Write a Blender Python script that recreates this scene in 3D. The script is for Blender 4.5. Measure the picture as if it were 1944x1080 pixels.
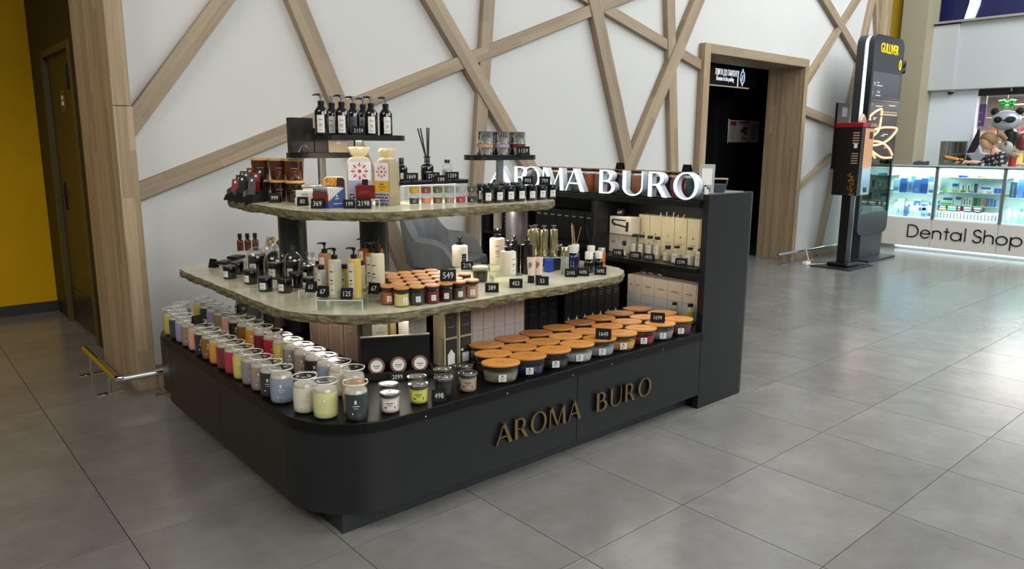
import bpy, bmesh, math, random
from mathutils import Vector, Matrix
from math import pi, sin, cos, atan2, sqrt, radians
for _o in list(bpy.data.objects): bpy.data.objects.remove(_o)
S = bpy.context.scene
C = S.collection
rnd = random.Random(11)

# ---------------------------------------------------------------- camera, world, lights, exposure
cam_d = bpy.data.cameras.new('camera'); cam = bpy.data.objects.new('camera', cam_d); C.objects.link(cam)
cam_d.sensor_width = 36.0; cam_d.lens = 36.0 * 1388.86 / 1944; cam_d.clip_start = .05; cam_d.clip_end = 100
_f = Vector((cos(.8519) * cos(.1886), sin(.8519) * cos(.1886), -sin(.1886)))
_r = Vector((sin(.8519), -cos(.8519), 0)); _u = _r.cross(_f)
_r2 = cos(.0062) * _r + sin(.0062) * _u; _u2 = -sin(.0062) * _r + cos(.0062) * _u
M_ = Matrix.Identity(4)
for i in range(3):
    M_[i][0] = _r2[i]; M_[i][1] = _u2[i]; M_[i][2] = -_f[i]
M_.translation = (0, 0, 1.463)
cam.matrix_world = M_
S.camera = cam

w = bpy.data.worlds.new('world'); S.world = w; w.use_nodes = True
w.node_tree.nodes['Background'].inputs[0].default_value = (.80, .90, 1.0, 1)
w.node_tree.nodes['Background'].inputs[1].default_value = WORLD = .20
def area(name, loc, target, sx, sy, power, col=(1, 1, 1), spread=None):
    d = bpy.data.lights.new(name, 'AREA'); d.shape = 'RECTANGLE'; d.size = sx; d.size_y = sy; d.energy = power; d.color = col
    if spread: d.spread = radians(spread)
    o = bpy.data.objects.new(name, d); C.objects.link(o); o.location = loc
    o.rotation_euler = (Vector(target) - Vector(loc)).to_track_quat('-Z', 'Y').to_euler()
    return o
def strip_light(name, loc, sx, sy, power, rot, col):
    o = area(name, loc, (loc[0], loc[1], loc[2] - 1), sx, sy, power, col); o.rotation_euler = rot
    return o
# daylight from the mall's glazed roof, on the right and above the far shops
area('skylight_right', (8.2, -2.2, 6.2), (6.6, .4, 0), 6.0, 5.0, 800, (.90, .96, 1.0))
area('skylight_far', (9.2, 2.2, 6.2), (9.6, 4.6, 1.6), 4.0, 3.0, 330, (.92, .97, 1.0))
area('fill_light_left', (-3.4, 1.6, 6.0), (.8, 4.2, .8), 4.0, 3.0, 300, (1, .94, .84))  # added fill, no lamp known there; lights the left-facing sides
area('fill_light_front', (1.5, -4.6, 4.4), (1.8, 4.7, .9), 6.0, 2.6, 330, (1, .98, .95))  # added fill from behind the camera for surfaces facing it
area('fill_light_right', (6.0, -1.6, 6.2), (5.2, -.4, 0), 3.0, 2.4, 110, (.95, .98, 1.0), 66)  # extra lamp added to brighten the floor at the right
S.view_settings.view_transform = 'Standard'; S.view_settings.look = 'None'
S.view_settings.gamma = 1; S.view_settings.use_curve_mapping = False
S.view_settings.exposure = -0.07

# ---------------------------------------------------------------- materials
def lin(c):
    if isinstance(c, str):
        c = tuple(int(c[i:i + 2], 16) / 255 for i in (0, 2, 4))
    return tuple(x / 12.92 if x <= .04045 else ((x + .055) / 1.055) ** 2.4 for x in c) + (1,)
_mats = {}
def mat(name, col, rough=.5, metal=0.0, noise=0, amt=.15, bump=0, bscale=60, coat=0, emit=0, spec=.5, stretch=None):
    if name in _mats: return _mats[name]
    m = bpy.data.materials.new(name); m.use_nodes = True; nt = m.node_tree; b = nt.nodes['Principled BSDF']
    c = lin(col)
    b.inputs['Base Color'].default_value = c; b.inputs['Roughness'].default_value = rough; b.inputs['Metallic'].default_value = metal
    b.inputs['Specular IOR Level'].default_value = spec
    if coat: b.inputs['Coat Weight'].default_value = coat; b.inputs['Coat Roughness'].default_value = .05
    if emit: b.inputs['Emission Color'].default_value = c; b.inputs['Emission Strength'].default_value = emit
    if noise or bump:
        tc = nt.nodes.new('ShaderNodeTexCoord'); vec = tc.outputs['Object']
        if stretch:
            mp = nt.nodes.new('ShaderNodeMapping'); mp.inputs['Scale'].default_value = stretch; nt.links.new(vec, mp.inputs[0]); vec = mp.outputs[0]
    if noise:
        n = nt.nodes.new('ShaderNodeTexNoise'); n.inputs['Scale'].default_value = noise; n.inputs['Detail'].default_value = 5; nt.links.new(vec, n.inputs['Vector'])
        r = nt.nodes.new('ShaderNodeValToRGB'); r.color_ramp.elements[0].position = .3; r.color_ramp.elements[1].position = .7
        r.color_ramp.elements[0].color = tuple(x * (1 - amt) for x in c[:3]) + (1,)
        r.color_ramp.elements[1].color = tuple(min(1, x * (1 + amt)) for x in c[:3]) + (1,)
        nt.links.new(n.outputs['Fac'], r.inputs[0]); nt.links.new(r.outputs[0], b.inputs['Base Color'])
    if bump:
        n2 = nt.nodes.new('ShaderNodeTexNoise'); n2.inputs['Scale'].default_value = bscale; n2.inputs['Detail'].default_value = 4; nt.links.new(vec, n2.inputs['Vector'])
        bp = nt.nodes.new('ShaderNodeBump'); bp.inputs['Strength'].default_value = bump; bp.inputs['Distance'].default_value = .01
        nt.links.new(n2.outputs['Fac'], bp.inputs['Height']); nt.links.new(bp.outputs[0], b.inputs['Normal'])
    _mats[name] = m
    return m
def glass(name, col='FFFFFF', tint=.95, refl=1.0):
    """thin clear glass or acrylic: transparent, with a fresnel reflection"""
    if name in _mats: return _mats[name]
    m = bpy.data.materials.new(name); m.use_nodes = True; nt = m.node_tree; nt.nodes.clear()
    out = nt.nodes.new('ShaderNodeOutputMaterial'); mx = nt.nodes.new('ShaderNodeMixShader')
    t = nt.nodes.new('ShaderNodeBsdfTransparent'); c = lin(col); t.inputs[0].default_value = tuple(x * tint for x in c[:3]) + (1,)
    g = nt.nodes.new('ShaderNodeBsdfGlossy'); g.inputs['Roughness'].default_value = .03; g.inputs['Color'].default_value = (refl, refl, refl, 1)
    fr = nt.nodes.new('ShaderNodeFresnel'); ge = nt.nodes.new('ShaderNodeNewGeometry'); mr = nt.nodes.new('ShaderNodeMapRange')
    mr.inputs[3].default_value = 1.5; mr.inputs[4].default_value = 1 / 1.5
    nt.links.new(ge.outputs['Backfacing'], mr.inputs[0]); nt.links.new(mr.outputs[0], fr.inputs[0])
    nt.links.new(fr.outputs[0], mx.inputs[0]); nt.links.new(t.outputs[0], mx.inputs[1]); nt.links.new(g.outputs[0], mx.inputs[2]); nt.links.new(mx.outputs[0], out.inputs[0])
    _mats[name] = m
    return m
def wood(name, base, dark, light, axis=0, plank=(.06, .9), rough=.55):
    """staved timber: long narrow strips of slightly different tone with fine grain along the chosen object axis"""
    if name in _mats: return _mats[name]
    m = bpy.data.materials.new(name); m.use_nodes = True; nt = m.node_tree; b = nt.nodes['Principled BSDF']; b.inputs['Roughness'].default_value = rough
    tc = nt.nodes.new('ShaderNodeTexCoord'); sp = nt.nodes.new('ShaderNodeSeparateXYZ'); nt.links.new(tc.outputs['Object'], sp.inputs[0])
    others = [i for i in range(3) if i != axis]
    def math_(op, a, v=None):
        n = nt.nodes.new('ShaderNodeMath'); n.operation = op
        if hasattr(a, 'links'): nt.links.new(a, n.inputs[0])
        else: n.inputs[0].default_value = a
        if v is not None:
            if hasattr(v, 'links'): nt.links.new(v, n.inputs[1])
            else: n.inputs[1].default_value = v
        return n.outputs[0]
    a0 = math_('FLOOR', math_('DIVIDE', sp.outputs[others[0]], plank[0])); a1 = math_('FLOOR', math_('DIVIDE', sp.outputs[others[1]], plank[0]))
    strip = math_('ADD', math_('MULTIPLY', a0, 7.31), math_('MULTIPLY', a1, 3.77))
    oi = nt.nodes.new('ShaderNodeObjectInfo'); strip = math_('ADD', strip, math_('MULTIPLY', oi.outputs['Random'], 91.7))
    along = math_('FLOOR', math_('ADD', math_('DIVIDE', sp.outputs[axis], plank[1]), math_('MULTIPLY', strip, .37)))
    cmb = nt.nodes.new('ShaderNodeCombineXYZ'); nt.links.new(strip, cmb.inputs[0]); nt.links.new(along, cmb.inputs[1])
    wn = nt.nodes.new('ShaderNodeTexWhiteNoise'); nt.links.new(cmb.outputs[0], wn.inputs['Vector'])
    mp = nt.nodes.new('ShaderNodeMapping'); sc = [60, 60, 60]; sc[axis] = 2.5; mp.inputs['Scale'].default_value = sc; nt.links.new(tc.outputs['Object'], mp.inputs[0])
    ns = nt.nodes.new('ShaderNodeTexNoise'); ns.inputs['Scale'].default_value = 1; ns.inputs['Detail'].default_value = 6; nt.links.new(mp.outputs[0], ns.inputs['Vector'])
    v = math_('ADD', math_('ADD', math_('MULTIPLY', wn.outputs['Value'], .34), math_('MULTIPLY', ns.outputs['Fac'], .55)), .06)
    r = nt.nodes.new('ShaderNodeValToRGB'); r.color_ramp.elements[0].position = .12; r.color_ramp.elements[0].color = lin(dark)
    r.color_ramp.elements[1].position = .95; r.color_ramp.elements[1].color = lin(light)
    e = r.color_ramp.elements.new(.5); e.color = lin(base)
    nt.links.new(v, r.inputs[0]); nt.links.new(r.outputs[0], b.inputs['Base Color'])
    bp = nt.nodes.new('ShaderNodeBump'); bp.inputs['Strength'].default_value = .15; bp.inputs['Distance'].default_value = .004
    nt.links.new(ns.outputs['Fac'], bp.inputs['Height']); nt.links.new(bp.outputs[0], b.inputs['Normal'])
    _mats[name] = m
    return m

# ---------------------------------------------------------------- mesh helpers
class MB:
    def __init__(s): s.v = []; s.f = []; s.mi = []
    def face(s, pts, m=0):
        n = len(s.v); s.v += [tuple(p) for p in pts]; s.f.append(tuple(range(n, n + len(pts)))); s.mi.append(m); return s
    def box(s, x0, y0, z0, x1, y1, z1, m=0):
        n = len(s.v); s.v += [(x0, y0, z0), (x1, y0, z0), (x1, y1, z0), (x0, y1, z0), (x0, y0, z1), (x1, y0, z1), (x1, y1, z1), (x0, y1, z1)]
        for f in ((0, 3, 2, 1), (4, 5, 6, 7), (0, 1, 5, 4), (1, 2, 6, 5), (2, 3, 7, 6), (3, 0, 4, 7)): s.f.append(tuple(n + i for i in f)); s.mi.append(m)
        return s
    def lathe(s, prof, n=20, cx=0, cy=0, m=0, sx=1, sy=1):
        k = len(s.v); P = len(prof)
        for i in range(n):
            a = 2 * pi * i / n
            for r, z in prof: s.v.append((cx + r * cos(a) * sx, cy + r * sin(a) * sy, z))
        for i in range(n):
            j = (i + 1) % n
            for q in range(P - 1): s.f.append((k + i * P + q, k + j * P + q, k + j * P + q + 1, k + i * P + q + 1)); s.mi.append(m)
        if prof[0][0] > 1e-5: s.f.append(tuple(k + i * P for i in reversed(range(n)))); s.mi.append(m)
        if prof[-1][0] > 1e-5: s.f.append(tuple(k + i * P + P - 1 for i in range(n))); s.mi.append(m)
        return s
    def shell(s, prof, n=20, cx=0, cy=0, m=0, sx=1, sy=1):
        """open lathe: no end caps"""
        k = len(s.v); P = len(prof)
        for i in range(n):
            a = 2 * pi * i / n
            for r, z in prof: s.v.append((cx + r * cos(a) * sx, cy + r * sin(a) * sy, z))
        for i in range(n):
            j = (i + 1) % n
            for q in range(P - 1): s.f.append((k + i * P + q, k + j * P + q, k + j * P + q + 1, k + i * P + q + 1)); s.mi.append(m)
        return s
    def prism(s, poly, z0, z1, m=0, plane='xy', side=None):
        """extrude a CCW polygon; plane xz -> second coordinate is z and the extrusion runs along y"""
        n = len(poly); k = len(s.v)
        def P(a, b, c): return (a, b, c) if plane == 'xy' else ((a, c, b) if plane == 'xz' else (c, a, b))
        s.v += [P(a, b, z0) for a, b in poly] + [P(a, b, z1) for a, b in poly]
        s.f.append(tuple(k + i for i in reversed(range(n)))); s.f.append(tuple(k + n + i for i in range(n))); s.mi += [m, m]
        for i in range(n):
            j = (i + 1) % n; s.f.append((k + i, k + j, k + n + j, k + n + i)); s.mi.append(m if side is None else side)
        return s
    def tube(s, pts, r, n=8, m=0):
        pts = [Vector(p) for p in pts]; k = len(s.v); N = len(pts); rr = r if isinstance(r, (list, tuple)) else [r] * N
        up = Vector((0, 0, 1))
        for i, p in enumerate(pts):
            d = (pts[min(i + 1, N - 1)] - pts[max(i - 1, 0)]).normalized()
            a = d.cross(up)
            if a.length < .05: a = d.cross(Vector((1, 0, 0)))
            a.normalize(); b = d.cross(a)
            for q in range(n): s.v.append(tuple(p + rr[i] * (a * cos(2 * pi * q / n) + b * sin(2 * pi * q / n))))
        for i in range(N - 1):
            for q in range(n):
                t = (q + 1) % n; s.f.append((k + i * n + q, k + i * n + t, k + (i + 1) * n + t, k + (i + 1) * n + q)); s.mi.append(m)
        s.f.append(tuple(k + q for q in range(n))); s.f.append(tuple(k + (N - 1) * n + q for q in reversed(range(n)))); s.mi += [m, m]
        return s
    def patch(s, r0, r1, z0, z1, a0, a1, n=6, m=0, cx=0, cy=0):
        """a label wrapped on a cylinder or cone, angles in degrees, -90 faces local -Y"""
        k = len(s.v)
        for i in range(n + 1):
            a = radians(a0 + (a1 - a0) * i / n)
            s.v += [(cx + r0 * cos(a), cy + r0 * sin(a), z0), (cx + r1 * cos(a), cy + r1 * sin(a), z1)]
        for i in range(n): s.f.append((k + 2 * i, k + 2 * i + 2, k + 2 * i + 3, k + 2 * i + 1)); s.mi.append(m)
        return s
    def mesh(s, name, smooth=None, bevel=0, seg=2):
        me = bpy.data.meshes.new(name); me.from_pydata(s.v, [], s.f); me.update()
        bm = bmesh.new(); bm.from_mesh(me)
        for i, f in enumerate(bm.faces): f.material_index = s.mi[i]
        bmesh.ops.recalc_face_normals(bm, faces=bm.faces) if smooth != 'open' else None
        if bevel:
            es = [e for e in bm.edges if len(e.link_faces) == 2 and e.calc_face_angle(0) > radians(40)]
            bmesh.ops.bevel(bm, geom=es, offset=bevel, segments=seg, profile=.5, affect='EDGES', clamp_overlap=True)
        bm.to_mesh(me); bm.free()
        if smooth:
            for p in me.polygons: p.use_smooth = True
            me.set_sharp_from_angle(angle=radians(40))
        for _ in range(max(s.mi, default=0) + 1): me.materials.append(None)
        return me
_mc = {}
def cached(key, fn):
    if key not in _mc: _mc[key] = fn()
    return _mc[key]
def put(name, me, mats, parent=None, loc=(0, 0, 0), rot=(0, 0, 0), label=None, scale=None):
    o = bpy.data.objects.new(name, me); C.objects.link(o); o.parent = parent; o.location = loc; o.rotation_euler = rot
    if scale: o.scale = scale
    if not isinstance(mats, (list, tuple)): mats = [mats]
    for i, m in enumerate(mats):
        o.material_slots[i].link = 'OBJECT'; o.material_slots[i].material = m
    if label: o['label'] = label
    return o
def thing(name, label, cat, loc=(0, 0, 0), rz=0, group=None):
    o = bpy.data.objects.new(name, None); C.objects.link(o); o.location = loc; o.rotation_euler = (0, 0, rz)
    o['label'] = label; o['category'] = cat
    if group: o['group'] = group
    o.empty_display_size = .05
    return o
def tag(o, label, cat, group=None):
    o['label'] = label; o['category'] = cat
    if group: o['group'] = group
    return o
def struct(o, label=None):
    o['kind'] = 'structure'
    if label: o['label'] = label
    return o
def bx(name, x0, y0, z0, x1, y1, z1, m, parent=None, bevel=0, label=None):
    cx, cy = (x0 + x1) / 2, (y0 + y1) / 2
    key = ('bx', round(x1 - x0, 4), round(y1 - y0, 4), round(z1 - z0, 4), bevel)
    me = cached(key, lambda: MB().box(-(x1 - x0) / 2, -(y1 - y0) / 2, 0, (x1 - x0) / 2, (y1 - y0) / 2, z1 - z0).mesh(name, bevel=bevel))
    return put(name, me, m, parent, (cx, cy, z0), label=label)
def text_mesh(txt, size, ext=0.0, sx=1.0, align='CENTER'):
    key = ('txt', txt, size, ext, sx, align)
    if key in _mc: return _mc[key]
    cu = bpy.data.curves.new('lettering', 'FONT'); cu.body = txt; cu.size = size; cu.extrude = ext; cu.align_x = align; cu.align_y = 'CENTER'; cu.resolution_u = 2
    o = bpy.data.objects.new('lettering', cu); C.objects.link(o)
    dg = bpy.context.evaluated_depsgraph_get(); me = bpy.data.meshes.new_from_object(o.evaluated_get(dg)); bpy.data.objects.remove(o)
    if sx != 1: me.transform(Matrix.Diagonal((sx, 1, 1, 1)))
    me.materials.clear(); me.materials.append(None)
    _mc[key] = me
    return me
def facing(x, y, off=0): return atan2(-y, -x) + pi / 2 + off
def rounded(corners, seg=10):
    """polygon with rounded corners: (x, y, r) in CCW order"""
    out = []; n = len(corners)
    for i in range(n):
        p = Vector(corners[i][:2]); r = corners[i][2]
        a = (Vector(corners[i - 1][:2]) - p).normalized(); b = (Vector(corners[(i + 1) % n][:2]) - p).normalized()
        if r <= 0: out.append(tuple(p)); continue
        ang = a.angle(b); d = r / math.tan(ang / 2); c = p + (a + b).normalized() * (r / sin(ang / 2))
        s = p + a * d; e = p + b * d; a0 = atan2(s.y - c.y, s.x - c.x); a1 = atan2(e.y - c.y, e.x - c.x)
        dl = (a1 - a0 + pi) % (2 * pi) - pi
        for k in range(seg + 1): t = a0 + dl * k / seg; out.append((c.x + r * cos(t), c.y + r * sin(t)))
    return out
ORD = ['first', 'second', 'third', 'fourth', 'fifth', 'sixth', 'seventh', 'eighth', 'ninth', 'tenth', 'eleventh', 'twelfth', 'thirteenth', 'fourteenth', 'fifteenth', 'sixteenth', 'seventeenth', 'eighteenth', 'nineteenth', 'twentieth']

# common materials
OAK = wood('oak_x', '93826A', '78664F', 'B09D80', 0); OAKZ = wood('oak_z', '9C876A', '7E694F', 'BAA584', 2)
WALL = mat('white_wall', 'C6C5C1', .6, noise=2, amt=.015)
BLACK = mat('black_satin', '0B0B0C', .35); DARKP = mat('anthracite_panel', '141718', .42, noise=40, amt=.05)
MATTE = mat('black_matte', '060606', .75); PLINTH = mat('plinth_grey', '24292B', .4)
CTOP = mat('black_worktop', '060606', .38, spec=.3); CHROME = mat('chrome', 'D8D8D8', .08, 1.0); STEEL = mat('steel', 'A9ACAC', .25, 1.0)
CLEAR = glass('clear_glass'); RIMGLINT = mat('rim_glint', 'E2E4DC', .08, coat=.5); GASK = mat('lid_gasket', 'B9B3A2', .4); ACRYL = glass('acrylic', 'F4FAF4', .96); WHITE = mat('white_print', 'EDEBE6', .5); LABEL = mat('paper_label', 'D9D6CF', .6)
INK = mat('black_ink', '151515', .6); CHALK = mat('chalk_white', 'BDBDBB', .7); SLATE = mat('chalkboard', '0B0B0C', .6, spec=.2)
CREAM = mat('cream_card', 'CFC6AE', .6); LIDWOOD = mat('lid_wood', 'C68A4E', .45, noise=30, amt=.18, stretch=(1, 12, 12)); LIDDARK = mat('lid_seal', '1D1613', .5)
SILVER = mat('silver_lid', 'C9C9C6', .25, 1.0); GOLD = mat('gold_paper', 'BBAA70', .35, .6)

# ================================================================ SETTING
TS, TT = .602, .596
TX0, TY0 = 1.787, 1.6437
def tile_mat():
    m = bpy.data.materials.new('stone_tile'); m.use_nodes = True; nt = m.node_tree; b = nt.nodes['Principled BSDF']
    tc = nt.nodes.new('ShaderNodeTexCoord'); oi = nt.nodes.new('ShaderNodeObjectInfo')
    cm = nt.nodes.new('ShaderNodeCombineXYZ'); mu = nt.nodes.new('ShaderNodeMath'); mu.operation = 'MULTIPLY'; mu.inputs[1].default_value = 37
    nt.links.new(oi.outputs['Random'], mu.inputs[0]); nt.links.new(mu.outputs[0], cm.inputs[2]); nt.links.new(mu.outputs[0], cm.inputs[0])
    ad = nt.nodes.new('ShaderNodeVectorMath'); nt.links.new(tc.outputs['Object'], ad.inputs[0]); nt.links.new(cm.outputs[0], ad.inputs[1])
    n = nt.nodes.new('ShaderNodeTexNoise'); n.inputs['Scale'].default_value = 3.2; n.inputs['Detail'].default_value = 9; n.inputs['Roughness'].default_value = .7; n.inputs['Distortion'].default_value = .15
    nt.links.new(ad.outputs[0], n.inputs['Vector'])
    r = nt.nodes.new('ShaderNodeValToRGB'); r.color_ramp.elements[0].position = .3; r.color_ramp.elements[0].color = lin('686662'); r.color_ramp.elements[1].position = .72; r.color_ramp.elements[1].color = lin('807E7A')
    e = r.color_ramp.elements.new(.52); e.color = lin('74726F')
    nt.links.new(n.outputs['Fac'], r.inputs[0])
    hs = nt.nodes.new('ShaderNodeHueSaturation'); nt.links.new(r.outputs[0], hs.inputs['Color'])
    mr = nt.nodes.new('ShaderNodeMapRange'); mr.inputs[3].default_value = .93; mr.inputs[4].default_value = 1.05; nt.links.new(oi.outputs['Random'], mr.inputs[0]); nt.links.new(mr.outputs[0], hs.inputs['Value'])
    nt.links.new(hs.outputs[0], b.inputs['Base Color'])
    b.inputs['Roughness'].default_value = .22; b.inputs['Specular IOR Level'].default_value = .8
    mp = nt.nodes.new('ShaderNodeMapping'); mp.inputs['Scale'].default_value = (5, 22, 5); nt.links.new(ad.outputs[0], mp.inputs[0])
    n2 = nt.nodes.new('ShaderNodeTexNoise'); n2.inputs['Scale'].default_value = 1.2; n2.inputs['Detail'].default_value = 6; nt.links.new(mp.outputs[0], n2.inputs['Vector'])
    bp = nt.nodes.new('ShaderNodeBump'); bp.inputs['Strength'].default_value = .16; bp.inputs['Distance'].default_value = .004
    nt.links.new(n2.outputs['Fac'], bp.inputs['Height']); nt.links.new(bp.outputs[0], b.inputs['Normal'])
    return m
TILE = tile_mat(); GROUT = mat('grout', '2E2C2A', .8)
floor = struct(put('floor', MB().box(-7, -7, -.05, 16, 9, -.003).mesh('floor'), GROUT), 'large grey stone tiled floor of the mall')
def seen(x, y):
    d = Vector((x, y, -1.463)); z = d.dot(_f)
    if z < .3: return None
    a, b = 972 + 1388.86 * d.dot(_r2) / z, 540 - 1388.86 * d.dot(_u2) / z
    return z if -260 < a < 2200 and 250 < b < 1330 else None
cells = []; restc = []
for i in range(-14, 23):
    for j in range(-14, 12):
        x, y = TX0 + (i + .5) * TS, TY0 + (j + .5) * TT
        if y > 8.6 or (y > 4.75 and 1.2 < x < 6.6): continue
        z = seen(x, y)
        (cells if z and z < 14 else restc).append((z or 99, x, y))
cells.sort()
restc += cells[290:]; cells = cells[:290]
tme = MB().box(-TS / 2 + .0018, -TT / 2 + .0018, -.012, TS / 2 - .0018, TT / 2 - .0018, 0).mesh('tile')
for z, x, y in cells: put('tile', tme, TILE, floor, (x, y, 0))
mb = MB()
for z, x, y in restc: mb.box(x - TS / 2 + .002, y - TT / 2 + .002, -.012, x + TS / 2 - .002, y + TT / 2 - .002, 0)
o = put('far_tiles', mb.mesh('far_tiles'), TILE, floor); o['kind'] = 'stuff'

WY, BY = 4.78, 4.72
wall = struct(put('wall_back', MB().box(1.14, WY, 0, 6.8, WY + .12, 5.6).box(6.8, WY, 2.5, 9.0, WY + .12, 5.6).box(9.0, WY, 0, 10.96, WY + .12, 5.6).mesh('wall_back'), WALL), 'white wall crossed by slanting oak beams')
def beam(x0, z0, x1, z1, wd=.10, y=BY):
    L = sqrt((x1 - x0) ** 2 + (z1 - z0) ** 2); a = atan2(z1 - z0, x1 - x0)
    me = MB().box(-L / 2, 0, -wd / 2, L / 2, WY - y, wd / 2).mesh('beam', bevel=.003, seg=1)
    put('beam', me, OAK, wall, ((x0 + x1) / 2, y, (z0 + z1) / 2), (0, -a, 0))
def ext(x0, z0, x1, z1, ztop):
    t = (ztop - z0) / (z1 - z0); return x0 + (x1 - x0) * t, ztop
beam(1.16, 1.52, *ext(1.16, 1.52, 1.78, 2.33, 4.2), .105)
beam(1.16, 1.16, 6.3, 3.12, .10, BY + .004)
beam(3.35, -.15, *ext(2.99, .66, 2.245, 2.385, 4.4), .125)
beam(4.62, .92, *ext(4.41, 1.28, 3.375, 2.53, 4.6), .135, BY - .004)
beam(3.70, .35, *ext(3.75, .85, 3.89, 2.6, 4.6), .115, BY + .008)
beam(6.80, 2.30, 3.2, 3.22, .10, BY + .010)
beam(5.66, 1.28, *ext(5.66, 1.28, 5.09, 2.75, 4.4), .15, BY - .006)
beam(6.42, 1.0, *ext(6.4, 1.28, 6.21, 2.88, 4.4), .13, BY + .002)
beam(5.55, 1.05, *ext(5.70, 1.34, 6.65, 2.93, 4.6), .15, BY - .010)
beam(10.62, 2.58, *ext(10.44, 2.76, 9.44, 3.29, 4.3), .12)
beam(8.98, 2.20, *ext(9.06, 2.30, 10.22, 3.38, 4.4), .10, BY + .005)
beam(9.74, .0, *ext(9.82, .42, 10.70, 3.44, 4.4), .12, BY + .008)
beam(9.03, 1.92, 10.3, 1.72, .11, BY + .004)
beam(9.03, .93, 9.95, 1.34, .08, BY + .006)
beam(10.98, 2.95, 10.72, 3.75, .09, BY + .006)
for x0, x1 in ((1.16, 6.79), (9.03, 10.9)):
    struct(bx('baseboard_back', x0, WY - .03, 0, x1, WY, .10, OAK), 'low oak baseboard under the white wall')
struct(bx('trim_1', 10.93, BY - .02, 0, 11.27, WY + .3, 5.6, OAKZ, bevel=.004), 'vertical oak post at the far right end of the white wall')
# oak return of the wall at the left
ret = struct(put('wall_return', MB().box(1.098, 4.606, 0, 1.145, 5.42, 5.6).mesh('wall_return'), BLACK), 'oak clad end of the white wall beside the dark corridor')
me = MB().box(-.0125, -.0511, 0, .0125, .0511, 5.6).mesh('plank', bevel=.0006, seg=1)
for k in range(8):
    put('plank', me, OAKZ, ret, (1.0835 + (k % 2) * .0003, 4.655 + k * .1025, 0))
put('corner_board', MB().box(1.072, 4.588, 0, 1.172, 4.603, 1.662).mesh('corner_board', bevel=.002, seg=1), OAKZ, ret)
put('corner_board', MB().box(1.072, 4.590, 1.665, 1.162, 4.605, 5.6).mesh('corner_board', bevel=.002, seg=1), OAKZ, ret)
put('end_board', MB().box(1.146, 4.603, 0, 1.168, 4.78, 5.6).mesh('end_board'), OAKZ, ret)
put('foot_board', MB().box(1.17, 4.60, 0, 1.60, 4.62, .085).box(1.17, 4.62, .06, 1.60, 4.78, .085).mesh('foot_board', bevel=.002, seg=1), OAKZ, ret)
# dark corridor
CORR = mat('corridor_brown', '1A150B', .55); YEL = mat('yellow_wall', 'C99A04', .7, noise=3, amt=.04, spec=.15); OLIVE = mat('olive_door', '40340A', .5)
cw = struct(put('wall_corridor', MB().box(1.14, 5.42, 0, 1.26, 5.87, 3.2).box(1.14, 6.92, 0, 1.26, 7.40, 3.2).box(1.14, 5.87, 2.15, 1.26, 6.92, 3.2).mesh('wall_corridor'), CORR), 'dark brown corridor wall holding the olive door')
struct(bx('wall_end', -7, 7.40, 0, 1.26, 7.5, 3.2, YEL), 'yellow wall at the end of the corridor')
struct(bx('baseboard_end', -7, 7.38, 0, 1.14, 7.40, .09, mat('dark_skirting', '2A2826', .5)), 'dark skirting below the yellow wall')
struct(bx('ceiling_corridor', -7, 4.9, 3.2, 1.26, 7.5, 3.3, mat('corridor_ceiling', '3A3732', .8)), 'unseen low ceiling added to darken the corridor')  # out of view, put in to keep light out of the corridor
dr = struct(put('door_1', MB().box(1.165, 5.93, .02, 1.20, 6.86, 2.10).mesh('door_1'), OLIVE), 'olive green service door in the dark corridor')
put('door_frame', MB().box(1.128, 5.87, 0, 1.2, 5.93, 2.15).box(1.128, 6.86, 0, 1.2, 6.92, 2.15).box(1.128, 5.93, 2.10, 1.2, 6.86, 2.15).mesh('door_frame', bevel=.003, seg=1), mat('olive_frame', '4C4014', .5), dr)
put('kick_plate', MB().box(1.160, 5.95, .02, 1.166, 6.84, .30).mesh('kick_plate'), BLACK, dr)
put('door_handle', MB().box(1.150, 6.64, .94, 1.166, 6.68, 1.15).tube([(1.15, 6.66, 1.06), (1.115, 6.66, 1.06), (1.115, 6.54, 1.06)], .009).mesh('door_handle', smooth=1), BLACK, dr)
put('door_closer', MB().box(1.118, 5.98, 1.83, 1.166, 6.06, 2.0).mesh('door_closer', bevel=.006), BLACK, dr)
sg = put('door_sign', MB().box(1.158, 6.30, 1.68, 1.166, 6.46, 1.84).mesh('door_sign', bevel=.002, seg=1), mat('sign_brown', '5A3A22', .4), dr)
put('sign_print', MB().box(1.1565, 6.35, 1.73, 1.158, 6.42, 1.76).box(1.1565, 6.36, 1.77, 1.158, 6.41, 1.80).mesh('sign_print'), WHITE, sg)

# oak portal with the dark passage behind it
PF, PBK = 4.70, 5.20
por = struct(put('door_2', MB().box(6.79, PF, 0, 6.90, PBK, 2.53).mesh('door_2', bevel=.003, seg=1), OAKZ), 'deep oak portal around the passage to the parking')
put('lintel', MB().box(6.90, PF, 2.43, 9.02, PBK, 2.53).mesh('lintel', bevel=.003, seg=1), OAK, por)
put('jamb_core', MB().box(8.955, PF + .02, 0, 9.02, PBK, 2.43).mesh('jamb_core'), OAKZ, por)
put('jamb_edge', MB().box(8.935, PF, 0, 9.021, PF + .022, 2.43).mesh('jamb_edge', bevel=.002, seg=1), OAKZ, por)
me = MB().box(-.010, -.0341, 0, .010, .0341, 2.43).mesh('plank', bevel=.0006, seg=1)
for k in range(7): put('plank', me, OAKZ, por, (8.945 + (k % 3) * .0002, PF + .057 + k * .0685, 0))
NIGHT = mat('passage_black', '0A0C0E', .6)
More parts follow.
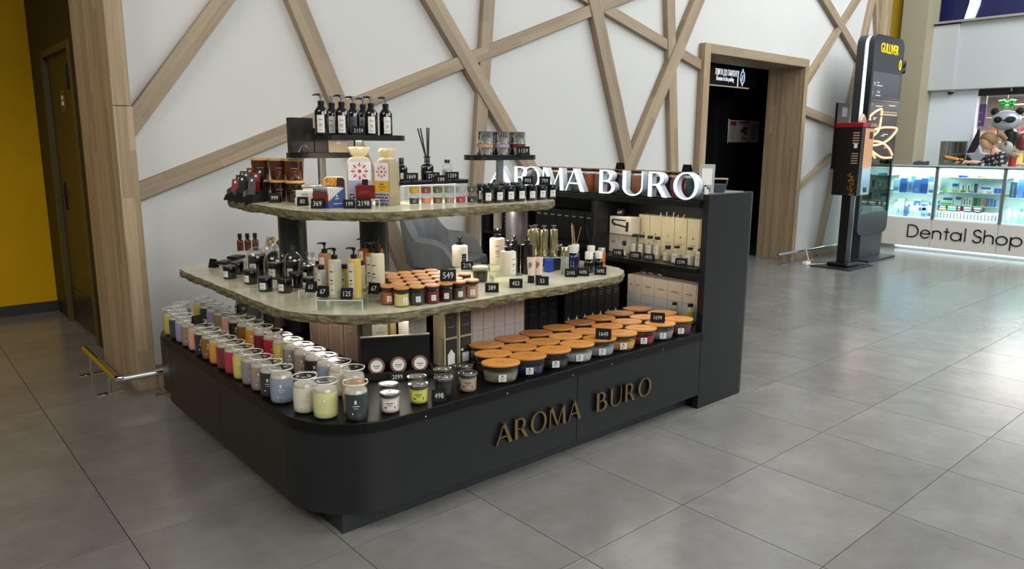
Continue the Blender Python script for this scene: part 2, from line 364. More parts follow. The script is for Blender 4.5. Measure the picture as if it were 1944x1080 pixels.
struct(put('wall_passage', MB().box(6.2, 5.2, 0, 6.9, 5.24, 3).box(6.1, 5.2, 0, 6.2, 6.0, 3).box(6.1, 6.0, 0, 11.0, 6.1, 3).box(9.02, 5.2, 0, 9.06, 5.24, 3).box(10.9, 5.0, 0, 11.0, 6.0, 3).box(9.03, 5.2, 0, 11.0, 5.24, 3).mesh('wall_passage'), NIGHT), 'black walls of the passage behind the oak portal')
struct(bx('ceiling_passage', 6.1, 5.2, 2.62, 11.0, 6.1, 2.7, NIGHT), 'black ceiling of the passage')
struct(bx('door_3', 8.0, 5.975, 0, 8.95, 6.0, 2.02, mat('passage_door', '030405', .5)), 'black doorway at the back of the passage')
po = thing('evacuation_plan', 'framed white evacuation plan on the black passage wall', 'poster', (9.70, 5.995, 1.675))
put('frame', MB().box(-.41, -.022, -.175, .41, 0, .175).mesh('frame', bevel=.004, seg=1), STEEL, po)
put('sheet', MB().box(-.39, -.0245, -.155, .39, -.022, .155).mesh('sheet'), mat('plan_paper', 'D9CDC8', .5), po)
mb = MB().box(-.37, -.0255, .075, -.22, -.0245, .14)
put('red_block', mb.mesh('red_block'), mat('plan_red', 'A8323A', .5), po)
mb = MB()
for k in range(9): mb.box(-.37, -.0255, .05 - k * .022, -.24 - (k % 3) * .01, -.0245, .056 - k * .022)
for k in range(12): mb.box(.18, -.0255, .10 - k * .02, .36 - (k % 4) * .01, -.0245, .107 - k * .02)
mb.box(-.16, -.0255, .115, .14, -.0245, .135).box(-.10, -.0255, .09, .10, -.0245, .098)
for a, b, c, d in ((-.09, -.02, .02, .03), (-.04, .02, .08, .06), (.0, -.05, .05, -.02), (-.06, -.12, -.03, -.06), (.01, -.13, .03, -.09), (-.02, -.02, .07, .0)): mb.box(a, -.0255, b, c, -.0245, d)
put('plan_print', mb.mesh('plan_print'), mat('plan_ink', '4A4E5A', .6), po)
sg = thing('passage_sign', 'black hanging lightbox sign with white letters pointing to the parking', 'sign', (8.0, 5.42, 2.31))
put('box', MB().box(-.95, -.03, -.10, 1.0, .03, .13).mesh('box', bevel=.006), mat('sign_face', '17181C', .3), sg)
GLOW = mat('sign_glow', 'E6EEF2', .5, emit=1.1)
put('lower_edge', MB().box(-.95, -.034, -.112, .80, .0, -.102).mesh('lower_edge'), mat('edge_glow', 'D9D2C4', .4, emit=.35), sg)
put('first_line', text_mesh('ЛІФТИ ДО ПАРКІНГУ', .100, .001, .50), GLOW, sg, (.28, -.032, .052), (pi / 2, 0, 0))
put('second_line', text_mesh('Elevators to the parking', .080, .001, .50), GLOW, sg, (.24, -.032, -.020), (pi / 2, 0, 0))
mb = MB().tube([(.63 + .045 * cos(a), -.034, .02 + .075 * sin(a)) for a in [k * pi / 8 for k in range(17)]], .007, 6).tube([(.63, -.034, .09), (.63, -.034, .125)], .009, 6).tube([(.63, -.034, -.05), (.63, -.034, -.085)], .009, 6).tube([(.62, -.034, -.02), (.635, -.034, .05)], .007, 6)
put('symbol', mb.mesh('symbol', smooth=1), mat('symbol_glow', 'BFD6EA', .5, emit=.9), sg)
put('white_stem', MB().box(.52, -.034, -.10, .535, -.031, .09).mesh('white_stem'), GLOW, sg)
put('hanger', MB().tube([(-.5, 0, .13), (-.5, 0, .30)], .006).tube([(.5, 0, .13), (.5, 0, .30)], .006).mesh('hanger', smooth=1), STEEL, sg)

# low chrome rails that keep trolleys off the walls
def rail(label, pts, feet, plate=True):
    t = thing('wall_rail', label, 'rail', (feet[0][0], feet[0][1], 0)); ox, oy = feet[0][:2]
    put('bar', MB().tube([(x - ox, y - oy, z) for x, y, z in pts], .019, 10).mesh('bar', smooth=1), CHROME, t)
    for x, y in feet:
        p = put('foot', MB().tube([(0, 0, .0), (0, 0, .13)], .008, 8).mesh('foot', smooth=1), CHROME, t, (x - ox, y - oy, 0))
        put('plate', MB().box(-.075, -.022, 0, .075, .022, .006).mesh('plate', bevel=.002, seg=1), CHROME, p)
rail('low chrome rail around the oak column left of the kiosk', [(.939, 5.33, .135), (.938, 4.53, .135), (.945, 4.495, .135), (.975, 4.485, .135), (3.2, 4.46, .135)], [(.938, 5.16), (.938, 4.68), (1.2, 4.484), (2.6, 4.465)])
rail('low chrome rail below the oak portal and white wall on the right', [(8.45, 4.62, .135), (9.10, 4.61, .135), (9.20, 4.60, .135), (10.8, 4.60, .135)], [(8.60, 4.62), (9.22, 4.60), (10.2, 4.60)])

# ---- far right: column, facade of the back shop
BEIGE = mat('beige_column', 'A79D84', .6); FAC = mat('facade_white', 'BCBEC0', .6); FACB = mat('facade_cool', 'D3DBE2', .6)
struct(bx('trim_2', 12.45, 4.66, 0, 12.9, 5.03, 6.0, BEIGE), 'tall beige column behind the dark totem')
struct(bx('wall_yellow', 12.60, 5.03, 0, 12.8, 7.0, 6.0, mat('yellow_panel', 'C9A51E', .5)), 'yellow wall strip between the oak post and the beige column')
fw = struct(put('wall_facade', MB().box(12.9, 3.99, 0, 13.05, 4.75, 2.36).mesh('wall_facade'), FACB), 'pale wall at the left of the gift shop')
struct(put('trim_3', MB().box(12.75, 4.30, 2.34, 13.2, 4.74, 3.31).box(12.79, -3, 2.34, 13.2, 4.30, 3.33).mesh('trim_3', bevel=.004, seg=1), FAC), 'white bulkhead above the gift shop')
struct(bx('trim_4', 12.70, -3, 3.33, 13.3, 4.76, 3.36, mat('ledge_grey', '9A968F', .5)), 'thin ledge on top of the white bulkhead')
bp = struct(put('wall_blue', MB().box(13.2, -3, 3.36, 13.3, 4.76, 6).mesh('wall_blue'), mat('blue_panel', '141B4E', .4)), 'dark blue panel above the bulkhead')
put('light_strip', MB().prism([(4.40, 3.37), (4.27, 3.37), (4.20, 3.62), (4.17, 4.0), (4.24, 4.6), (4.37, 4.6), (4.32, 4.0), (4.34, 3.65)][::-1], 13.15, 13.2, plane='yz').mesh('light_strip'), mat('strip_glow', 'CFF0E8', .5, emit=.9), bp)
struct(bx('ceiling_shop', 12.9, -3, 2.36, 16.0, 4.75, 2.40, FACB), 'ceiling of the gift shop')
struct(bx('wall_shop', 15.9, -3, 0, 16.0, 6, 2.4, mat('shop_back', 'C9C0B6', .6)), 'back wall of the gift shop')
struct(bx('trim_5', 12.92, -3, 2.24, 13.0, 3.99, 2.36, mat('shutter_black', '15161A', .5)), 'black roller shutter box over the gift shop opening')
for k, (x, y, c, n_) in enumerate(((-4.5, -6, '1E1F22', 'dark'), (-1.5, -6, 'D8D6D0', 'white'), (1.0, -6.2, '26282C', 'dark'), (3.6, -6.2, 'C9A51E', 'yellow'), (6.4, -6.2, '202226', 'dark'), (9.4, -6.2, 'D8D6D0', 'white'))):  # unseen pillars behind the camera, added for contrast in reflections
    struct(bx('trim_%d' % (6 + k), x - .45, y - .3, 0, x + .45, y + .3, 6.6, mat('pillar_' + c, c, .6)), '%s unseen square pillar added to give mirrored things something to reflect' % n_)
struct(bx('ceiling', -7, -7, 6.6, 16.5, 9, 6.7, mat('hall_ceiling', 'B8B8B6', .8)), 'high pale ceiling of the mall')

# ================================================================ KIOSK
FY, LX = 2.27, 1.10
ks = thing('kiosk_base', 'anthracite kiosk base with rounded corner and brass letters on its front', 'kiosk', (1.10, 2.27, 0))
def K(name, mb, m, smooth=None, bevel=0, parent=ks, label=None):
    return put(name, mb.mesh(name, smooth=smooth, bevel=bevel), m, parent, (-1.10, -2.27, 0) if parent is ks else (0, 0, 0), label=label)
K('plinth', MB().prism([(1.207, 2.35), (3.384, 2.35), (3.384, 2.9), (1.75, 2.9), (1.75, 4.2), (1.207, 4.2)], 0, .10), PLINTH)
K('inner_carcass', MB().prism([(1.44, 2.30), (3.38, 2.30), (3.38, 2.98), (1.78, 2.98), (1.78, 4.28), (1.13, 4.28), (1.13, 2.60)], .09, .40), BLACK)
for x0, x1 in ((1.4185, 2.3985), (2.4015, 3.384)): K('front_panel', MB().box(x0, FY, .083, x1, FY + .022, .405), DARKP, bevel=.0015)
for y0, y1 in ((2.5815, 3.2985), (3.3015, 4.03)): K('side_panel', MB().box(LX, y0, .083, LX + .022, y1, .405), DARKP, bevel=.0015)
def arc(cx, cy, r, a0, a1, n=12): return [(cx + r * cos(radians(a0 + (a1 - a0) * k / n)), cy + r * sin(radians(a0 + (a1 - a0) * k / n))) for k in range(n + 1)]
K('corner_panel', MB().prism(arc(1.4155, 2.5785, .3155, 180, 270) + arc(1.4155, 2.5785, .294, 270, 180), .083, .405), DARKP, smooth=1)
K('corner_panel', MB().prism(arc(1.3555, 4.033, .2555, 90, 180) + arc(1.3555, 4.033, .234, 180, 90), .083, .405), DARKP, smooth=1)
K('rear_panel', MB().box(1.3575, 4.266, .083, 1.80, 4.288, .405), DARKP)
for x, z in ((1.53, .392), (1.95, .392), (2.35, .392), (2.62, .392), (3.02, .392)):
    K('screw', MB().lathe([(.004, 0), (.004, .002), (.002, .003)], 8), STEEL).matrix_local = Matrix.Translation((x - 1.10, -.0155, z + .028)) @ Matrix.Rotation(pi / 2, 4, 'X')
# ---- lettering, drawn once as strokes of a flared sans serif
def ring(cx, cy, rx, ry, tx, ty, a0=0, a1=360, n=28):
    P = []
    for k in range(n):
        t0, t1 = radians(a0 + (a1 - a0) * k / n), radians(a0 + (a1 - a0) * (k + 1) / n)
        P.append([(cx + rx * cos(t0), cy + ry * sin(t0)), (cx + rx * cos(t1), cy + ry * sin(t1)), (cx + (rx - tx) * cos(t1), cy + (ry - ty) * sin(t1)), (cx + (rx - tx) * cos(t0), cy + (ry - ty) * sin(t0))])
    return P
GLY = {
 'A': (.90, [[(0, 0), (.065, 0), (.45, .97), (.40, 1)], [(.36, 1), (.50, 1), (.90, 0), (.71, 0)], [(.20, .32), (.66, .32), (.64, .385), (.22, .385)]]),
 'R': (.80, [[(0, 0), (.17, 0), (.15, 1), (.0, 1)], [(.30, .50), (.46, .54), (.80, 0), (.60, 0)], [(.12, .93), (.32, .94), (.32, 1), (.12, 1)], [(.14, .45), (.32, .45), (.32, .51), (.14, .51)]] + ring(.32, .725, .32, .275, .15, .07, -90, 90, 14)),
 'O': (1.0, ring(.50, .50, .50, .53, .145, .055)),
 'M': (1.12, [[(0, 0), (.07, 0), (.14, 1), (.06, 1)], [(.06, 1), (.23, 1), (.58, .10), (.52, .0)], [(.50, 0), (.56, 0), (.97, 1), (.90, 1)], [(.86, 1), (1.02, 1), (1.10, 0), (.92, 0)]]),
 'B': (.74, [[(0, 0), (.17, 0), (.16, 1), (0, 1)], [(.12, .94), (.30, .94), (.30, 1), (.12, 1)], [(.12, .49), (.36, .49), (.36, .55), (.12, .55)], [(.12, 0), (.34, 0), (.34, .06), (.12, .06)]] + ring(.30, .75, .29, .25, .15, .065, -90, 90, 14) + ring(.36, .275, .36, .275, .165, .065, -90, 90, 14)),
 'U': (.86, [[(0, .33), (.16, .33), (.16, 1), (0, 1)], [(.80, .33), (.86, .33), (.86, 1), (.80, 1)]] + ring(.43, .34, .43, .36, .07, .06, 270, 360, 10) + ring(.43, .34, .43, .36, .27, .06, 180, 270, 1)[:0] + [[(.43 + .43 * cos(radians(180 + 9 * k)), .34 + .36 * sin(radians(180 + 9 * k))), (.43 + .43 * cos(radians(189 + 9 * k)), .34 + .36 * sin(radians(189 + 9 * k))), (.43 + (.43 - .16 * (1 - (k + 1) / 16)) * cos(radians(189 + 9 * k)), .34 + .30 * sin(radians(189 + 9 * k))), (.43 + (.43 - .16 * (1 - k / 16)) * cos(radians(180 + 9 * k)), .34 + .30 * sin(radians(180 + 9 * k)))] for k in range(10)]),
}
def glyph(ch, x0, x1, z0, h, d0, d1, plane, front=0, side=0, flip=False):
    wd, polys = GLY[ch]; mb = MB()
    for p in polys:
        q = [((x0 + (x1 - x0) * a / wd), z0 + h * b) for a, b in p]
        n = len(q); k = len(mb.v)
        P = (lambda a, b, c: (a, c, b)) if plane == 'xz' else (lambda a, b, c: (c, a, b))
        mb.v += [P(a, b, d0) for a, b in q] + [P(a, b, d1) for a, b in q]
        mb.f.append(tuple(k + i for i in range(n))); mb.mi.append(front)
        mb.f.append(tuple(k + n + i for i in range(n))); mb.mi.append(side)
        for i in range(n): j = (i + 1) % n; mb.f.append((k + i, k + j, k + n + j, k + n + i)); mb.mi.append(side)
    return mb
BRASS = mat('brass_letter', '7C673F', .42, .55); DKSIDE = mat('letter_side', '14120E', .5)
for ch, x0, x1 in zip('AROMABURO', (1.887, 1.994, 2.088, 2.201, 2.324, 2.519, 2.619, 2.730, 2.831), (1.980, 2.072, 2.185, 2.310, 2.409, 2.597, 2.700, 2.803, 2.935)):
    put('letter', glyph(ch, x0, x1, .197, .094, FY - .018, FY - .001, 'xz', 0, 1).mesh('letter'), [BRASS, DKSIDE], ks, (-1.10, -2.27, 0))

# ---- continuous black worktop
WT = rounded([(1.085, 2.255, .325), (3.387, 2.255, 0), (3.387, 3.02, 0), (1.83, 3.02, .02), (1.83, 4.32, .02), (1.085, 4.32, .26)], 12)
tag(put('worktop', MB().prism(WT, .407, .450).mesh('worktop', bevel=.003, seg=2), CTOP), 'glossy black L-shaped worktop under the candle jars', 'worktop')
# ---- black sheet added as the deep shade behind the stacked boxes
tag(put('shade_panel', MB().box(1.74, 3.0, .451, 3.3, 3.018, .735).box(1.80, 3.018, .451, 1.82, 4.2, .735).mesh('shade_panel'), BLACK), 'black panel added as the shade behind the boxes under the lower stone slab', 'panel')

# ---- end cabinet: tall tower and shelf wing running back
ec = thing('end_cabinet', 'tall anthracite end cabinet with black shelves at the right of the kiosk', 'cabinet', (3.63, 2.27, 0))
def E_(name, mb, m, smooth=None, bevel=0, label=None): return put(name, mb.mesh(name, smooth=smooth, bevel=bevel), m, ec, (-3.63, -2.27, 0), label=label)
TW = [(3.388, 2.27)] + arc(3.80, 2.35, .08, 270, 360, 8) + [(3.88, 4.20), (3.862, 4.20), (3.862, 2.36)] + arc(3.80, 2.352, .062, 0, -90, 6) + [(3.80, 2.31), (3.388, 2.31)]
E_('outer_panel', MB().prism(TW, .0, 1.205), DARKP, smooth=1)
E_('top_ledge', MB().prism([(3.428, 2.312), (3.80, 2.312), (3.86, 2.36), (3.86, 4.2), (3.66, 4.2), (3.66, 2.41), (3.428, 2.385)], 1.17, 1.2045), mat('ledge_top', '7D8080', .4))
E_('top_shelf', MB().box(3.355, 2.312, 1.133, 3.66, 4.20, 1.168), BLACK, bevel=.002)
E_('back_board', MB().box(3.84, 2.312, .45, 3.86, 4.2, 1.17), BLACK)
E_('inner_back', MB().box(3.70, 2.32, .46, 3.715, 4.2, 1.132), mat('shelf_back', '1A1B1C', .5))
E_('middle_shelf', MB().box(3.362, 2.312, .770, 3.70, 3.08, .800), BLACK, bevel=.002)
E_('bottom_board', MB().box(3.389, 2.312, .0, 3.84, 4.2, .450), CTOP)
E_('divider', MB().box(3.37, 3.082, .45, 3.70, 3.106, 1.132), BLACK)
E_('shelf_rear', MB().box(3.375, 3.106, .825, 3.70, 4.18, .850), BLACK)
E_('end_board', MB().box(3.37, 4.18, .45, 3.86, 4.20, 1.17), BLACK)
# ---- illuminated sign on the top shelf
ls = thing('letter_sign', 'glowing white channel letters reading AROMA BURO on the top shelf', 'sign', (3.39, 3.2, 1.168))
LIT = mat('letter_face', 'D9F6FA', .5, emit=1.15); LSIDE = mat('letter_return', 'C3CBD4', .5)
for ch, ya, yb in zip('AROMABURO', (4.117, 3.835, 3.759, 3.56, 3.343, 3.049, 2.865, 2.673, 2.497), (3.850, 3.672, 3.575, 3.352, 3.172, 2.918, 2.712, 2.536, 2.332)):
    mb = glyph(ch, ya - 3.2, yb - 3.2, .008, .142, -.018, .024, 'yz', 0, 1)
    put('letter', mb.mesh('letter'), [LIT, LSIDE], ls)
put('mounting_bar', MB().box(-.012, -.90, .0, .022, .93, .009).mesh('mounting_bar'), BLACK, ls)

# ---- stone slabs
def stone_mat():
    m = bpy.data.materials.new('slab_top'); m.use_nodes = True; nt = m.node_tree; b = nt.nodes['Principled BSDF']
    tc = nt.nodes.new('ShaderNodeTexCoord'); n = nt.nodes.new('ShaderNodeTexNoise'); n.inputs['Scale'].default_value = 4; n.inputs['Detail'].default_value = 8; n.inputs['Distortion'].default_value = 1.2
    nt.links.new(tc.outputs['Object'], n.inputs['Vector'])
    r = nt.nodes.new('ShaderNodeValToRGB'); r.color_ramp.elements[0].position = .3; r.color_ramp.elements[0].color = lin('BAB599'); r.color_ramp.elements[1].position = .7; r.color_ramp.elements[1].color = lin('D6D1BA')
    nt.links.new(n.outputs['Fac'], r.inputs[0]); nt.links.new(r.outputs[0], b.inputs['Base Color']); b.inputs['Roughness'].default_value = .22
    return m
SLABTOP = stone_mat(); SLABEDGE = mat('slab_split_edge', '6A6347', .8, noise=26, amt=.42, bump=.7, bscale=55)
def slab(name, label, corners, z1, th, seed):
    R_ = random.Random(seed); base = rounded(corners, 14)
    pts = []
    for i in range(len(base)):
        a, b = Vector(base[i]), Vector(base[(i + 1) % len(base)]); n = max(1, int((b - a).length / .014))
        for k in range(n): pts.append(a.lerp(b, k / n))
    pts = [p for i, p in enumerate(pts) if (p - pts[i - 1]).length > .002]
    N = len(pts); nor = []
    for i in range(N):
        t = (pts[(i + 1) % N] - pts[i - 1]).normalized(); nor.append(Vector((t.y, -t.x)))
    rows = [(0, z1), (.003, z1 - .004), (.006, z1 - th * .35), (.004, z1 - th * .62), (-.001, z1 - th * .88), (-.008, z1 - th)]
    mb = MB(); ph = [R_.uniform(0, 6.28) for _ in range(12)]; prev = [0] * N
    jag = [R_.uniform(-1, 1) for _ in range(N)]
    for q, (off, z) in enumerate(rows):
        for i in range(N):
            s = i * .014
            wv = .003 * sin(s * 21 + ph[q]) + .0026 * sin(s * 57 + ph[q + 1] + q) + .0018 * (jag[i] * .5 + jag[(i * 3 + q * 7) % N] * .5)
            if q == 0: wv = .003 * sin(s * 17 + ph[0]) + .002 * sin(s * 43 + ph[2]) + .001 * jag[i]
            dz = 0 if q in (0,) else .0025 * sin(s * 33 + ph[q + 3]) + .0015 * jag[(i + q) % N]
            if q == len(rows) - 1: dz = .004 * sin(s * 13 + ph[5]) + .002 * jag[i]
            p = pts[i] + nor[i] * (off + wv); mb.v.append((p.x, p.y, z + dz))
    for q in range(len(rows) - 1):
        for i in range(N): j = (i + 1) % N; mb.f.append((q * N + i, q * N + j, (q + 1) * N + j, (q + 1) * N + i)); mb.mi.append(1)
    k = len(mb.v); mb.v += [(p.x - n.x * .022, p.y - n.y * .022, z1) for p, n in zip(pts, nor)] + [(p.x - n.x * .03, p.y - n.y * .03, z1 - th) for p, n in zip(pts, nor)]
    L0 = (len(rows) - 1) * N
    for i in range(N):
        j = (i + 1) % N
        mb.f.append((i, j, k + j, k + i)); mb.mi.append(0); mb.f.append((L0 + j, L0 + i, k + N + i, k + N + j)); mb.mi.append(1)
    mb.f.append(tuple(k + i for i in range(N))); mb.mi.append(0); mb.f.append(tuple(k + N + i for i in reversed(range(N)))); mb.mi.append(1)
    me = mb.mesh(name)
    bm = bmesh.new(); bm.from_mesh(me); bmesh.ops.triangulate(bm, faces=[f for f in bm.faces if len(f.verts) > 4], ngon_method='EAR_CLIP'); bm.to_mesh(me); bm.free()
    return tag(put(name, me, [SLABTOP, SLABEDGE]), label, 'slab')
slab('stone_slab', 'lower and larger cream stone slab with a rough split edge', [(1.23, 4.30, .17), (1.23, 2.52, .46), (3.17, 2.505, .30), (3.19, 3.26, .26), (1.98, 3.26, .05), (1.98, 4.30, .08)], .780, .042, 3)
slab('stone_slab', 'upper and smaller cream stone slab with a rough split edge', [(1.46, 4.12, .15), (1.46, 2.865, .42), (2.96, 2.865, .26), (2.96, 3.42, .22), (2.06, 3.42, .05), (2.06, 4.12, .08)], 1.160, .042, 5)
def post(lab, x, y, r, m, z0, z1, hole=None):
    t = thing('support_post', lab, 'post', (x, y, z0))
    put('tube', MB().lathe([(r, 0), (r, z1 - z0)], 32).mesh('tube', smooth=1), m, t)
    put('collar', MB().lathe([(r + .004, z1 - z0 - .012), (r + .004, z1 - z0 - .001)], 32).mesh('collar', smooth=1), BLACK, t)
    if hole: put('grommet', MB().lathe([(.016, 0), (.016, .003)], 16).mesh('grommet', smooth=1), BLACK, t, (-r * sin(hole) * 0 + r * cos(hole), r * sin(hole), .27), (pi / 2, 0, hole + pi / 2))
POSTM = mat('post_graphite', '333335', .35, .4)
post('graphite round post with a cable hole behind the glass domes', 1.66, 3.66, .0725, POSTM, .781, 1.117, atan2(-3.66, -1.66) + .5)
post('black round post behind the soap bottles', 1.85, 3.15, .07, mat('post_black', '0A0A0A', .3), .781, 1.117)
post('brushed steel post under the right end of the upper slab', 2.80, 3.16, .066, mat('post_steel', '77767A', .3, .85), .781, 1.117)
post('graphite post below the lower slab left of the rosy boxes', 1.70, 3.74, .062, POSTM, .451, .737)
post('black post below the lower slab behind the open black gift box', 1.83, 2.93, .062, BLACK, .451, .737)

# ---- small black shelves on slim steel poles
def pole_shelf(lab, x0, x1, yc, dp, z1, px, zb, th=.027):
    t = thing('pole_shelf', lab, 'shelf', (px, yc, zb))
    out = rounded([(x0 - px, -dp / 2, dp * .45), (x1 - px, -dp / 2, dp * .45), (x1 - px, dp / 2, dp * .45), (x0 - px, dp / 2, dp * .45)], 8)
    put('board', MB().prism(out, z1 - .006 - zb, z1 - zb).mesh('board', bevel=.001, seg=1), BLACK, t)
    inn = [(a * .985, b * .95) for a, b in out]; mb = MB(); n = len(out); zt = z1 - .0062 - zb; zl = z1 - th - zb
    for i in range(n):
        j = (i + 1) % n; o0, o1, i0, i1 = out[i], out[j], inn[i], inn[j]
        mb.face([(*o0, zl), (*o1, zl), (*o1, zt), (*o0, zt)]).face([(*i1, zl), (*i0, zl), (*i0, zt), (*i1, zt)]).face([(*i0, zl), (*i1, zl), (*o1, zl), (*o0, zl)])
    put('rim', mb.mesh('rim', smooth='open'), BLACK, t)
    put('pole', MB().box(-.019, -.012, 0, .019, .012, z1 - .0065 - zb).mesh('pole', bevel=.003), STEEL, t)
    put('pole_foot', MB().lathe([(.04, 0), (.04, .006), (.018, .007)], 16).mesh('pole_foot', smooth=1), STEEL, t)
pole_shelf('small black shelf on a steel pole holding dark gift boxes', 1.630, 2.064, 3.60, .16, 1.417, 1.813, 1.1605)
pole_shelf('highest black shelf on a steel pole holding pump bottles', 1.652, 2.172, 3.395, .23, 1.507, 1.915, 1.1605)
pole_shelf('small black shelf on a steel pole holding mirrored candles', 2.437, 2.895, 3.15, .17, 1.408, 2.66, 1.1605)
t = thing('low_shelf', 'low black shelf behind the small votive glasses', 'shelf', (2.25, 3.24, 1.1605))
put('board', MB().box(-.215, -.06, .096, .215, .06, .118).mesh('board', bevel=.003), BLACK, t)
for s in (-1, 1): put('leg', MB().box(s * .12 - .004, .035, 0, s * .12 + .004, .055, .096).mesh('leg'), ACRYL, t)

# ---- led strips fixed below slabs and shelves, with the light they give
LED = mat('led_diffuser', 'FFF2D8', .5, emit=3.0)
def led(lab, x0, y0, x1, y1, z, power, wd=.012, tx=0, ty=0):
    cx, cy = (x0 + x1) / 2, (y0 + y1) / 2
    tag(put('led_strip', MB().box(x0 - cx - (wd / 2 if x0 == x1 else 0), y0 - cy - (wd / 2 if y0 == y1 else 0), -.006, x1 - cx + (wd / 2 if x0 == x1 else 0), y1 - cy + (wd / 2 if y0 == y1 else 0), 0).mesh('led_strip'), LED, None, (cx, cy, z)), lab, 'lamp')
    strip_light('led_light', (cx, cy, z - .007), max(abs(x1 - x0), .03), max(abs(y1 - y0), .03), power, (math.atan(ty) if y0 == y1 else 0, -math.atan(tx) if x0 == x1 else 0, 0), (1, .93, .80))
led('warm strip lamp below the front arm of the upper stone slab', 2.15, 3.12, 2.72, 3.12, 1.117, 5.5)
led('warm strip lamp below the left arm of the upper stone slab', 1.86, 3.5, 1.86, 3.95, 1.117, .9)
led('warm strip lamp below the highest pole shelf', 1.78, 3.355, 2.02, 3.355, 1.4995, 2.0)
led('warm strip lamp below the gift box shelf', 1.88, 3.60, 2.0, 3.60, 1.4095, .8)
led('warm strip lamp below the low votive shelf', 2.08, 3.24, 2.42, 3.24, 1.2565, .8)
led('warm strip lamp below the front of the lower stone slab', 1.62, 2.80, 2.0, 2.80, .733, 1.6, ty=-.6)
led('warm strip lamp below the left of the lower stone slab', 1.56, 3.0, 1.56, 3.6, .733, 1.4, tx=-.7)
led('warm strip lamp below the top shelf of the end cabinet', 3.46, 2.40, 3.46, 3.02, 1.132, 1.4)
led('warm strip lamp below the middle shelf of the end cabinet', 3.44, 2.40, 3.44, 3.02, .769, .9)

# ================================================================ GOODS: builders
def wax(col):
    return mat('wax_' + col, col, .35, noise=12, amt=.04, coat=.35)
def liquid(col, a=.0): return mat('liquid_' + col, col, .12, coat=.8)
def zoff(o): return o
def jar_candle(lab, x, y, col, z=.4505, s=1.0, off=0, group='large jar candles on the left counter'):
    t = thing('jar_candle', lab, 'candle', (x, y, z), facing(x, y, off), group)
    put('glass_jar', cached('jar', lambda: MB().shell([(.040, 0), (.046, .006), (.047, .03), (.047, .098), (.044, .110), (.0385, .118), (.038, .126), (.043, .131), (.045, .135), (.044, .139)], 24).lathe([(.041, .0005), (.041, .005)], 24).mesh('glass_jar', smooth='open')), CLEAR, t)
    put('wax', cached('jarwax', lambda: MB().lathe([(.040, .007), (.0445, .012), (.0452, .03), (.0452, .094), (.0425, .104)], 24).mesh('wax', smooth=1)), wax(col), t)
    put('lid', cached('jarlid', lambda: MB().shell([(.046, .139), (.0475, .142), (.047, .146), (.040, .1475), (.030, .146)], 24).shell([(.030, .146), (.0, .1465)], 20).mesh('lid', smooth='open')), CLEAR, t)
    put('rim', cached('jarrim', lambda: MB().tube([(.0460 * cos(a), .0460 * sin(a), .1415) for a in [k * pi / 14 for k in range(29)]], .0022, 6).mesh('rim', smooth=1)), RIMGLINT, t)  # opaque white ring paints the bright highlight along the glass rim
    put('gasket', cached('jargask', lambda: MB().shell([(.0428, .1045), (.0425, .110), (.0385, .116)], 22).shell([(.0385, .116), (.0, .1165)], 22).mesh('gasket', smooth='open')), GASK, t)  # pale gasket set on the wax also paints white highlights in the neck
    put('print', cached('jarprint', lambda: MB().patch(.0474, .0474, .060, .063, -108, -78, 4).patch(.0474, .0474, .052, .054, -104, -84, 4).patch(.0474, .0474, .070, .084, -100, -90, 2).patch(.0474, .0474, .030, .036, -112, -106, 2).mesh('print')), mat('jar_print', 'D8D6CC', .5), t)
    return t
def tumbler(lab, x, y, col, z=.4505, off=0, paper=None):
    t = thing('tumbler_candle', lab, 'candle', (x, y, z), facing(x, y, off), 'small tumbler candles on the front counter')
    put('glass_cup', cached('tum', lambda: MB().shell([(.033, 0), (.0365, .005), (.038, .07)], 24).lathe([(.033, .0005), (.033, .006)], 24).mesh('glass_cup', smooth='open')), CLEAR, t)
    put('wax', cached('tumwax', lambda: MB().lathe([(.034, .008), (.036, .012), (.0368, .062)], 24).mesh('wax', smooth=1)), wax(col), t)
    l = put('lid', cached('tumlid', lambda: MB().lathe([(.038, .068), (.0385, .076), (.0415, .077), (.0415, .080), (.037, .0815), (.034, .080), (.020, .080), (.018, .082), (.010, .082), (.0, .080)], 24).mesh('lid', smooth=1)), SILVER, t)
    put('lid_band', cached('tumband', lambda: MB().shell([(.0387, .068), (.0392, .076)], 24).mesh('lid_band', smooth='open')), mat('lid_grey', '55555A', .35, .6), l)
    pm_ = mat('tum_label_' + (paper or 'D9D4C8'), paper or 'D9D4C8', .55)
    p = put('label', cached('tumlab', lambda: MB().patch(.0376, .0384, .018, .056, -135, -45, 8).mesh('label', smooth='open')), pm_, t)
    put('print', cached('tumprint', lambda: MB().patch(.0386, .0387, .044, .047, -112, -70, 4).patch(.0384, .0385, .036, .038, -105, -75, 4).patch(.0382, .0383, .026, .031, -122, -108, 2).patch(.0382, .0383, .024, .033, -64, -58, 2).mesh('print')), INK, p)
    return t
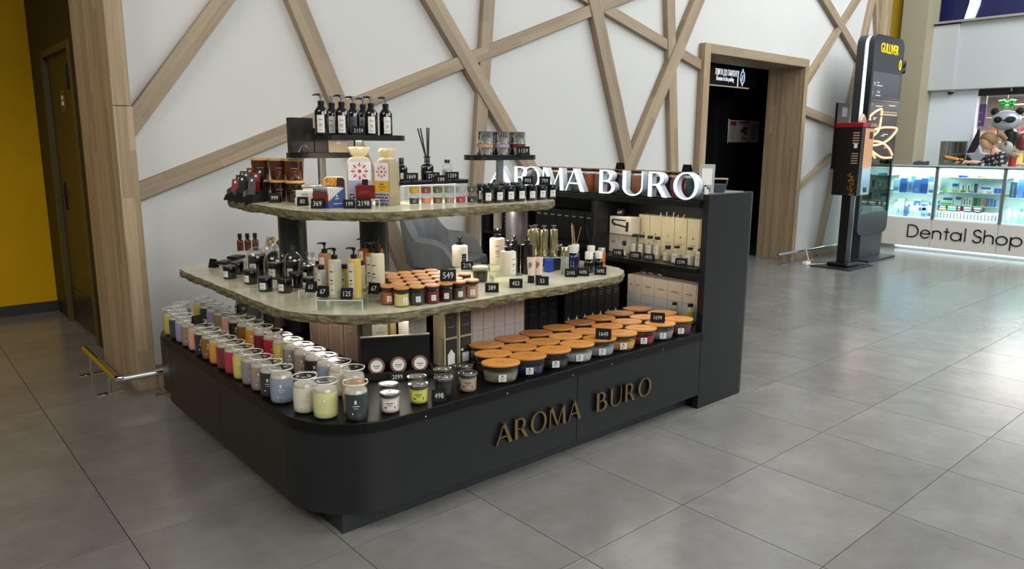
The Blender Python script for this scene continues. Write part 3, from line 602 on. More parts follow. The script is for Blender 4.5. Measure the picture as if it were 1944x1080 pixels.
def ellipse_candle(lab, x, y, col, rz, lid='C68A4E'):
    t = thing('ellipse_candle', lab, 'candle', (x, y, .4505), rz, 'oval candles with wooden lids on the front counter')
    put('glass_bowl', cached('ell', lambda: MB().shell([(.78, 0), (.88, .008), (.955, .03), (.985, .05), (.99, .072)], 32, sx=.0785, sy=.051).lathe([(.78, .0005), (.78, .004)], 32, sx=.0785, sy=.051).mesh('glass_bowl', smooth='open')), CLEAR, t)
    put('wax', cached('ellwax', lambda: MB().lathe([(.77, .006), (.86, .010), (.935, .03), (.955, .047)], 32, sx=.0785, sy=.051).mesh('wax', smooth=1)), wax(col), t)
    l = put('lid', cached('elllid', lambda: MB().lathe([(1.06, .078), (1.085, .080), (1.085, .087), (1.06, .089)], 36, sx=.0785, sy=.0525).mesh('lid', smooth=1)), mat('lidw_' + lid, lid, .42, noise=22, amt=.22, stretch=(3, 22, 22)), t)
    put('seal', cached('ellseal', lambda: MB().lathe([(.96, .066), (.97, .078)], 32, sx=.0785, sy=.051).mesh('seal', smooth=1)), LIDDARK, l)
    put('engraving', cached('ellmark', lambda: MB().box(-.020, -.004, .0890, -.014, .004, .0894).box(-.010, -.005, .0890, -.006, .005, .0894).box(-.002, -.005, .0890, .002, .005, .0894).box(.006, -.004, .0890, .016, .003, .0894).mesh('engraving')), mat('burnt_mark', '7A4A22', .6), l)
    p = put('label', cached('elllab', lambda: MB().box(-.017, -.0520, .014, .017, -.0495, .044).mesh('label')), LABEL, t)
    put('print', cached('ellprint', lambda: MB().box(-.011, -.0524, .033, .009, -.0519, .0345).box(-.004, -.0524, .036, .003, -.0519, .041).box(-.010, -.0524, .027, .010, -.0519, .0285).box(-.009, -.0524, .020, .004, -.0519, .0225).mesh('print')), INK, p)
    return t
def mini_candle(lab, x, y, col, off=0, lid='C98C52', z=.7805):
    t = thing('hourglass_candle', lab, 'candle', (x, y, z), facing(x, y, off), 'small hourglass candles with wooden lids on the lower slab')
    put('glass_jar', cached('mini', lambda: MB().shell([(.030, 0), (.0335, .004), (.032, .025), (.031, .045), (.0335, .066)], 22).lathe([(.030, .0005), (.030, .004)], 22).mesh('glass_jar', smooth='open')), CLEAR, t)
    put('wax', cached('miniwax', lambda: MB().lathe([(.0295, .005), (.0320, .008), (.0305, .030), (.0300, .045), (.0312, .056)], 22).mesh('wax', smooth=1)), wax(col), t)
    l = put('lid', cached('minilid', lambda: MB().lathe([(.0338, .0765), (.0346, .078), (.0346, .082), (.0334, .0835)], 24).mesh('lid', smooth=1)), mat('lidw_' + lid, lid, .42, noise=22, amt=.22, stretch=(3, 22, 22)), t)
    put('seal', cached('miniseal', lambda: MB().lathe([(.0325, .064), (.0330, .0765)], 22).mesh('seal', smooth=1)), LIDDARK, l)
    p = put('label', cached('minilab', lambda: MB().patch(.0336, .0327, .017, .042, -98, -62, 4).mesh('label', smooth='open')), LABEL, t)
    put('print', cached('miniprint', lambda: MB().patch(.0333, .0332, .034, .0355, -92, -68, 3).patch(.0335, .0334, .026, .028, -90, -72, 3).patch(.0337, .0336, .020, .0215, -88, -74, 3).mesh('print')), INK, p)
    return t
BGLASS = mat('black_glass', '08080A', .08, coat=.6)
def black_candle(lab, x, y, z, r, h, off=0, lid=True, top=None, group=None, lw=26, lab_side=-90):
    t = thing('black_candle', lab, 'candle', (x, y, z), facing(x, y, off), group)
    hb = h * (.86 if lid else 1.0)
    put('vessel', cached(('bk', r, h, lid), lambda: MB().lathe([(r * .93, 0), (r, .004), (r, hb - .003), (r * .97, hb), (r * .90, hb), (r * .90, hb - .008), (0.0, hb - .008)], 24).mesh('vessel', smooth=1)), BGLASS, t)
    if lid: put('lid', cached(('bklid', r, h), lambda: MB().lathe([(r * 1.0, hb + .0005), (r * 1.05, hb + .002), (r * 1.05, h - .003), (r * 1.0, h), (r * .9, h), (0, h - .001)], 24).mesh('lid', smooth=1)), mat('lid_black', '17171A', .3), t)
    elif top: put('wax', cached(('bkwax', r, h), lambda: MB().lathe([(r * .89, hb - .0078), (r * .89, hb - .004)], 20).mesh('wax')), wax(top), t)
    p = put('label', cached(('bklab', r, h, lw), lambda: MB().patch(r * 1.012, r * 1.012, h * .18, h * .64, lab_side - lw, lab_side + lw, 6).mesh('label', smooth='open')), LABEL, t)
    put('print', cached(('bkpr', r, h), lambda: MB().patch(r * 1.02, r * 1.02, h * .50, h * .52, lab_side - 16, lab_side + 14, 3).patch(r * 1.02, r * 1.02, h * .42, h * .45, lab_side - 12, lab_side + 12, 3).patch(r * 1.02, r * 1.02, h * .26, h * .28, lab_side - 14, lab_side + 10, 3).mesh('print')), INK, p)
    return t
PUMP = mat('pump_black', '0C0C0D', .3)
def pump_bottle(lab, x, y, z, r, hb, col, off=0, shoulder='flat', label=LABEL, lspan=(-130, -60), lz=(.12, .88), nozzle=pi, group=None, pumpm=None, hp=.045, chrome=False):
    """hb: height of the bottle body; the pump adds hp above it"""
    t = thing('pump_bottle', lab, 'bottle', (x, y, z), facing(x, y, off), group)
    pumpm = pumpm or PUMP
    if shoulder == 'flat': prof = [(r * .94, 0), (r, .004), (r, hb - .010), (r * .96, hb - .003), (r * .80, hb), (r * .42, hb + .003)]; zb = hb + .002
    else: prof = [(r * .94, 0), (r, .004), (r, hb * .78), (r * .86, hb * .85), (r * .46, hb * .97), (r * .40, hb)]; zb = hb - .001
    put('body', cached(('pb', r, hb, shoulder), lambda: MB().lathe(prof, 24).mesh('body', smooth=1)), col, t)
    k = r * .46
    p = put('pump', cached(('pp', r, hb, hp), lambda: MB().lathe([(k, zb), (k * 1.04, zb + hp * .36), (k * .7, zb + hp * .40)], 16).mesh('pump', smooth=1)), pumpm, t)
    put('stem', cached(('ps', r, hb, hp), lambda: MB().lathe([(k * .30, zb + hp * .38), (k * .30, zb + hp * .70), (k * .62, zb + hp * .72), (k * .62, zb + hp * .98), (k * .4, zb + hp)], 12).mesh('stem', smooth=1)), STEEL if chrome else pumpm, p)
    put('nozzle', cached(('pn', r, hb, hp), lambda: MB().tube([(0, 0, zb + hp * .9), (k * 1.6, 0, zb + hp * .93), (k * 2.5, 0, zb + hp * .86)], [k * .38, k * .3, k * .22], 8).mesh('nozzle', smooth=1)), pumpm, p, (0, 0, 0), (0, 0, nozzle))
    if label:
        q = put('label', cached(('pl', r, hb, lspan, lz), lambda: MB().patch(r * 1.012, r * 1.012, hb * lz[0], hb * lz[1], lspan[0], lspan[1], 6).mesh('label', smooth='open')), label, t)
        m0 = (lspan[0] + lspan[1]) / 2; dz = hb * (lz[1] - lz[0]); z0 = hb * lz[0]
        put('print', cached(('ppr', r, hb, lspan, lz), lambda: MB().patch(r * 1.02, r * 1.02, z0 + dz * .72, z0 + dz * .75, m0 - 16, m0 + 16, 3).patch(r * 1.02, r * 1.02, z0 + dz * .44, z0 + dz * .48, m0 - 12, m0 + 12, 3).patch(r * 1.02, r * 1.02, z0 + dz * .34, z0 + dz * .36, m0 - 15, m0 + 15, 3).patch(r * 1.02, r * 1.02, z0 + dz * .14, z0 + dz * .16, m0 - 15, m0 + 15, 3).mesh('print')), CHALK if label is SLATE else INK, q)
    return t
def cap_bottle(lab, x, y, z, r, hb, col, off=0, cap=None, capr=.55, hc=.025, label=LABEL, lspan=(-125, -65), lz=(.15, .75), shoulder='round', group=None, clear=False, fill=.8, nm='capped_bottle'):
    t = thing(nm, lab, 'bottle', (x, y, z), facing(x, y, off), group)
    if shoulder == 'round': prof = [(r * .9, 0), (r, .004), (r, hb * .74), (r * .93, hb * .83), (r * .70, hb * .92), (r * .42, hb * .96), (r * .40, hb)]
    elif shoulder == 'ball': prof = [(r * .75, 0), (r * .97, hb * .06), (r, hb * .5), (r * .9, hb * .68), (r * .55, hb * .82), (r * .34, hb * .88), (r * .34, hb)]
    else: prof = [(r * .92, 0), (r, .003), (r, hb - .006), (r * .9, hb), (r * .5, hb + .001)]
    if clear:
        put('glass', cached(('cbg', r, hb, shoulder), lambda: MB().shell(prof, 22).mesh('glass', smooth='open')), CLEAR, t)
        zz = hb * fill; pf = [(a * .93, max(b, .003)) for a, b in prof if b < zz]
        ra = pf[-1][0]
        put('liquid', cached(('cbl', r, hb, shoulder, fill), lambda: MB().lathe(pf + [(ra * .98, zz)] if zz > pf[-1][1] else pf, 22).mesh('liquid', smooth=1)), col, t)
    else: put('body', cached(('cb', r, hb, shoulder), lambda: MB().lathe(prof, 22).mesh('body', smooth=1)), col, t)
    if cap: put('cap', cached(('cc', r, hb, capr, hc), lambda: MB().lathe([(r * capr, hb + .0005), (r * capr, hb + hc - .002), (r * capr * .93, hb + hc)], 18).mesh('cap', smooth=1)), cap, t)
    if label:
        q = put('label', cached(('cl', r, hb, lspan, lz), lambda: MB().patch(r * 1.012, r * 1.012, hb * lz[0], hb * lz[1], lspan[0], lspan[1], 5).mesh('label', smooth='open')), label, t)
        m0 = (lspan[0] + lspan[1]) / 2; dz = hb * (lz[1] - lz[0]); z0 = hb * lz[0]
        put('print', cached(('clp', r, hb, lspan, lz), lambda: MB().patch(r * 1.022, r * 1.022, z0 + dz * .6, z0 + dz * .66, m0 - 14, m0 + 14, 3).patch(r * 1.022, r * 1.022, z0 + dz * .3, z0 + dz * .34, m0 - 12, m0 + 12, 3).mesh('print')), INK, q)
    return t
def reeds(parent, z0, specs, m, r=.0016):
    for ax, ay, L, bx_, by_ in specs:
        put('reed', MB().tube([(bx_, by_, z0 - .03), (bx_ + ax, by_ + ay, z0 + L)], r, 6).mesh('reed', smooth=1), m, parent)
def tent(x, y, z, txt, where, rz=None, w=.064, h=.042, tsize=.030, off=0, cat='price tag'):
    """folded chalkboard price tag with chalk figures"""
    lab = ('black folded price tag chalked %s ' % txt if txt else 'small black folded tag without readable figures ') + where
    t = thing('price_tag', lab, cat, (x, y, z + .0005), facing(x, y, off) if rz is None else rz, 'folded black price tags')
    put('card', cached(('tent', w, h), lambda: MB().prism([(-h * .36, 0), (-h * .30, 0), (0, h * .93), (h * .30, 0), (h * .36, 0), (.002, h), (-.002, h)][::-1], -w / 2, w / 2, plane='yz').mesh('card')), SLATE, t)
    if txt:
        ang = pi / 2 - atan2(h * .36, h)
        put('figures', text_mesh(txt, tsize, .0002, .82 if len(txt) < 5 else .66), CHALK, t, (0, -h * .19 - .0012, h * .48), (ang, 0, 0))
    return t
def carton(lab, x0, y0, z0, x1, y1, z1, m, group=None, rz=0, printm=None, face='y', name='carton', deco='lines', cat='box'):
    """printed carton standing free: body plus a printed front; face says which side looks at the customer"""
    t = thing(name, lab, cat, ((x0 + x1) / 2, (y0 + y1) / 2, z0 + .0004), rz, group)
    a, b, h = (x1 - x0) / 2, (y1 - y0) / 2, z1 - z0 - .0006
    put('body', cached(('ct', round(a, 4), round(b, 4), round(h, 4)), lambda: MB().box(-a, -b, 0, a, b, h).mesh('body', bevel=.0012, seg=1)), m, t)
    if printm:
        def pr():
            mb = MB()
            def q(u0, v0, u1, v1):
                if face == 'y': mb.box(u0 * a, -b - .0006, v0 * h, u1 * a, -b, v1 * h)
                else: mb.box(-a - .0006, u0 * b, v0 * h, -a, u1 * b, v1 * h)
            if deco == 'lines': q(-.5, .55, .5, .575); q(-.38, .50, .38, .515); q(-.3, .62, .3, .635)
            elif deco == 'logo':
                for k in range(10): u = cos(k * pi / 5); v = sin(k * pi / 5); q(-.3 + 0 + u * .28 + .28, .62 + v * .12, -.3 + u * .28 + .36, .62 + v * .12 + .02)
                q(-.5, .36, .5, .375); q(-.4, .30, .4, .31)
            elif deco == 'dot': q(-.12, .50, .12, .54); q(-.45, .34, .45, .355); q(-.25, .28, .25, .29)
            elif deco == 'top': q(-.55, .80, -.30, .83); q(-.22, .80, .02, .84); q(.10, .80, .40, .83)
            elif deco == 'label': q(-.62, .06, .62, .36); q(-.2, .40, .2, .44)
            elif deco == 'frame': q(-.8, .03, -.74, .97); q(.74, .03, .8, .97); q(-.4, .56, .4, .575); q(-.3, .5, .3, .51)
            elif deco == 'word': q(-.5, .46, .5, .50); q(-.3, .56, .3, .565); q(-.28, .39, .28, .395)
            return mb.mesh('print')
        put('print', cached(('cp', deco, face, round(a, 4), round(b, 4), round(h, 4)), pr), printm, t)
    return t
def riser(lab, x, y, z, w, d, h, rz=0, th=.004):
    t = thing('acrylic_riser', lab, 'riser', (x, y, z + .0003), rz)
    put('top', MB().box(-w / 2, -d / 2, h - th, w / 2, d / 2, h).mesh('top', bevel=.001, seg=1), ACRYL, t)
    for s in (-1, 1): put('side', MB().box(s * w / 2 - th / 2, -d / 2, 0, s * w / 2 + th / 2, d / 2, h - th).mesh('side', bevel=.001, seg=1), ACRYL, t)
    put('edge', MB().box(-w / 2, -d / 2 - .0008, h - th, w / 2, -d / 2, h).box(-w / 2 - th / 2, -d / 2 - .0008, 0, -w / 2 + th / 2, -d / 2, h).box(w / 2 - th / 2, -d / 2 - .0008, 0, w / 2 + th / 2, -d / 2, h).mesh('edge'), mat('acrylic_edge', 'CFD6CC', .2), t)
    return t
def cloche(lab, x, y, z, r, h, off=0):
    t = thing('glass_dome', lab, 'dome', (x, y, z + .0003))
    pr = [(r, 0), (r, h * .56)] + [(r * cos(radians(a)), h * .56 + (h * .44) * sin(radians(a))) for a in range(10, 90, 10)] + [(.004, h)]
    put('dome', cached(('cl', r, h), lambda: MB().shell(pr, 32).shell([(r - .0035, .0), (r - .0035, h * .56)] + [((r - .0035) * cos(radians(a)), h * .56 + (h * .44 - .0035) * sin(radians(a))) for a in range(10, 90, 10)] + [(.003, h - .0035)], 32).mesh('dome', smooth='open')), CLEAR, t)
    put('knob', cached('clk', lambda: MB().lathe([(.004, -.002), (.005, .004), (.009, .008), (.0125, .016), (.011, .024), (.005, .029), (0, .0295)], 16).mesh('knob', smooth=1)), glass('knob_glass', 'E8EFEC', .9), t, (0, 0, h))
    return t

# ================================================================ GOODS on the black worktop
rows = [('yellow', 'C9B24A'), ('dark teal', '1E3A3C'), ('lavender', '9C8CB8'), ('olive beige', '8F8562'), ('pale pink', 'DDA294'), ('near black', '1F2224'), ('caramel brown', '8A5A24'), ('orange', 'E09838'), ('maroon', '7A2030'), ('bright red', 'B8263A'), ('lemon yellow', 'D6CC5E'), ('stone grey', '8E8C8A'), ('taupe', '9C8A7A'), ('blue black', '22252A'), ('dusty blue', '8C96A8'), ('cream', 'DCD6C0'), ('pale lime', 'DAD896')]
for k, (nm, col) in enumerate(rows):
    y = 4.075 - .0985 * k; x = 1.146
    if k == 15: x, y = 1.168, 2.535
    if k == 16: x, y = 1.200, 2.432
    jar_candle('%s jar candle in the outer row along the left counter edge' % nm, x, y, col, off=rnd.uniform(-.3, .3))
    if nm == 'pale lime': nm, col = 'peach', 'E0B483'
    y2 = 4.265 - .1095 * k
    jar_candle('%s jar candle in the inner row of the left counter' % nm, 1.362, y2, col, off=rnd.uniform(-.3, .3))
jar_candle('dark green jar candle alone at the front corner of the counter', 1.280, 2.346, '2A3434', off=.05)
jar_candle('yellow jar candle at the far end of the left counter beside the rail', 1.225, 4.17, 'C2B070', off=.2)
tumbler('white tumbler candle nearest the rounded corner', 1.412, 2.322, 'D8D2C4')
tumbler('brown tumbler candle behind the white one', 1.462, 2.412, '5A3B28', paper='6B4A34')
tumbler('lime yellow tumbler candle with a silver lid', 1.553, 2.335, 'C8C65A', paper='C9C65E')
tumbler('umber tumbler candle behind the lime yellow one', 1.602, 2.418, '4A3A2A', paper='54432F')
tumbler('charcoal tumbler candle behind the 498 price tag', 1.680, 2.340, '26282C', paper='2C2E33')
tumbler('greige tumbler candle behind the charcoal one', 1.742, 2.432, '8A7C70', paper='6E635A')
tumbler('sand coloured tumbler candle beside the oval candles', 1.790, 2.322, 'A89880', paper='A59278')
tumbler('olive tumbler candle behind the sand coloured one', 1.838, 2.412, '6A6A58', paper='65655A')
tent(1.628, 2.302, .4505, '498', 'leaning by the charcoal tumbler', off=.1, w=.058, h=.046)
tent(1.128, 3.610, .600, '', 'lying on the outer jar lids', off=.4, w=.05, h=.04)
tent(1.380, 3.690, .600, '99', 'lying on the inner jar lids', off=.5, w=.05, h=.05, tsize=.024)
t = thing('wrapped_parcel', 'crumpled clear plastic parcel behind the inner jar row at the far end', 'parcel', (1.565, 4.10, .4505))
mb = MB(); mb.lathe([(.05, 0), (.075, .03), (.07, .10), (.05, .16), (.02, .185), (.0, .19)], 14); mb.v = [(x * (1 + .14 * sin(i * 2.3)), y * (1 + .14 * sin(i * 3.1)), z + .006 * sin(i * 5.7) * (z > .01)) for i, (x, y, z) in enumerate(mb.v)]
put('wrap', mb.mesh('wrap'), mat('plastic_wrap', 'A9A9A4', .25, coat=.5), t)
# open black gift box with three candles lying inside
gb = thing('gift_box', 'open black gift box with its lid raised, holding three lying candles', 'box', (1.685, 2.700, .4505), -.45)
put('tray_floor', MB().box(-.155, -.055, 0, .155, .055, .006).mesh('tray_floor'), MATTE, gb)
put('front_lip', MB().box(-.155, -.058, 0, .155, -.052, .030).box(-.155, -.052, 0, -.149, .055, .030).box(.149, -.052, 0, .155, .055, .030).mesh('front_lip'), MATTE, gb)
put('raised_lid', MB().box(-.155, .055, 0, .155, .066, .165).mesh('raised_lid'), MATTE, gb)
put('lid_edge', MB().box(-.156, .050, .161, .156, .068, .166).mesh('lid_edge'), mat('lid_edge_grey', '8E8A80', .5), gb)
for k, (u, nm) in enumerate(((-.095, 'left'), (0, 'middle'), (.095, 'right'))):
    t = thing('boxed_candle', 'brown-rimmed candle lying %s in the open black gift box' % nm, 'candle', (1.685 + u * cos(-.45) + .004 * sin(-.45), 2.700 + u * sin(-.45) - .004 * cos(-.45), .4575 + .038), -.45, 'candles in the open gift box')
    put('jar', cached('bxj', lambda: MB().lathe([(.034, -.02), (.036, .03), (.034, .036)], 24).mesh('jar', smooth=1)), mat('amber_brown', '5A3424', .2), t, (0, 0, 0), (radians(72), 0, 0))
    l = put('lid', cached('bxl', lambda: MB().lathe([(.036, .036), (.036, .042), (.028, .043), (.0, .0432)], 24).mesh('lid', smooth=1)), mat('lid_cocoa', '6A3F26', .45), t, (0, 0, 0), (radians(72), 0, 0))
    put('label', cached('bxlab', lambda: MB().lathe([(.026, .0435), (.026, .0442)], 20).mesh('label')), LABEL, l)
    put('print', cached('bxpr', lambda: MB().box(-.015, -.002, .0443, .015, .001, .0448).box(-.01, -.010, .0443, .01, -.008, .0448).mesh('print')), INK, l)
tent(1.640, 2.630, .4505, '2099', 'on the lip of the open black gift box', rz=-.45, w=.07, h=.034, tsize=.028)

FRONT = [('olive grey', '77776A'), ('navy', '1B2140'), ('bottle green', '1C2A22'), ('pale grey', 'A9ABA4'), ('blue grey', '8C9698'), ('amber orange', 'C9984A'), ('cherry red', '7E1C24'), ('steel grey', '7C7F80'), ('burgundy', '4E1C2C')]
ANG = -.55
for k, (nm, col) in enumerate(FRONT):
    ellipse_candle('%s oval candle in the front row on the counter' % nm, 1.977 + .1585 * k, 2.330, col, ANG + rnd.uniform(-.04, .04), rnd.choice(('C9863C', 'CC8C42', 'C08038')))
for k in range(9):
    ellipse_candle('dark oval candle, %s from the left in the middle row' % ORD[k], 2.040 + .1565 * k, 2.458 + .002 * k, rnd.choice(('1E2226', '2C1E1A', '3A2A22', '24302A')), ANG + rnd.uniform(-.04, .04), rnd.choice(('C4823C', 'C88A48', 'B97A3A')))
for k in range(8):
    ellipse_candle('dark oval candle, %s from the left in the back row' % ORD[k], 2.110 + .1655 * k, 2.592 + .006 * k, rnd.choice(('1E2226', '2C1E1A', '3A2A22', '24302A')), ANG + rnd.uniform(-.04, .04), rnd.choice(('A5683A', 'B0713C', 'B97A3A')))
tent(2.605, 2.300, .5405, '1649', 'on an oval candle mid front row', w=.075, h=.050, off=-.1)
tent(3.085, 2.345, .5405, '1699', 'on an oval candle at the right', w=.075, h=.050, off=-.1)

# stacked boxes under the lower slab
ROSY = mat('rosy_card', 'A48A7C', .55, noise=30, amt=.16, stretch=(14, 14, 3)); ROSYW = mat('rosy_edge', 'C9BDB4', .5)
for k, (a, b) in enumerate(((3.345, 3.465), (3.262, 3.338), (3.105, 3.255), (2.965, 3.098))):
    carton('tall rosy wood-print box, %s from the back on the left of the stacks' % ORD[k], 1.638, a, .4505, 1.735, b, .735, ROSY, 'tall rosy boxes below the lower slab', printm=ROSYW, face='x', deco='frame')
carton('small pinkish box behind the square black post, lower of two', 1.62, 3.86, .4505, 1.73, 4.02, .56, mat('pink_card', '8C7A74', .6), 'small pinkish boxes', printm=WHITE, face='x', deco='dot')
carton('small pinkish box behind the square black post, upper of two', 1.62, 3.86, .561, 1.73, 4.01, .68, mat('pink_card2', '97857E', .6), 'small pinkish boxes', printm=WHITE, face='x', deco='dot')
PALEG = mat('pale_green_card', '9C9C8E', .55); PINKW = mat('pink_white_card', 'B8AAA2', .55); PINKINK = mat('pink_print', '8A7B74', .6)
carton('greenish white box behind the open black gift box', 1.655, 2.86, .4505, 1.74, 2.95, .735, PALEG, printm=PINKINK, deco='lines')
tag(put('gold_strip_box', MB().box(1.745, 2.845, .4506, 1.775, 2.92, .735).mesh('gold_strip_box', bevel=.001, seg=1), GOLD), 'slim gold box between two white boxes', 'box')
carton('white box with a round emblem behind the open black gift box', 1.782, 2.75, .4505, 1.880, 2.84, .735, mat('white_card_shade', 'B9B4AE', .55), printm=PINKINK, deco='logo')
for k, (a, b) in enumerate(((1.902, 1.978), (1.985, 2.062))):
    for q, (z0, z1) in enumerate(((.4505, .585), (.5865, .735))):
        t = carton('black-faced box with cream sides, %s of the %s stack beside the oval candles' % (('lower', 'upper')[q], ('left', 'right')[k]), a, 2.642, z0, b, 2.73, z1, mat('cream_box', 'B9AE86', .5), 'black-faced boxes with cream sides')
        put('dark_face', MB().box(-.030, -.0455, .004, .034, -.0442, z1 - z0 - .004).mesh('dark_face'), mat('box_charcoal', '2A2927', .5), t)
        if q == 0:
            put('warning_label', MB().box(-.020, -.0462, .010, .020, -.0456, .055).prism([(-.022, .055), (.022, .055), (0, .082)] if k == 0 else [(-.02, .062), (-.012, .070), (-.02, .078), (-.028, .070)], -.0462, -.0456, plane='xz').mesh('warning_label'), LABEL, t)
        else: put('print', MB().box(-.018, -.0462, .05, .02, -.0456, .054).box(-.015, -.0462, .095, .016, -.0456, .098).mesh('print'), mat('grey_print', '6E6C68', .6), t)
xs = [2.072, 2.143, 2.213, 2.284, 2.353, 2.421, 2.487]
for k in range(6):
    carton('pinkish white box with a round emblem, %s from the left in the lower row' % ORD[k], xs[k] + .001, 2.742, .4505, xs[k + 1] - .001, 2.83, .562, PINKW, 'pinkish white boxes below the lower slab', printm=PINKINK, deco='logo')
    carton('pinkish white box with printed lines, %s from the left in the upper row' % ORD[k], xs[k] + .001, 2.742, .5625, xs[k + 1] - .001, 2.83, .735, PINKW, 'pinkish white boxes below the lower slab', printm=PINKINK, deco='lines')
BLKBOX = mat('black_box', '101112', .45); GREYP = mat('dim_print', '4A4A4C', .6)
for k in range(7):
    x0 = 2.90 + .068 * k
    t = carton('tall black box, %s from the left in the row behind the oval candles' % ORD[k], x0 + .002, 2.86, .4505, x0 + .066, 2.95, .735 - (k % 2) * .006, BLKBOX, 'tall black boxes behind the oval candles', printm=GREYP, deco='lines')
    put('white_mark', MB().prism([(-.012, .02), (.012, .02), (0, .045)], -.0466, -.0455, plane='xz').mesh('white_mark'), mat('mark_white', 'A8A8A4', .6), t)
for k in range(5):
    carton('matte black box, %s from the left in the shade under the slab' % ORD[k], 2.51 + .076 * k, 2.90, .4505, 2.582 + .076 * k, 2.985, .70, mat('matte_black_box', '0A0B0D', .6), 'matte black boxes in the shade under the slab', printm=GREYP, deco='dot')

# ================================================================ GOODS on the lower slab
Z1 = .7803
GB = 'black lidded candles at the left of the lower slab'
black_candle('black lidded candle nearest the left tip of the lower slab', 1.345, 3.735, Z1, .0335, .066, off=-.75, group=GB)
black_candle('black lidded candle just behind the one at the left tip', 1.425, 3.84, Z1, .0335, .066, off=-.75, group=GB)
black_candle('black lidded candle in front of the first glass dome', 1.37, 3.525, Z1, .033, .072, off=-.75, group=GB)
black_candle('black lidded candle in the front, left of two with square white labels', 1.352, 3.305, Z1, .0325, .068, off=-.45, group=GB)
black_candle('black lidded candle in the front, right of two with square white labels', 1.408, 3.215, Z1, .0335, .069, off=-.65, group=GB)
black_candle('wider black lidded candle behind the two front ones', 1.503, 3.30, Z1, .034, .075, off=-.9, group=GB)
black_candle('small black lidded candle beside the brown capped bottle', 1.520, 3.205, Z1, .027, .060, off=-.7, group=GB)
for k, (x, y) in enumerate(((1.44, 4.06), (1.52, 4.10))):
    t = thing('travel_tin', 'flat black tin with a thick lid behind the left candles, %s' % ('nearer the left edge' if k == 0 else 'stacked higher'), 'tin', (x, y, Z1), .6, 'flat black tins')
    put('tin', MB().lathe([(.034, 0), (.035, .003), (.035, .026 + k * .016)], 24).mesh('tin', smooth=1), mat('tin_white', 'A5A095', .4), t)
    put('lid', MB().box(-.042, -.036, .0265 + k * .016, .042, .036, .043 + k * .016).mesh('lid', bevel=.004), BLACK, t)
tent(1.40, 4.13, Z1, '', 'at the left tip of the lower slab', rz=-1.2, w=.05, h=.048)
# candles under glass domes
for k, (nm, x, y, r, h, hc) in enumerate((('first glass dome from the left', 1.490, 3.742, .058, .150, .105), ('front glass dome behind the square labels', 1.528, 3.590, .060, .145, .085), ('dome with the tall knob by the graphite post', 1.578, 3.49, .049, .150, .100), ('dome left of the soap bottles', 1.605, 3.392, .044, .125, .085))):
    black_candle('open black candle under the %s' % nm, x, y, Z1, .042 if r > .055 else .036 if r > .045 else .033, hc, off=-.55, lid=False, top=('C8A078', 'D2AA7C', 'B8B0A0', 'D6CBB4')[k], group='open black candles under glass domes')
    cloche('%s, clear with a ball knob' % nm, x, y, Z1, r, h)
cloche('smaller clear glass dome behind the front dome', 1.605, 3.845, Z1, .045, .155)
cloche('tiny clear glass dome beside the tall amber soap pump', 1.745, 3.50, Z1, .034, .105)
cloche('small clear glass dome right of the dome left of the soap bottles', 1.668, 3.455, Z1, .036, .110)
AMB = mat('amber_glass', '5E2A0C', .1, coat=.6)
riser('clear acrylic riser under the amber bottles at the back left', 1.615, 4.185, Z1, .16, .09, .072, rz=-.3)
for k in range(3):
    cap_bottle('amber bottle with black cap on the back riser, %s from the left' % ORD[k], 1.580 + .040 * k, 4.195 - .012 * k, Z1 + .0725, .0185, .068, AMB, cap=PUMP, capr=.62, hc=.030, label=None, group='amber bottles at the back left')
for k, (x, y, c) in enumerate(((1.668, 4.0, 'C9A878'), (1.735, 4.10, 'B8965E'), (1.70, 3.93, '8A5C3C'))):
    t = cap_bottle('clear diffuser flask with a round wooden stopper, %s from the left' % ORD[k], x, y, Z1 + .0005, .030, .118, liquid('CFCBB8'), clear=True, shoulder='ball', fill=.45, label=None, group='flasks with wooden ball stoppers', nm='stopper_flask')
    put('stopper', cached('ballst', lambda: MB().lathe([(.006, -.012), (.006, .0)] + [(.0165 * sin(radians(a)), .0145 - .0165 * cos(radians(a))) for a in range(30, 180, 15)] + [(0, .031)], 18).mesh('stopper', smooth=1)), mat('ball_' + c, c, .5, noise=40, amt=.1), t, (0, 0, .118 + .0005))

# soap bottles on clear risers
riser('clear acrylic riser at the front under the yellow soap bottles', 1.468, 2.765, Z1, .19, .17, .048, rz=-.70)
riser('clear acrylic riser under the tall cream pump bottle', 1.652, 2.770, Z1, .11, .11, .049, rz=-.55)
riser('clear acrylic riser at the left under the small capped bottles', 1.468, 3.005, Z1, .14, .11, .047, rz=-.70)
riser('higher acrylic riser under the dark amber soap pumps', 1.762, 3.030, Z1, .16, .10, .090, rz=-.5)
zs = Z1 + .0493
NL = mat('narrow_label', 'C9C0B0', .6); SP = 'soap and lotion bottles on the acrylic risers'
def soap(lab, x, y, z, r, hb, col, pump=True, off=0, l=None):
    if pump: pump_bottle(lab, x, y, z, r, hb, col, off=off, label=NL, lspan=(-150, -95), lz=(.08, .92), nozzle=pi, group=SP, hp=.048)
    else: cap_bottle(lab, x, y, z, r, hb, col, off=off, cap=PUMP, capr=.72, hc=.020, label=NL, lspan=(-150, -95), lz=(.06, .9), shoulder='flat', group=SP)
soap('tall amber-topped clear pump bottle at the left of the soaps', 1.474, 2.935, zs, .027, .160, mat('soap_amber_clear', '9C6A44', .12, coat=.6))
soap('pale grey green pump bottle in the front row of soaps', 1.432, 2.765, zs, .028, .158, mat('soap_sage', 'B4B49C', .3))
soap('mustard yellow pump bottle at the front of the soaps', 1.486, 2.698, zs, .028, .163, mat('soap_yellow', 'C0A656', .3))
soap('small grey capped bottle in front of the clear pump bottle', 1.418, 2.862, zs, .0195, .105, mat('soap_grey', 'A9AA9E', .3), pump=False)
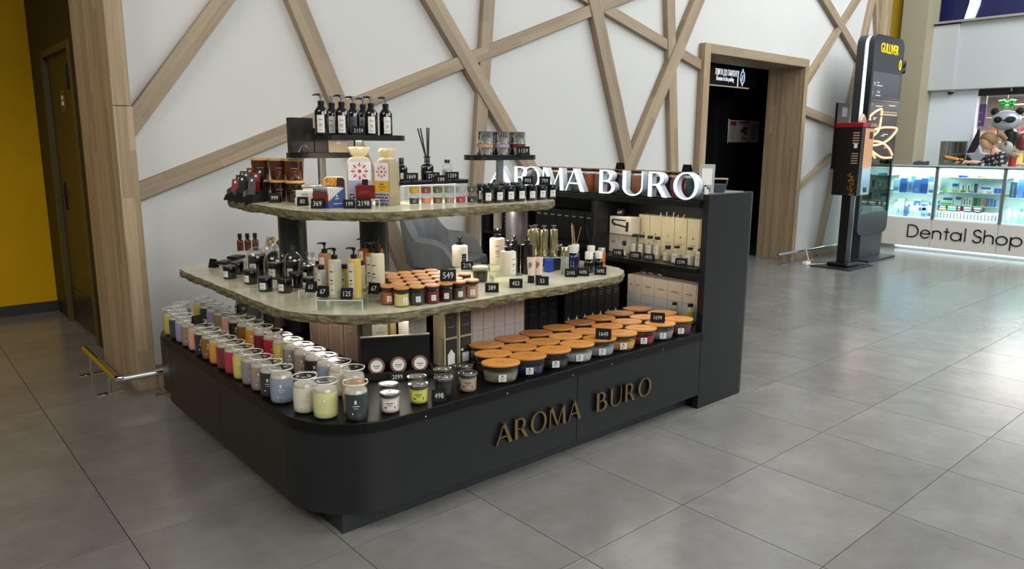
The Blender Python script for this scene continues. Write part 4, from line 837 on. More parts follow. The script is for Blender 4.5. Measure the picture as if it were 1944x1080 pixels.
soap('small mustard capped bottle between two front pumps', 1.492, 2.790, zs, .0195, .110, mat('soap_mustard', 'B09848', .3), pump=False)
soap('small brown capped bottle at the far left of the soaps', 1.497, 3.045, Z1 + .0476, .019, .095, mat('soap_brown', '8A5830', .25), pump=False)
soap('tall cream pump bottle standing apart at the right of the soaps', 1.640, 2.770, zs + .001, .031, .163, mat('soap_cream', 'C9C3A4', .35))
soap('dark amber pump bottle at the back, left of two', 1.730, 3.048, Z1 + .0905, .0255, .105, mat('soap_dark_amber', '7A3E12', .1, coat=.6))
soap('dark amber pump bottle at the back, right of two', 1.786, 3.012, Z1 + .0905, .0265, .105, mat('soap_dark_amber', '7A3E12', .1, coat=.6))
soap('honey coloured pump bottle in front of the black post', 1.690, 2.905, Z1 + .0305, .0275, .165, mat('soap_honey', 'A8701C', .1, coat=.6))
soap('small amber capped bottle below the two dark pumps', 1.640, 2.985, Z1 + .0005, .0195, .135, mat('soap_dark_amber', '7A3E12', .1, coat=.6), pump=False)
soap('small pale capped bottle behind the mustard pump', 1.602, 2.848, Z1 + .0505, .0185, .105, mat('soap_pale', 'BFB38E', .3), pump=False)
riser('low acrylic riser under the honey pump and pale bottle', 1.655, 2.900, Z1, .15, .09, .029, rz=-.5)
for x, y, z, tx, wh, o in ((1.404, 2.930, Z1 + .0478, '60', 'by the small brown bottle', -.5), (1.392, 2.795, zs, '67', 'in front of the small grey bottle', -.5), (1.446, 2.692, zs, '125', 'at the foot of the mustard pump', -.25), (1.590, 2.715, zs + .001, '67', 'left of the tall cream pump', -.4)):
    tent(x, y, z, tx, wh, off=o, w=.05, h=.046, tsize=.030)
tent(1.64, 3.09, Z1, '150', 'standing high among the glass domes', off=-.3, w=.05, h=.125, tsize=.034)

# hourglass candles
MW = {(0, 0): ('lime yellow', 'CFC878'), (1, 0): ('dark green', '2A3A36'), (2, 0): ('wine red', '6E1A20'), (3, 0): ('dark plum', '2E1418'), (4, 0): ('chestnut brown', '5A4030'), (5, 0): ('salmon pink', 'BE8474')}
e1 = Vector((.0686, -.0150)); e2 = Vector((.036, .0800))
for j in range(5):
    for i in range(6):
        x, y = Vector((1.664, 2.618)) + e1 * i + e2 * j
        if j == 1 and i == 5 or j == 4 and i > 3 or j == 3 and i > 4: continue
        y += .010 * max(0, i - 2) * (1 if j == 0 else .6)
        lid = rnd.choice(('C98A5A', 'D08E4C', 'C27C48', 'D0964E'))
        if j == 0: nm, col = MW[(i, 0)]; lab = '%s hourglass candle in the front row on the lower slab' % nm
        else: nm, col = '', rnd.choice(('B0522A', '8A4A2A', '6A2A20', '4A3A30', '7A5A40')); lab = 'hourglass candle in row %s behind the front row, %s from the left' % (('one', 'two', 'three', 'four')[j - 1], ORD[i])
        mini_candle(lab, x, y, col, off=rnd.uniform(-.05, .35), lid=lid)
mini_candle('orange hourglass candle at the left end beside the tall cream pump', 1.640, 2.690, 'A85428', lid='C27C48')
tent(1.905, 2.612, Z1 + .0840, '549', 'on the lids of the hourglass candles', off=.1, w=.070, h=.050, tsize=.040)

# right half of the lower slab
riser('white acrylic riser under the large white pump bottles', 2.43, 3.02, Z1, .30, .26, .040, rz=-.55)
riser('acrylic riser under the front white pump bottle', 2.37, 2.755, Z1, .15, .12, .040, rz=-.45)
IV = mat('ivory_bottle', 'DDD2BE', .4); LK = 'white pump bottles on the acrylic risers'
pump_bottle('white pump bottle with a black square label', 2.352, 3.115, Z1 + .0405, .042, .112, IV, label=SLATE, lspan=(-75, -35), lz=(.22, .62), group=LK, hp=.045, nozzle=-pi / 2)
pump_bottle('blush white pump bottle in the middle, highest of three', 2.560, 3.050, Z1 + .0405, .042, .142, mat('blush_bottle', 'DCC8B4', .4), label=mat('blush_bottle', 'DCC8B4', .4), lspan=(-120, -60), lz=(.2, .9), group=LK, hp=.050, nozzle=-pi / 2)
pump_bottle('front white pump bottle on the clear riser', 2.378, 2.748, Z1 + .0405, .040, .120, IV, label=mat('ivory_label', 'E2DAC8', .5), lspan=(-70, -20), lz=(.1, .9), group=LK, hp=.052, nozzle=-pi / 2)
t = thing('swing_top_jar', 'small clip-top jar filled with black scrub and tied with cord', 'jar', (2.288, 2.860, Z1), facing(2.288, 2.86))
put('glass', MB().shell([(.034, 0), (.038, .006), (.041, .05), (.039, .066)], 24).mesh('glass', smooth='open'), CLEAR, t)
put('scrub', MB().lathe([(.033, .002), (.0365, .008), (.0385, .052)], 24).mesh('scrub', smooth=1), mat('black_scrub', '15171A', .3), t)
put('glass_lid', MB().lathe([(.038, .068), (.041, .070), (.041, .076), (.030, .081), (.0, .082)], 24).mesh('glass_lid', smooth=1), mat('lid_frost', 'B8B29C', .25), t)
put('wire_clip', MB().tube([(-.042, 0, .078), (-.050, 0, .066), (-.047, 0, .045), (-.042, 0, .060)], .0018, 6).mesh('wire_clip', smooth=1), STEEL, t)
put('wire_clip', MB().tube([(.042, 0, .078), (.050, 0, .066), (.047, 0, .045), (.042, 0, .060)], .0018, 6).mesh('wire_clip', smooth=1), STEEL, t)
put('rim_ring', MB().tube([(.040 * cos(a), .040 * sin(a), .0665) for a in [k * pi / 10 for k in range(21)]], .0020, 6).mesh('rim_ring', smooth=1), mat('cord', 'B8A888', .7), t)
for k, (x, y) in enumerate(((2.575, 2.925), (2.625, 2.880))):
    pump_bottle('tall black pump bottle right of the white ones, %s of two' % ('left', 'right')[k], x, y, Z1 + .0005, .032, .160, mat('pump_body_black', '0E0E10', .2), label=SLATE, lspan=(-100, -50), lz=(.3, .6), group='tall black pump bottles', hp=.046, nozzle=-pi / 2)
for k, (x, y) in enumerate(((2.462, 2.668), (2.502, 2.655))):
    t = thing('cream_tube', 'blush tube with a black cap standing on its cap, %s of two' % ('left', 'right')[k], 'tube', (x, y, Z1), facing(x, y, -.2), 'blush cream tubes')
    put('cap', MB().lathe([(.017, 0), (.0175, .003), (.0165, .038)], 18).mesh('cap', smooth=1), BLACK, t)
    mb = MB(); n = 18
    for z, rx, ry in ((.0385, .0165, .0165), (.07, .0185, .0135), (.13, .0225, .002)):
        for i in range(n): a = 2 * pi * i / n; mb.v.append((rx * cos(a), ry * sin(a), z))
    for q in range(2):
        for i in range(n): j = (i + 1) % n; mb.f.append((q * n + i, q * n + j, (q + 1) * n + j, (q + 1) * n + i)); mb.mi.append(0)
    mb.f.append(tuple(range(n))); mb.f.append(tuple(2 * n + i for i in range(n))); mb.mi += [0, 0]
    put('tube', mb.mesh('tube', smooth=1), mat('tube_blush', 'D9C4B4', .45), t)
    put('print', MB().box(-.008, -.0150, .075, -.004, -.0135, .105).box(.0, -.0150, .085, .0015, -.0135, .105).box(.004, -.0150, .085, .0055, -.0135, .105).mesh('print'), INK, t, (0, 0, 0))
CH = mat('champagne_metal', 'C9BE98', .12, .9); GC = 'champagne metal cylinders on a clear riser'
riser('clear acrylic riser under the champagne cylinders', 2.795, 2.925, Z1, .17, .13, .075, rz=-.5)
for k, (x, y) in enumerate(((2.735, 2.965), (2.785, 2.985), (2.790, 2.920), (2.840, 2.895))):
    t = thing('metal_cylinder', 'tall champagne metal atomiser on the riser, %s from the left' % ORD[k], 'bottle', (x, y, Z1 + .0755), facing(x, y), GC)
    put('case', cached('chc', lambda: MB().lathe([(.0215, 0), (.022, .002), (.022, .146), (.0205, .15)], 22).mesh('case', smooth=1)), CH, t)
    put('knob', cached('chk', lambda: MB().lathe([(.006, .1502), (.006, .164), (.015, .165), (.015, .170), (.006, .171)], 14).mesh('knob', smooth=1)), STEEL, t)
tag(bx('blue_carton', 2.735, 2.825, Z1 + .0004, 2.775, 2.86, Z1 + .068, mat('royal_blue', '1B3F9C', .4), bevel=.001), 'small royal blue box in front of the champagne cylinders', 'box')
carton('small black box under the clear riser beside the blue one', 2.785, 2.85, Z1, 2.85, 2.90, Z1 + .07, BLKBOX, printm=GREYP, deco='dot')
t = cap_bottle('frosted grey spray bottle with a champagne metal cap', 2.770, 2.735, Z1, .0215, .098, mat('frost_grey', '8C8C82', .45), cap=CH, capr=.98, hc=.052, label=None, shoulder='flat')
WC = mat('cap_white', 'D6D2C8', .4)
DG = 'diffusers with white caps on the lower slab'
def diff(lab, x, y, r, hb, col, specs, rm, off=0, capr=.85, clear=False):
    t = cap_bottle(lab, x, y, Z1, r, hb, col, off=off, cap=WC, capr=capr, hc=.040, label=None, group=DG, nm='reed_diffuser', clear=clear, fill=.6)
    reeds(t, hb + .04, specs, rm)
    put('ornament', MB().patch(r * 1.012, r * 1.012, hb * .2, hb * .5, -110, -104, 2).patch(r * 1.012, r * 1.012, hb * .2, hb * .5, -84, -78, 2).patch(r * 1.012, r * 1.012, hb * .16, hb * .19, -115, -70, 3).mesh('ornament'), mat('ornament_grey', '8E90A6', .5), t)
R1 = mat('reed_cream', 'D6C8AA', .6); R2 = mat('reed_black', '1A1614', .6); R3 = mat('reed_tan', 'B08058', .6)
diff('navy glass diffuser with a wide white cap and one cream reed', 2.950, 2.850, .034, .088, mat('glass_navy', '1A1F48', .1, coat=.6), [(-.012, 0, .115, 0, 0)], R1)
diff('black faceted diffuser with a white cap, left of two', 2.910, 2.690, .026, .075, BGLASS, [], R2)
diff('black faceted diffuser with a white cap, right of two', 2.968, 2.672, .024, .075, BGLASS, [], R2)
diff('dark glass diffuser with black and tan reeds behind the faceted pair', 3.045, 2.80, .026, .085, mat('glass_smoke', '3A3540', .1, coat=.6), [(-.03, .0, .11, 0, 0), (.02, .02, .12, 0, 0)], R2)
diff('violet glass diffuser with tan reeds behind the faceted pair', 3.02, 2.90, .026, .085, mat('glass_violet', '5A5270', .1, coat=.6), [(-.025, .01, .12, 0, 0), (-.02, .02, .11, .004, 0), (.03, -.01, .10, 0, 0)], R3)
cap_bottle('orange bottle with a black band at the right tip of the lower slab', 3.105, 2.775, Z1, .0235, .085, mat('orange_liquid', 'C07038', .15, coat=.5), cap=mat('orange_cap', 'B8B0A4', .15, .3), capr=.9, hc=.026, label=SLATE, lspan=(-150, -30), lz=(.26, .36), shoulder='flat')
for k, (x, y) in enumerate(((2.86, 3.02), (2.92, 3.03), (2.98, 3.02), (2.90, 3.09), (2.97, 3.10))):
    black_candle('round black jar at the back near the steel post, %s from the left' % ORD[k], x, y, Z1, .030, .085, group='round black jars at the back of the lower slab')
carton('pale blue card box standing among the round black jars', 2.985, 3.05, Z1 + .087, 3.03, 3.075, Z1 + .135, mat('pale_blue_card', '5E748C', .5), printm=CHALK, deco='dot')
for k, (x, y) in enumerate(((3.03, 3.06), (3.08, 3.00), (3.09, 3.09))):
    cap_bottle('clear glass bottle with chrome collar at the back right of the slab, %s of three' % ORD[k], x, y, Z1, .024, .080, liquid('A9A4B0'), cap=CHROME, capr=.5, hc=.02, label=None, clear=True, fill=.5, group='clear bottles with chrome collars')
for x, y, tx, wh, o in ((2.466, 2.590, '53', 'in front of the blush tubes', 0), (2.320, 2.622, '453', 'in front of the front white pump', 0), (2.160, 2.612, '389', 'right of the hourglass candles', 0), (2.742, 2.660, '2193', 'in front of the navy diffuser', -.1), (2.812, 2.640, '1695', 'in front of the left faceted diffuser', -.1), (2.910, 2.605, '1695', 'in front of the right faceted diffuser', 0)):
    tent(x, y, Z1, tx, wh, off=o, tsize=.030 if len(tx) < 4 else .026)
tent(2.312, 3.000, Z1 + .0404, '219', 'below the white bottle with black label', tsize=.034)

# ================================================================ GOODS on the upper slab and its pole shelves
Z2 = 1.1603
S2Z, S1Z, S3Z = 1.5072, 1.4172, 1.4082
HB = 'black hand wash bottles on the highest shelf'
for k, (x, y, nm) in enumerate(((1.689, 3.335, 'first from the left, in front'), (1.798, 3.335, 'third from the left, in front'), (1.962, 3.335, 'sixth from the left, in front'), (2.048, 3.335, 'last on the right'), (1.802, 3.445, 'second from the left, at the back'), (1.897, 3.400, 'fourth from the left, with a grey label'), (1.986, 3.455, 'fifth from the left, hidden behind another'))):
    pump_bottle('black hand wash bottle on the highest shelf, %s' % nm, x, y, S2Z, .0335, .138, BGLASS, off=(-.1, 0, .12, .3, -.1, .1, -.3)[k], shoulder='cone', label=mat('grey_label', '55565A', .6) if k == 5 else LABEL, lspan=(-125, -62), lz=(.06, .66), nozzle=pi if k != 4 else pi / 2, group=HB, hp=.055, chrome=True)
tent(1.868, 3.300, S2Z, '2159', 'in front of the hand wash bottles', w=.066, h=.040, tsize=.028)
EMB = mat('embossed_copper', '5A3420', .4, .5)
b = carton('large black gift box with a copper emblem on the gift box shelf', 1.640, 3.575, S1Z, 1.762, 3.625, S1Z + .175, mat('gift_black', '15100D', .45))
put('emblem', MB().box(-.012, -.0262, .085, .016, -.0252, .089).box(-.008, -.0262, .075, .012, -.0252, .077).box(-.008, -.0262, .093, -.002, -.0252, .112).box(.002, -.0262, .093, .006, -.0252, .106).mesh('emblem'), EMB, b)
carton('dark brown gift box behind the highest shelf pole', 1.766, 3.575, S1Z, 1.838, 3.625, S1Z + .125, mat('gift_brown', '1E1713', .45))
b = carton('beige gift box with a white emblem on the gift box shelf', 1.842, 3.57, S1Z, 1.955, 3.63, S1Z + .115, mat('gift_beige', 'B29E86', .5))
put('emblem', MB().box(-.012, -.0312, .045, .012, -.0302, .048).box(-.008, -.0312, .05, -.004, -.0302, .075).box(.004, -.0312, .05, .008, -.0302, .075).box(-.008, -.0312, .075, .008, -.0302, .078).mesh('emblem'), WHITE, b)
t = thing('card_stand', 'small bent silver card stand in front of the large black gift box', 'stand', (1.690, 3.545, S1Z))
put('strip', MB().tube([(-.028, 0, .001), (-.010, 0, .034), (0, 0, .038), (.010, 0, .034), (.028, 0, .001)], .004, 6).mesh('strip', smooth=1), STEEL, t)
# three tilted racks of fragrance sachets
RACKS = mat('rack_side', '6E6A66', .5)
for k, (x, y) in enumerate(((1.535, 4.035), (1.535, 3.935), (1.530, 3.79))):
    t = thing('sachet_rack', 'sloping black rack of hanging car fragrance sachets, %s from the left' % ORD[k], 'rack', (x, y, Z2), facing(x, y, -.55), 'sloping sachet racks')
    put('tray', MB().prism([(-.09, 0), (.07, 0), (.07, .075), (.062, .075), (-.088, .022)], -.030, .030, plane='yz').mesh('tray', bevel=.001, seg=1), MATTE, t)
    put('side_board', MB().prism([(-.075, .025), (.07, .076), (.075, .100), (-.07, .055)], -.0325, -.0305, plane='yz').mesh('side_board'), RACKS, t)
    put('front_card', MB().prism([(-.115, .002), (-.108, .002), (-.085, .030), (-.09, .032)], -.028, .028, plane='yz').mesh('front_card'), SLATE, t)
    for q in range(3):
        s = put('sachet', MB().prism([(-.05 + q * .04, .040 + q * .014), (-.046 + q * .04, .039 + q * .014), (-.026 + q * .04, .130 + q * .020 - (k == 0) * .02), (-.030 + q * .04, .131 + q * .020 - (k == 0) * .02)], -.021, .021, plane='yz').mesh('sachet'), mat(('sachet_red', 'sachet_black', 'sachet_grey')[(k + q) % 3], ('8A2620', '121214', '4A4A48')[(k + q) % 3], .4), t)
        put('hang_hole', MB().prism([(-.0372 + q * .04, .108 + q * .020 - (k == 0) * .02), (-.0366 + q * .04, .108 + q * .020 - (k == 0) * .02), (-.0345 + q * .04, .120 + q * .020 - (k == 0) * .02), (-.0351 + q * .04, .120 + q * .020 - (k == 0) * .02)], -.006, .006, plane='yz').mesh('hang_hole'), WHITE, s)
t = thing('fragrance_card', 'red hanging fragrance card raised above the sachet racks', 'card', (1.630, 4.02, Z2), facing(1.63, 4.02, -.3))
put('holder', MB().box(-.004, -.003, 0, .004, .003, .10).mesh('holder'), BLACK, t)
c = put('card', MB().box(-.022, -.004, .10, .022, .004, .165).mesh('card', bevel=.003), mat('card_red', '7E1820', .4), t)
put('hang_hole', MB().box(-.007, -.0046, .150, .007, -.004, .158).mesh('hang_hole'), WHITE, c)
# stacked amber jars with wooden lids
AJ = mat('amber_jar', '4A2208', .08, coat=.7)
for k, (x, y) in enumerate(((1.600, 3.885), (1.655, 3.778), (1.690, 3.665))):
    for q in range(2):
        t = thing('amber_jar_candle', 'dark amber candle jar with a wooden lid, %s of the %s stack' % (('lower', 'upper')[q], ('left', 'middle', 'right')[k]), 'candle', (x, y, Z2 + .0004 + q * .1135), facing(x, y), 'stacked amber candle jars on the upper slab')
        put('jar', cached('ajar', lambda: MB().lathe([(.040, 0), (.044, .005), (.046, .05), (.049, .09), (.049, .098)], 28).mesh('jar', smooth=1)), AJ if q else mat('amber_jar_shade', '2A1608', .1, coat=.7), t)  # lower jars get a darker glass, shade put into the colour
        put('lid', cached('ajl', lambda: MB().lathe([(.050, .0985), (.052, .100), (.052, .110), (.050, .112)], 28).mesh('lid', smooth=1)), mat('lidw_pale', 'CDA468', .45, noise=20, amt=.15, stretch=(3, 20, 20)), t)
        put('print', cached('ajp', lambda: MB().patch(.0478, .049, .060, .064, -112, -70, 4).patch(.047, .0475, .045, .047, -104, -76, 4).mesh('print')), mat('jar_print_grey', '9A8C7C', .5), t)
tent(1.585, 3.685, Z2, '999', 'in front of the stacked amber jars', off=-.3, w=.055, h=.05)
# soaps, tins, boxes
PWH = mat('soap_box_white', 'D4D0C8', .5)
for k, (x, y, z, a, h) in enumerate(((1.655, 3.480, 0, -.55, .036), (1.658, 3.477, .0365, -.50, .034), (1.730, 3.555, 0, -.6, .040), (1.735, 3.555, .0405, -.55, .036), (1.740, 3.452, .0, -.5, .038))):
    t = thing('soap_box', 'white soap box left of the patterned carton, %s' % ('front lower one', 'front upper one', 'rear lower one', 'rear upper one', 'nearest the patterned carton')[k], 'box', (x, y, Z2 + .0004 + z), a, 'white soap boxes')
    put('carton', MB().box(-.048, -.030, 0, .048, .030, h).mesh('carton', bevel=.0015, seg=1), PWH, t)
    put('print', MB().box(-.02, -.0306, h * .35, .012, -.030, h * .6).mesh('print'), mat('soft_print', '9A9690', .6), t)
t = thing('silver_pouch', 'shiny silver pouch lying on the pile of white soap boxes', 'pouch', (1.740, 3.557, Z2 + .0775), -.5)
put('pouch', MB().prism(rounded([(-.062, -.035, .012), (.062, -.035, .012), (.062, .035, .012), (-.062, .035, .012)], 4), 0, .018).mesh('pouch', smooth=1, bevel=.007), mat('foil', 'D8D8D2', .22, .8, bump=.6, bscale=40), t)
tent(1.725, 3.650, Z2, '', 'standing behind the silver pouch', w=.05, h=.055)
tent(1.610, 3.415, Z2, '80', 'in front of the white soap boxes', off=-.2, w=.052, h=.044)
tent(1.600, 3.235, Z2, '369', 'in front of the patterned box', off=-.2, w=.060, h=.046, tsize=.034)
t = thing('display_carton', 'patterned open carton with red and blue faces holding white sachets', 'box', (1.675, 3.262, Z2 + .0004), facing(1.675, 3.262, .62))
put('left_face', MB().box(-.052, -.060, 0, -.049, .060, .030).mesh('left_face'), mat('carton_navy', '2A3A6A', .5), t)
put('red_band', MB().box(-.053, -.060, .030, -.049, .060, .068).mesh('red_band'), mat('carton_red', '7A2A22', .5), t)
mb = MB()
for k in range(8): mb.prism([(-.058 + k * .0145, .070), (-.046 + k * .0145, .070), (-.052 + k * .0145, .094)], -.053, -.049, plane='yz')
o = put('zigzag_band', mb.mesh('zigzag_band'), mat('carton_dark', '2A2A2E', .5), t); o['kind'] = 'stuff'
put('left_back', MB().box(-.0505, -.060, .066, -.049, .060, .098).mesh('left_back'), PWH, t)
put('blue_face', MB().prism([(-.049, 0), (.05, 0), (.05, .098), (-.049, .030)], -.062, -.060, plane='xz').mesh('blue_face'), mat('carton_blue', '33477E', .5), t)
put('rear_face', MB().box(.048, -.06, 0, .05, .06, .098).box(-.049, .058, 0, .05, .06, .098).mesh('rear_face'), mat('carton_blue', '33477E', .5), t)
put('emblem', MB().box(-.004, -.0626, .050, .004, -.062, .062).box(-.012, -.0626, .042, .012, -.062, .046).box(-.02, -.0626, .018, .03, -.062, .022).mesh('emblem'), CHALK, t)
for k in range(7): put('sachet', MB().box(-.044 + k * .013, -.056, .004, -.034 + k * .013, .052, .094).mesh('sachet'), PWH, t)
t = thing('gilded_tin', 'tin box with a mottled gold and black front behind the patterned carton', 'tin', (1.815, 3.475, Z2 + .0004), facing(1.815, 3.475, .1))
put('tin', MB().prism(rounded([(-.055, 0, .004), (.055, 0, .004), (.055, .135, .02), (-.055, .135, .02)], 5), -.02, .02, plane='xz').mesh('tin', bevel=.002), mat('tin_cream', 'B9AA88', .4), t)
put('gold_front', MB().prism(rounded([(-.051, .004, .003), (.0, .004, .003), (.012, .131, .003), (-.051, .131, .017)], 4), -.0212, -.020, plane='xz').mesh('gold_front'), mat('gold_mottle', 'B07A2C', .4, .3, noise=55, amt=.75), t)
put('dark_front', MB().prism(rounded([(.001, .004, .003), (.051, .004, .003), (.051, .131, .017), (.013, .131, .003)], 4), -.0212, -.020, plane='xz').mesh('dark_front'), mat('tin_dark', '1A1410', .4, noise=70, amt=.8), t)
put('seal', MB().lathe([(.008, -.0004), (.008, .0004)], 14).mesh('seal'), WHITE, t, (.032, -.0216, .03), (pi / 2, 0, 0))
# two printed pouches tied at the top
def bag(lab, x, y, z, w, d, h, rz, band, kraft):
    t = thing('printed_bag', lab, 'bag', (x, y, z + .0004), rz, 'sunburst printed bags')
    mb = MB(); n = 24; rowsz = [(0, 1, 1), (.03, 1.02, 1.02), (.5, 1.0, 1.0), (.84, .98, .9), (.93, .72, .62), (.965, .42, .36), (1.0, .60, .5), (1.10, .80, .55), (1.13, .82, .4)]
    for zz, sx, sy in rowsz:
        for i in range(n):
            a = 2 * pi * i / n + pi / 4; c, s_ = cos(a), sin(a); q = max(abs(c), abs(s_)); k_ = .25 + .75 / 1
            px_, py_ = (c / q * .85 + c * .15), (s_ / q * .85 + s_ * .15)
            wob = 1 + (.10 * sin(i * 2.6) if zz > .9 else .0)
            mb.v.append((px_ * w / 2 * sx * wob, py_ * d / 2 * sy * wob, zz * h + (.006 * sin(i * 1.9) if zz > 1.05 else 0)))
    R_ = len(rowsz)
    for q in range(R_ - 1):
        for i in range(n): j = (i + 1) % n; mb.f.append((q * n + i, q * n + j, (q + 1) * n + j, (q + 1) * n + i)); mb.mi.append(1 if q >= 4 else 0)
    mb.f.append(tuple(reversed(range(n)))); mb.mi.append(0); mb.f.append(tuple((R_ - 1) * n + i for i in range(n))); mb.mi.append(1)
    put('pouch', mb.mesh('pouch', smooth=1), [kraft, mat('bag_frill', 'E3CFA0', .6)], t)
    f = -d / 2 * 1.02 - .0015
    put('white_panel', MB().box(-w * .45, f, h * .50, w * .45, f + .0012, h * .86).mesh('white_panel'), mat('bag_white', 'E6E2E4', .55), t)
    put('colour_band', MB().box(-w * .45, f, h * .27, w * .45, f + .0012, h * .50).mesh('colour_band'), band, t)
    put('lower_panel', MB().box(-w * .45, f, .004, w * .45, f + .0012, h * .27).mesh('lower_panel'), mat('bag_pattern_base', 'B9B6C4', .55), t)
    mb = MB()
    for i in range(7):
        for j in range(4): mb.box(-w * .43 + i * w * .125, f - .0004, h * .02 + j * h * .062, -w * .43 + i * w * .125 + w * (.07 + .03 * ((i + j) % 2)), f, h * .02 + j * h * .062 + h * .034)
    o_ = put('pattern', mb.mesh('pattern'), mat('bag_indigo', '33304E', .55), t); o_['kind'] = 'stuff'
    cz = h * .68; red = mat('bag_red', 'C8402E', .5); gr = mat('bag_grey_ray', 'A9A4BE', .5)
    put('sun_disc', MB().prism([(w * .075 * cos(a), cz + w * .075 * sin(a)) for a in [k * pi / 8 for k in range(16)]], f - .0005, f, plane='xz').mesh('sun_disc'), red, t)
    for k in range(16):
        a = k * pi / 8; L0, L1, wd_ = (w * .15, w * .38, w * .046) if k % 2 == 0 else (w * .12, w * .40, w * .014)
        p = [(L0 * cos(a), cz + L0 * sin(a)), ((L0 + L1) / 2 * cos(a) + wd_ * sin(a), cz + (L0 + L1) / 2 * sin(a) - wd_ * cos(a)), (L1 * cos(a), cz + L1 * sin(a)), ((L0 + L1) / 2 * cos(a) - wd_ * sin(a), cz + (L0 + L1) / 2 * sin(a) + wd_ * cos(a))]
        put('ray', MB().prism(p, f - .0005, f, plane='xz').mesh('ray'), red if k % 2 == 0 else gr, t)
    put('band_print', MB().box(-.012, f - .0005, h * .42, .012, f, h * .44).box(-.02, f - .0005, h * .37, .02, f, h * .385).box(-.015, f - .0005, h * .32, .015, f, h * .33).mesh('band_print'), mat('band_ink', '4A4450', .6), t)
bag('white sunburst bag with a lavender band and tied frilled top', 1.850, 3.275, Z2, .122, .070, .250, facing(1.85, 3.275, .05), mat('band_lavender', 'A6A2BA', .55), mat('kraft_pale', 'C9BFA8', .6))
bag('white sunburst bag with a yellow band and a kraft paper side', 1.975, 3.215, Z2, .088, .105, .245, facing(1.985, 3.235, -.55), mat('band_yellow', 'D9A428', .55), mat('kraft_side', 'A39576', .6))
riser('clear acrylic riser under the red perfume bottle', 1.822, 3.172, Z2, .13, .08, .040, rz=facing(1.822, 3.172))
t = thing('perfume_bottle', 'square red glass bottle with a black cap on a clear riser', 'bottle', (1.822, 3.172, Z2 + .0406), facing(1.822, 3.172))
put('flask', MB().box(-.047, -.022, 0, .047, .022, .067).mesh('flask', bevel=.004), mat('red_glass', '6E1A10', .08, coat=.7), t)
put('cap', MB().box(-.0145, -.012, .0675, .0145, .012, .093).mesh('cap', bevel=.002), BLACK, t)
put('print', MB().box(-.03, -.0226, .034, .02, -.022, .036).box(-.03, -.0226, .027, .005, -.022, .0285).mesh('print'), mat('red_print', 'A84A34', .5), t)
tent(1.768, 3.098, Z2, '2198', 'below the red perfume bottle', w=.070, h=.050, off=.05, tsize=.034)
tent(1.720, 3.150, Z2, '199', 'left of the one below the red bottle', w=.055, h=.042)
# votives, two tiers
VT = [('yellow', 'CFA428'), ('brick red', '8A3830'), ('moss green', '5E6434'), ('misty grey', '8E9690'), ('pale clear', 'A9B2AE'), ('smoky', '4A5450')]
VB = [('forest green', '2E3A2E'), ('apricot', 'D88A60'), ('cinnamon', '7A4A28'), ('sand', '9A8870'), ('crimson', 'B02438'), ('charcoal', '1E2020')]
for i in range(6):
    for q in range(2):
        nm, col = (VB, VT)[q][i]
        x, y = 2.047 + .0585 * i, 3.085 - .0185 * i
        t = thing('votive_candle', '%s votive glass in the %s tier beside the printed bag' % (nm, ('lower', 'upper')[q]), 'candle', (x, y, Z2 + .0004 + q * .0525), facing(x, y), 'two tiers of small votive glasses')
        put('glass', cached('vg', lambda: MB().shell([(.0225, 0), (.0245, .004), (.0262, .05), (.0262, .0515)], 20).lathe([(.0225, .0005), (.0225, .009)], 20).mesh('glass', smooth='open')), CLEAR, t)
        put('wax', cached('vw', lambda: MB().lathe([(.0232, .010), (.0240, .012), (.0250, .040)], 20).mesh('wax', smooth=1)), wax(col), t)
        put('print', cached('vp', lambda: MB().patch(.0257, .0259, .026, .030, -96, -84, 2).patch(.0255, .0256, .019, .021, -102, -78, 3).mesh('print')), mat('votive_print', 'D8CFB8', .5), t)
tent(2.190, 3.055, Z2 + .1055, '199', 'on top of the votive glasses', w=.072, h=.044)
# bottles on the low shelf
Z4 = Z2 + .1184
cap_bottle('black bottle with a black cap on the low shelf, left', 2.075, 3.24, Z4, .031, .082, BGLASS, cap=PUMP, capr=.42, hc=.034, lspan=(-100, -52), lz=(.1, .48))
t = cap_bottle('black diffuser bottle with thick black reeds on the low shelf', 2.235, 3.24, Z4, .034, .088, BGLASS, cap=PUMP, capr=.42, hc=.028, lspan=(-100, -52), lz=(.1, .5), nm='reed_diffuser')
put('collar', MB().lathe([(.018, .1165), (.019, .118), (.019, .122)], 16).mesh('collar', smooth=1), PUMP, t)
reeds(t, .12, [(-.046, 0, .145, 0, 0), (-.032, .0, .146, .0, 0), (.0, 0, .15, .002, 0), (.006, .004, .148, .006, 0)], R2, .0042)
cap_bottle('clear refill bottle with a black cap on the low shelf', 2.365, 3.24, Z4, .030, .086, liquid('AEB6B8'), cap=PUMP, capr=.5, hc=.018, clear=True, fill=.6, lspan=(-95, -48), lz=(.1, .55))
tent(2.100, 3.19, Z4, '1849', 'on the low shelf, left', w=.072, h=.040)
tent(2.235, 3.19, Z4, '2749', 'on the low shelf, middle', w=.072, h=.040)
tent(2.360, 3.19, Z4, '1359', 'on the low shelf, right', w=.072, h=.040)
for i in range(7):
    x, y = 2.440 + .0825 * i, 2.995 + .004 * i
    black_candle('black labelled candle on the upper slab, %s from the votive glasses' % ORD[i], x, y, Z2, .0285, .088 - (i > 3) * .006, off=.12, lid=(i not in (0, 4)), top='2A2826', group='black labelled candles on the upper slab', lw=34, lab_side=-72)
for i in range(4):
    black_candle('black candle in the rear row of the upper slab, %s from the left' % ORD[i], 2.46 + .085 * i, 3.068 + .004 * i, Z2, .0285, .098, off=.1, lid=True, group='black candles in the rear row of the upper slab')
tent(2.735, 2.998, Z2 + .0885, '993', 'on top of the black labelled candles, left', w=.060, h=.044)
tent(2.870, 3.005, Z2 + .0825, '799', 'on top of the black labelled candles, right', w=.062, h=.046)
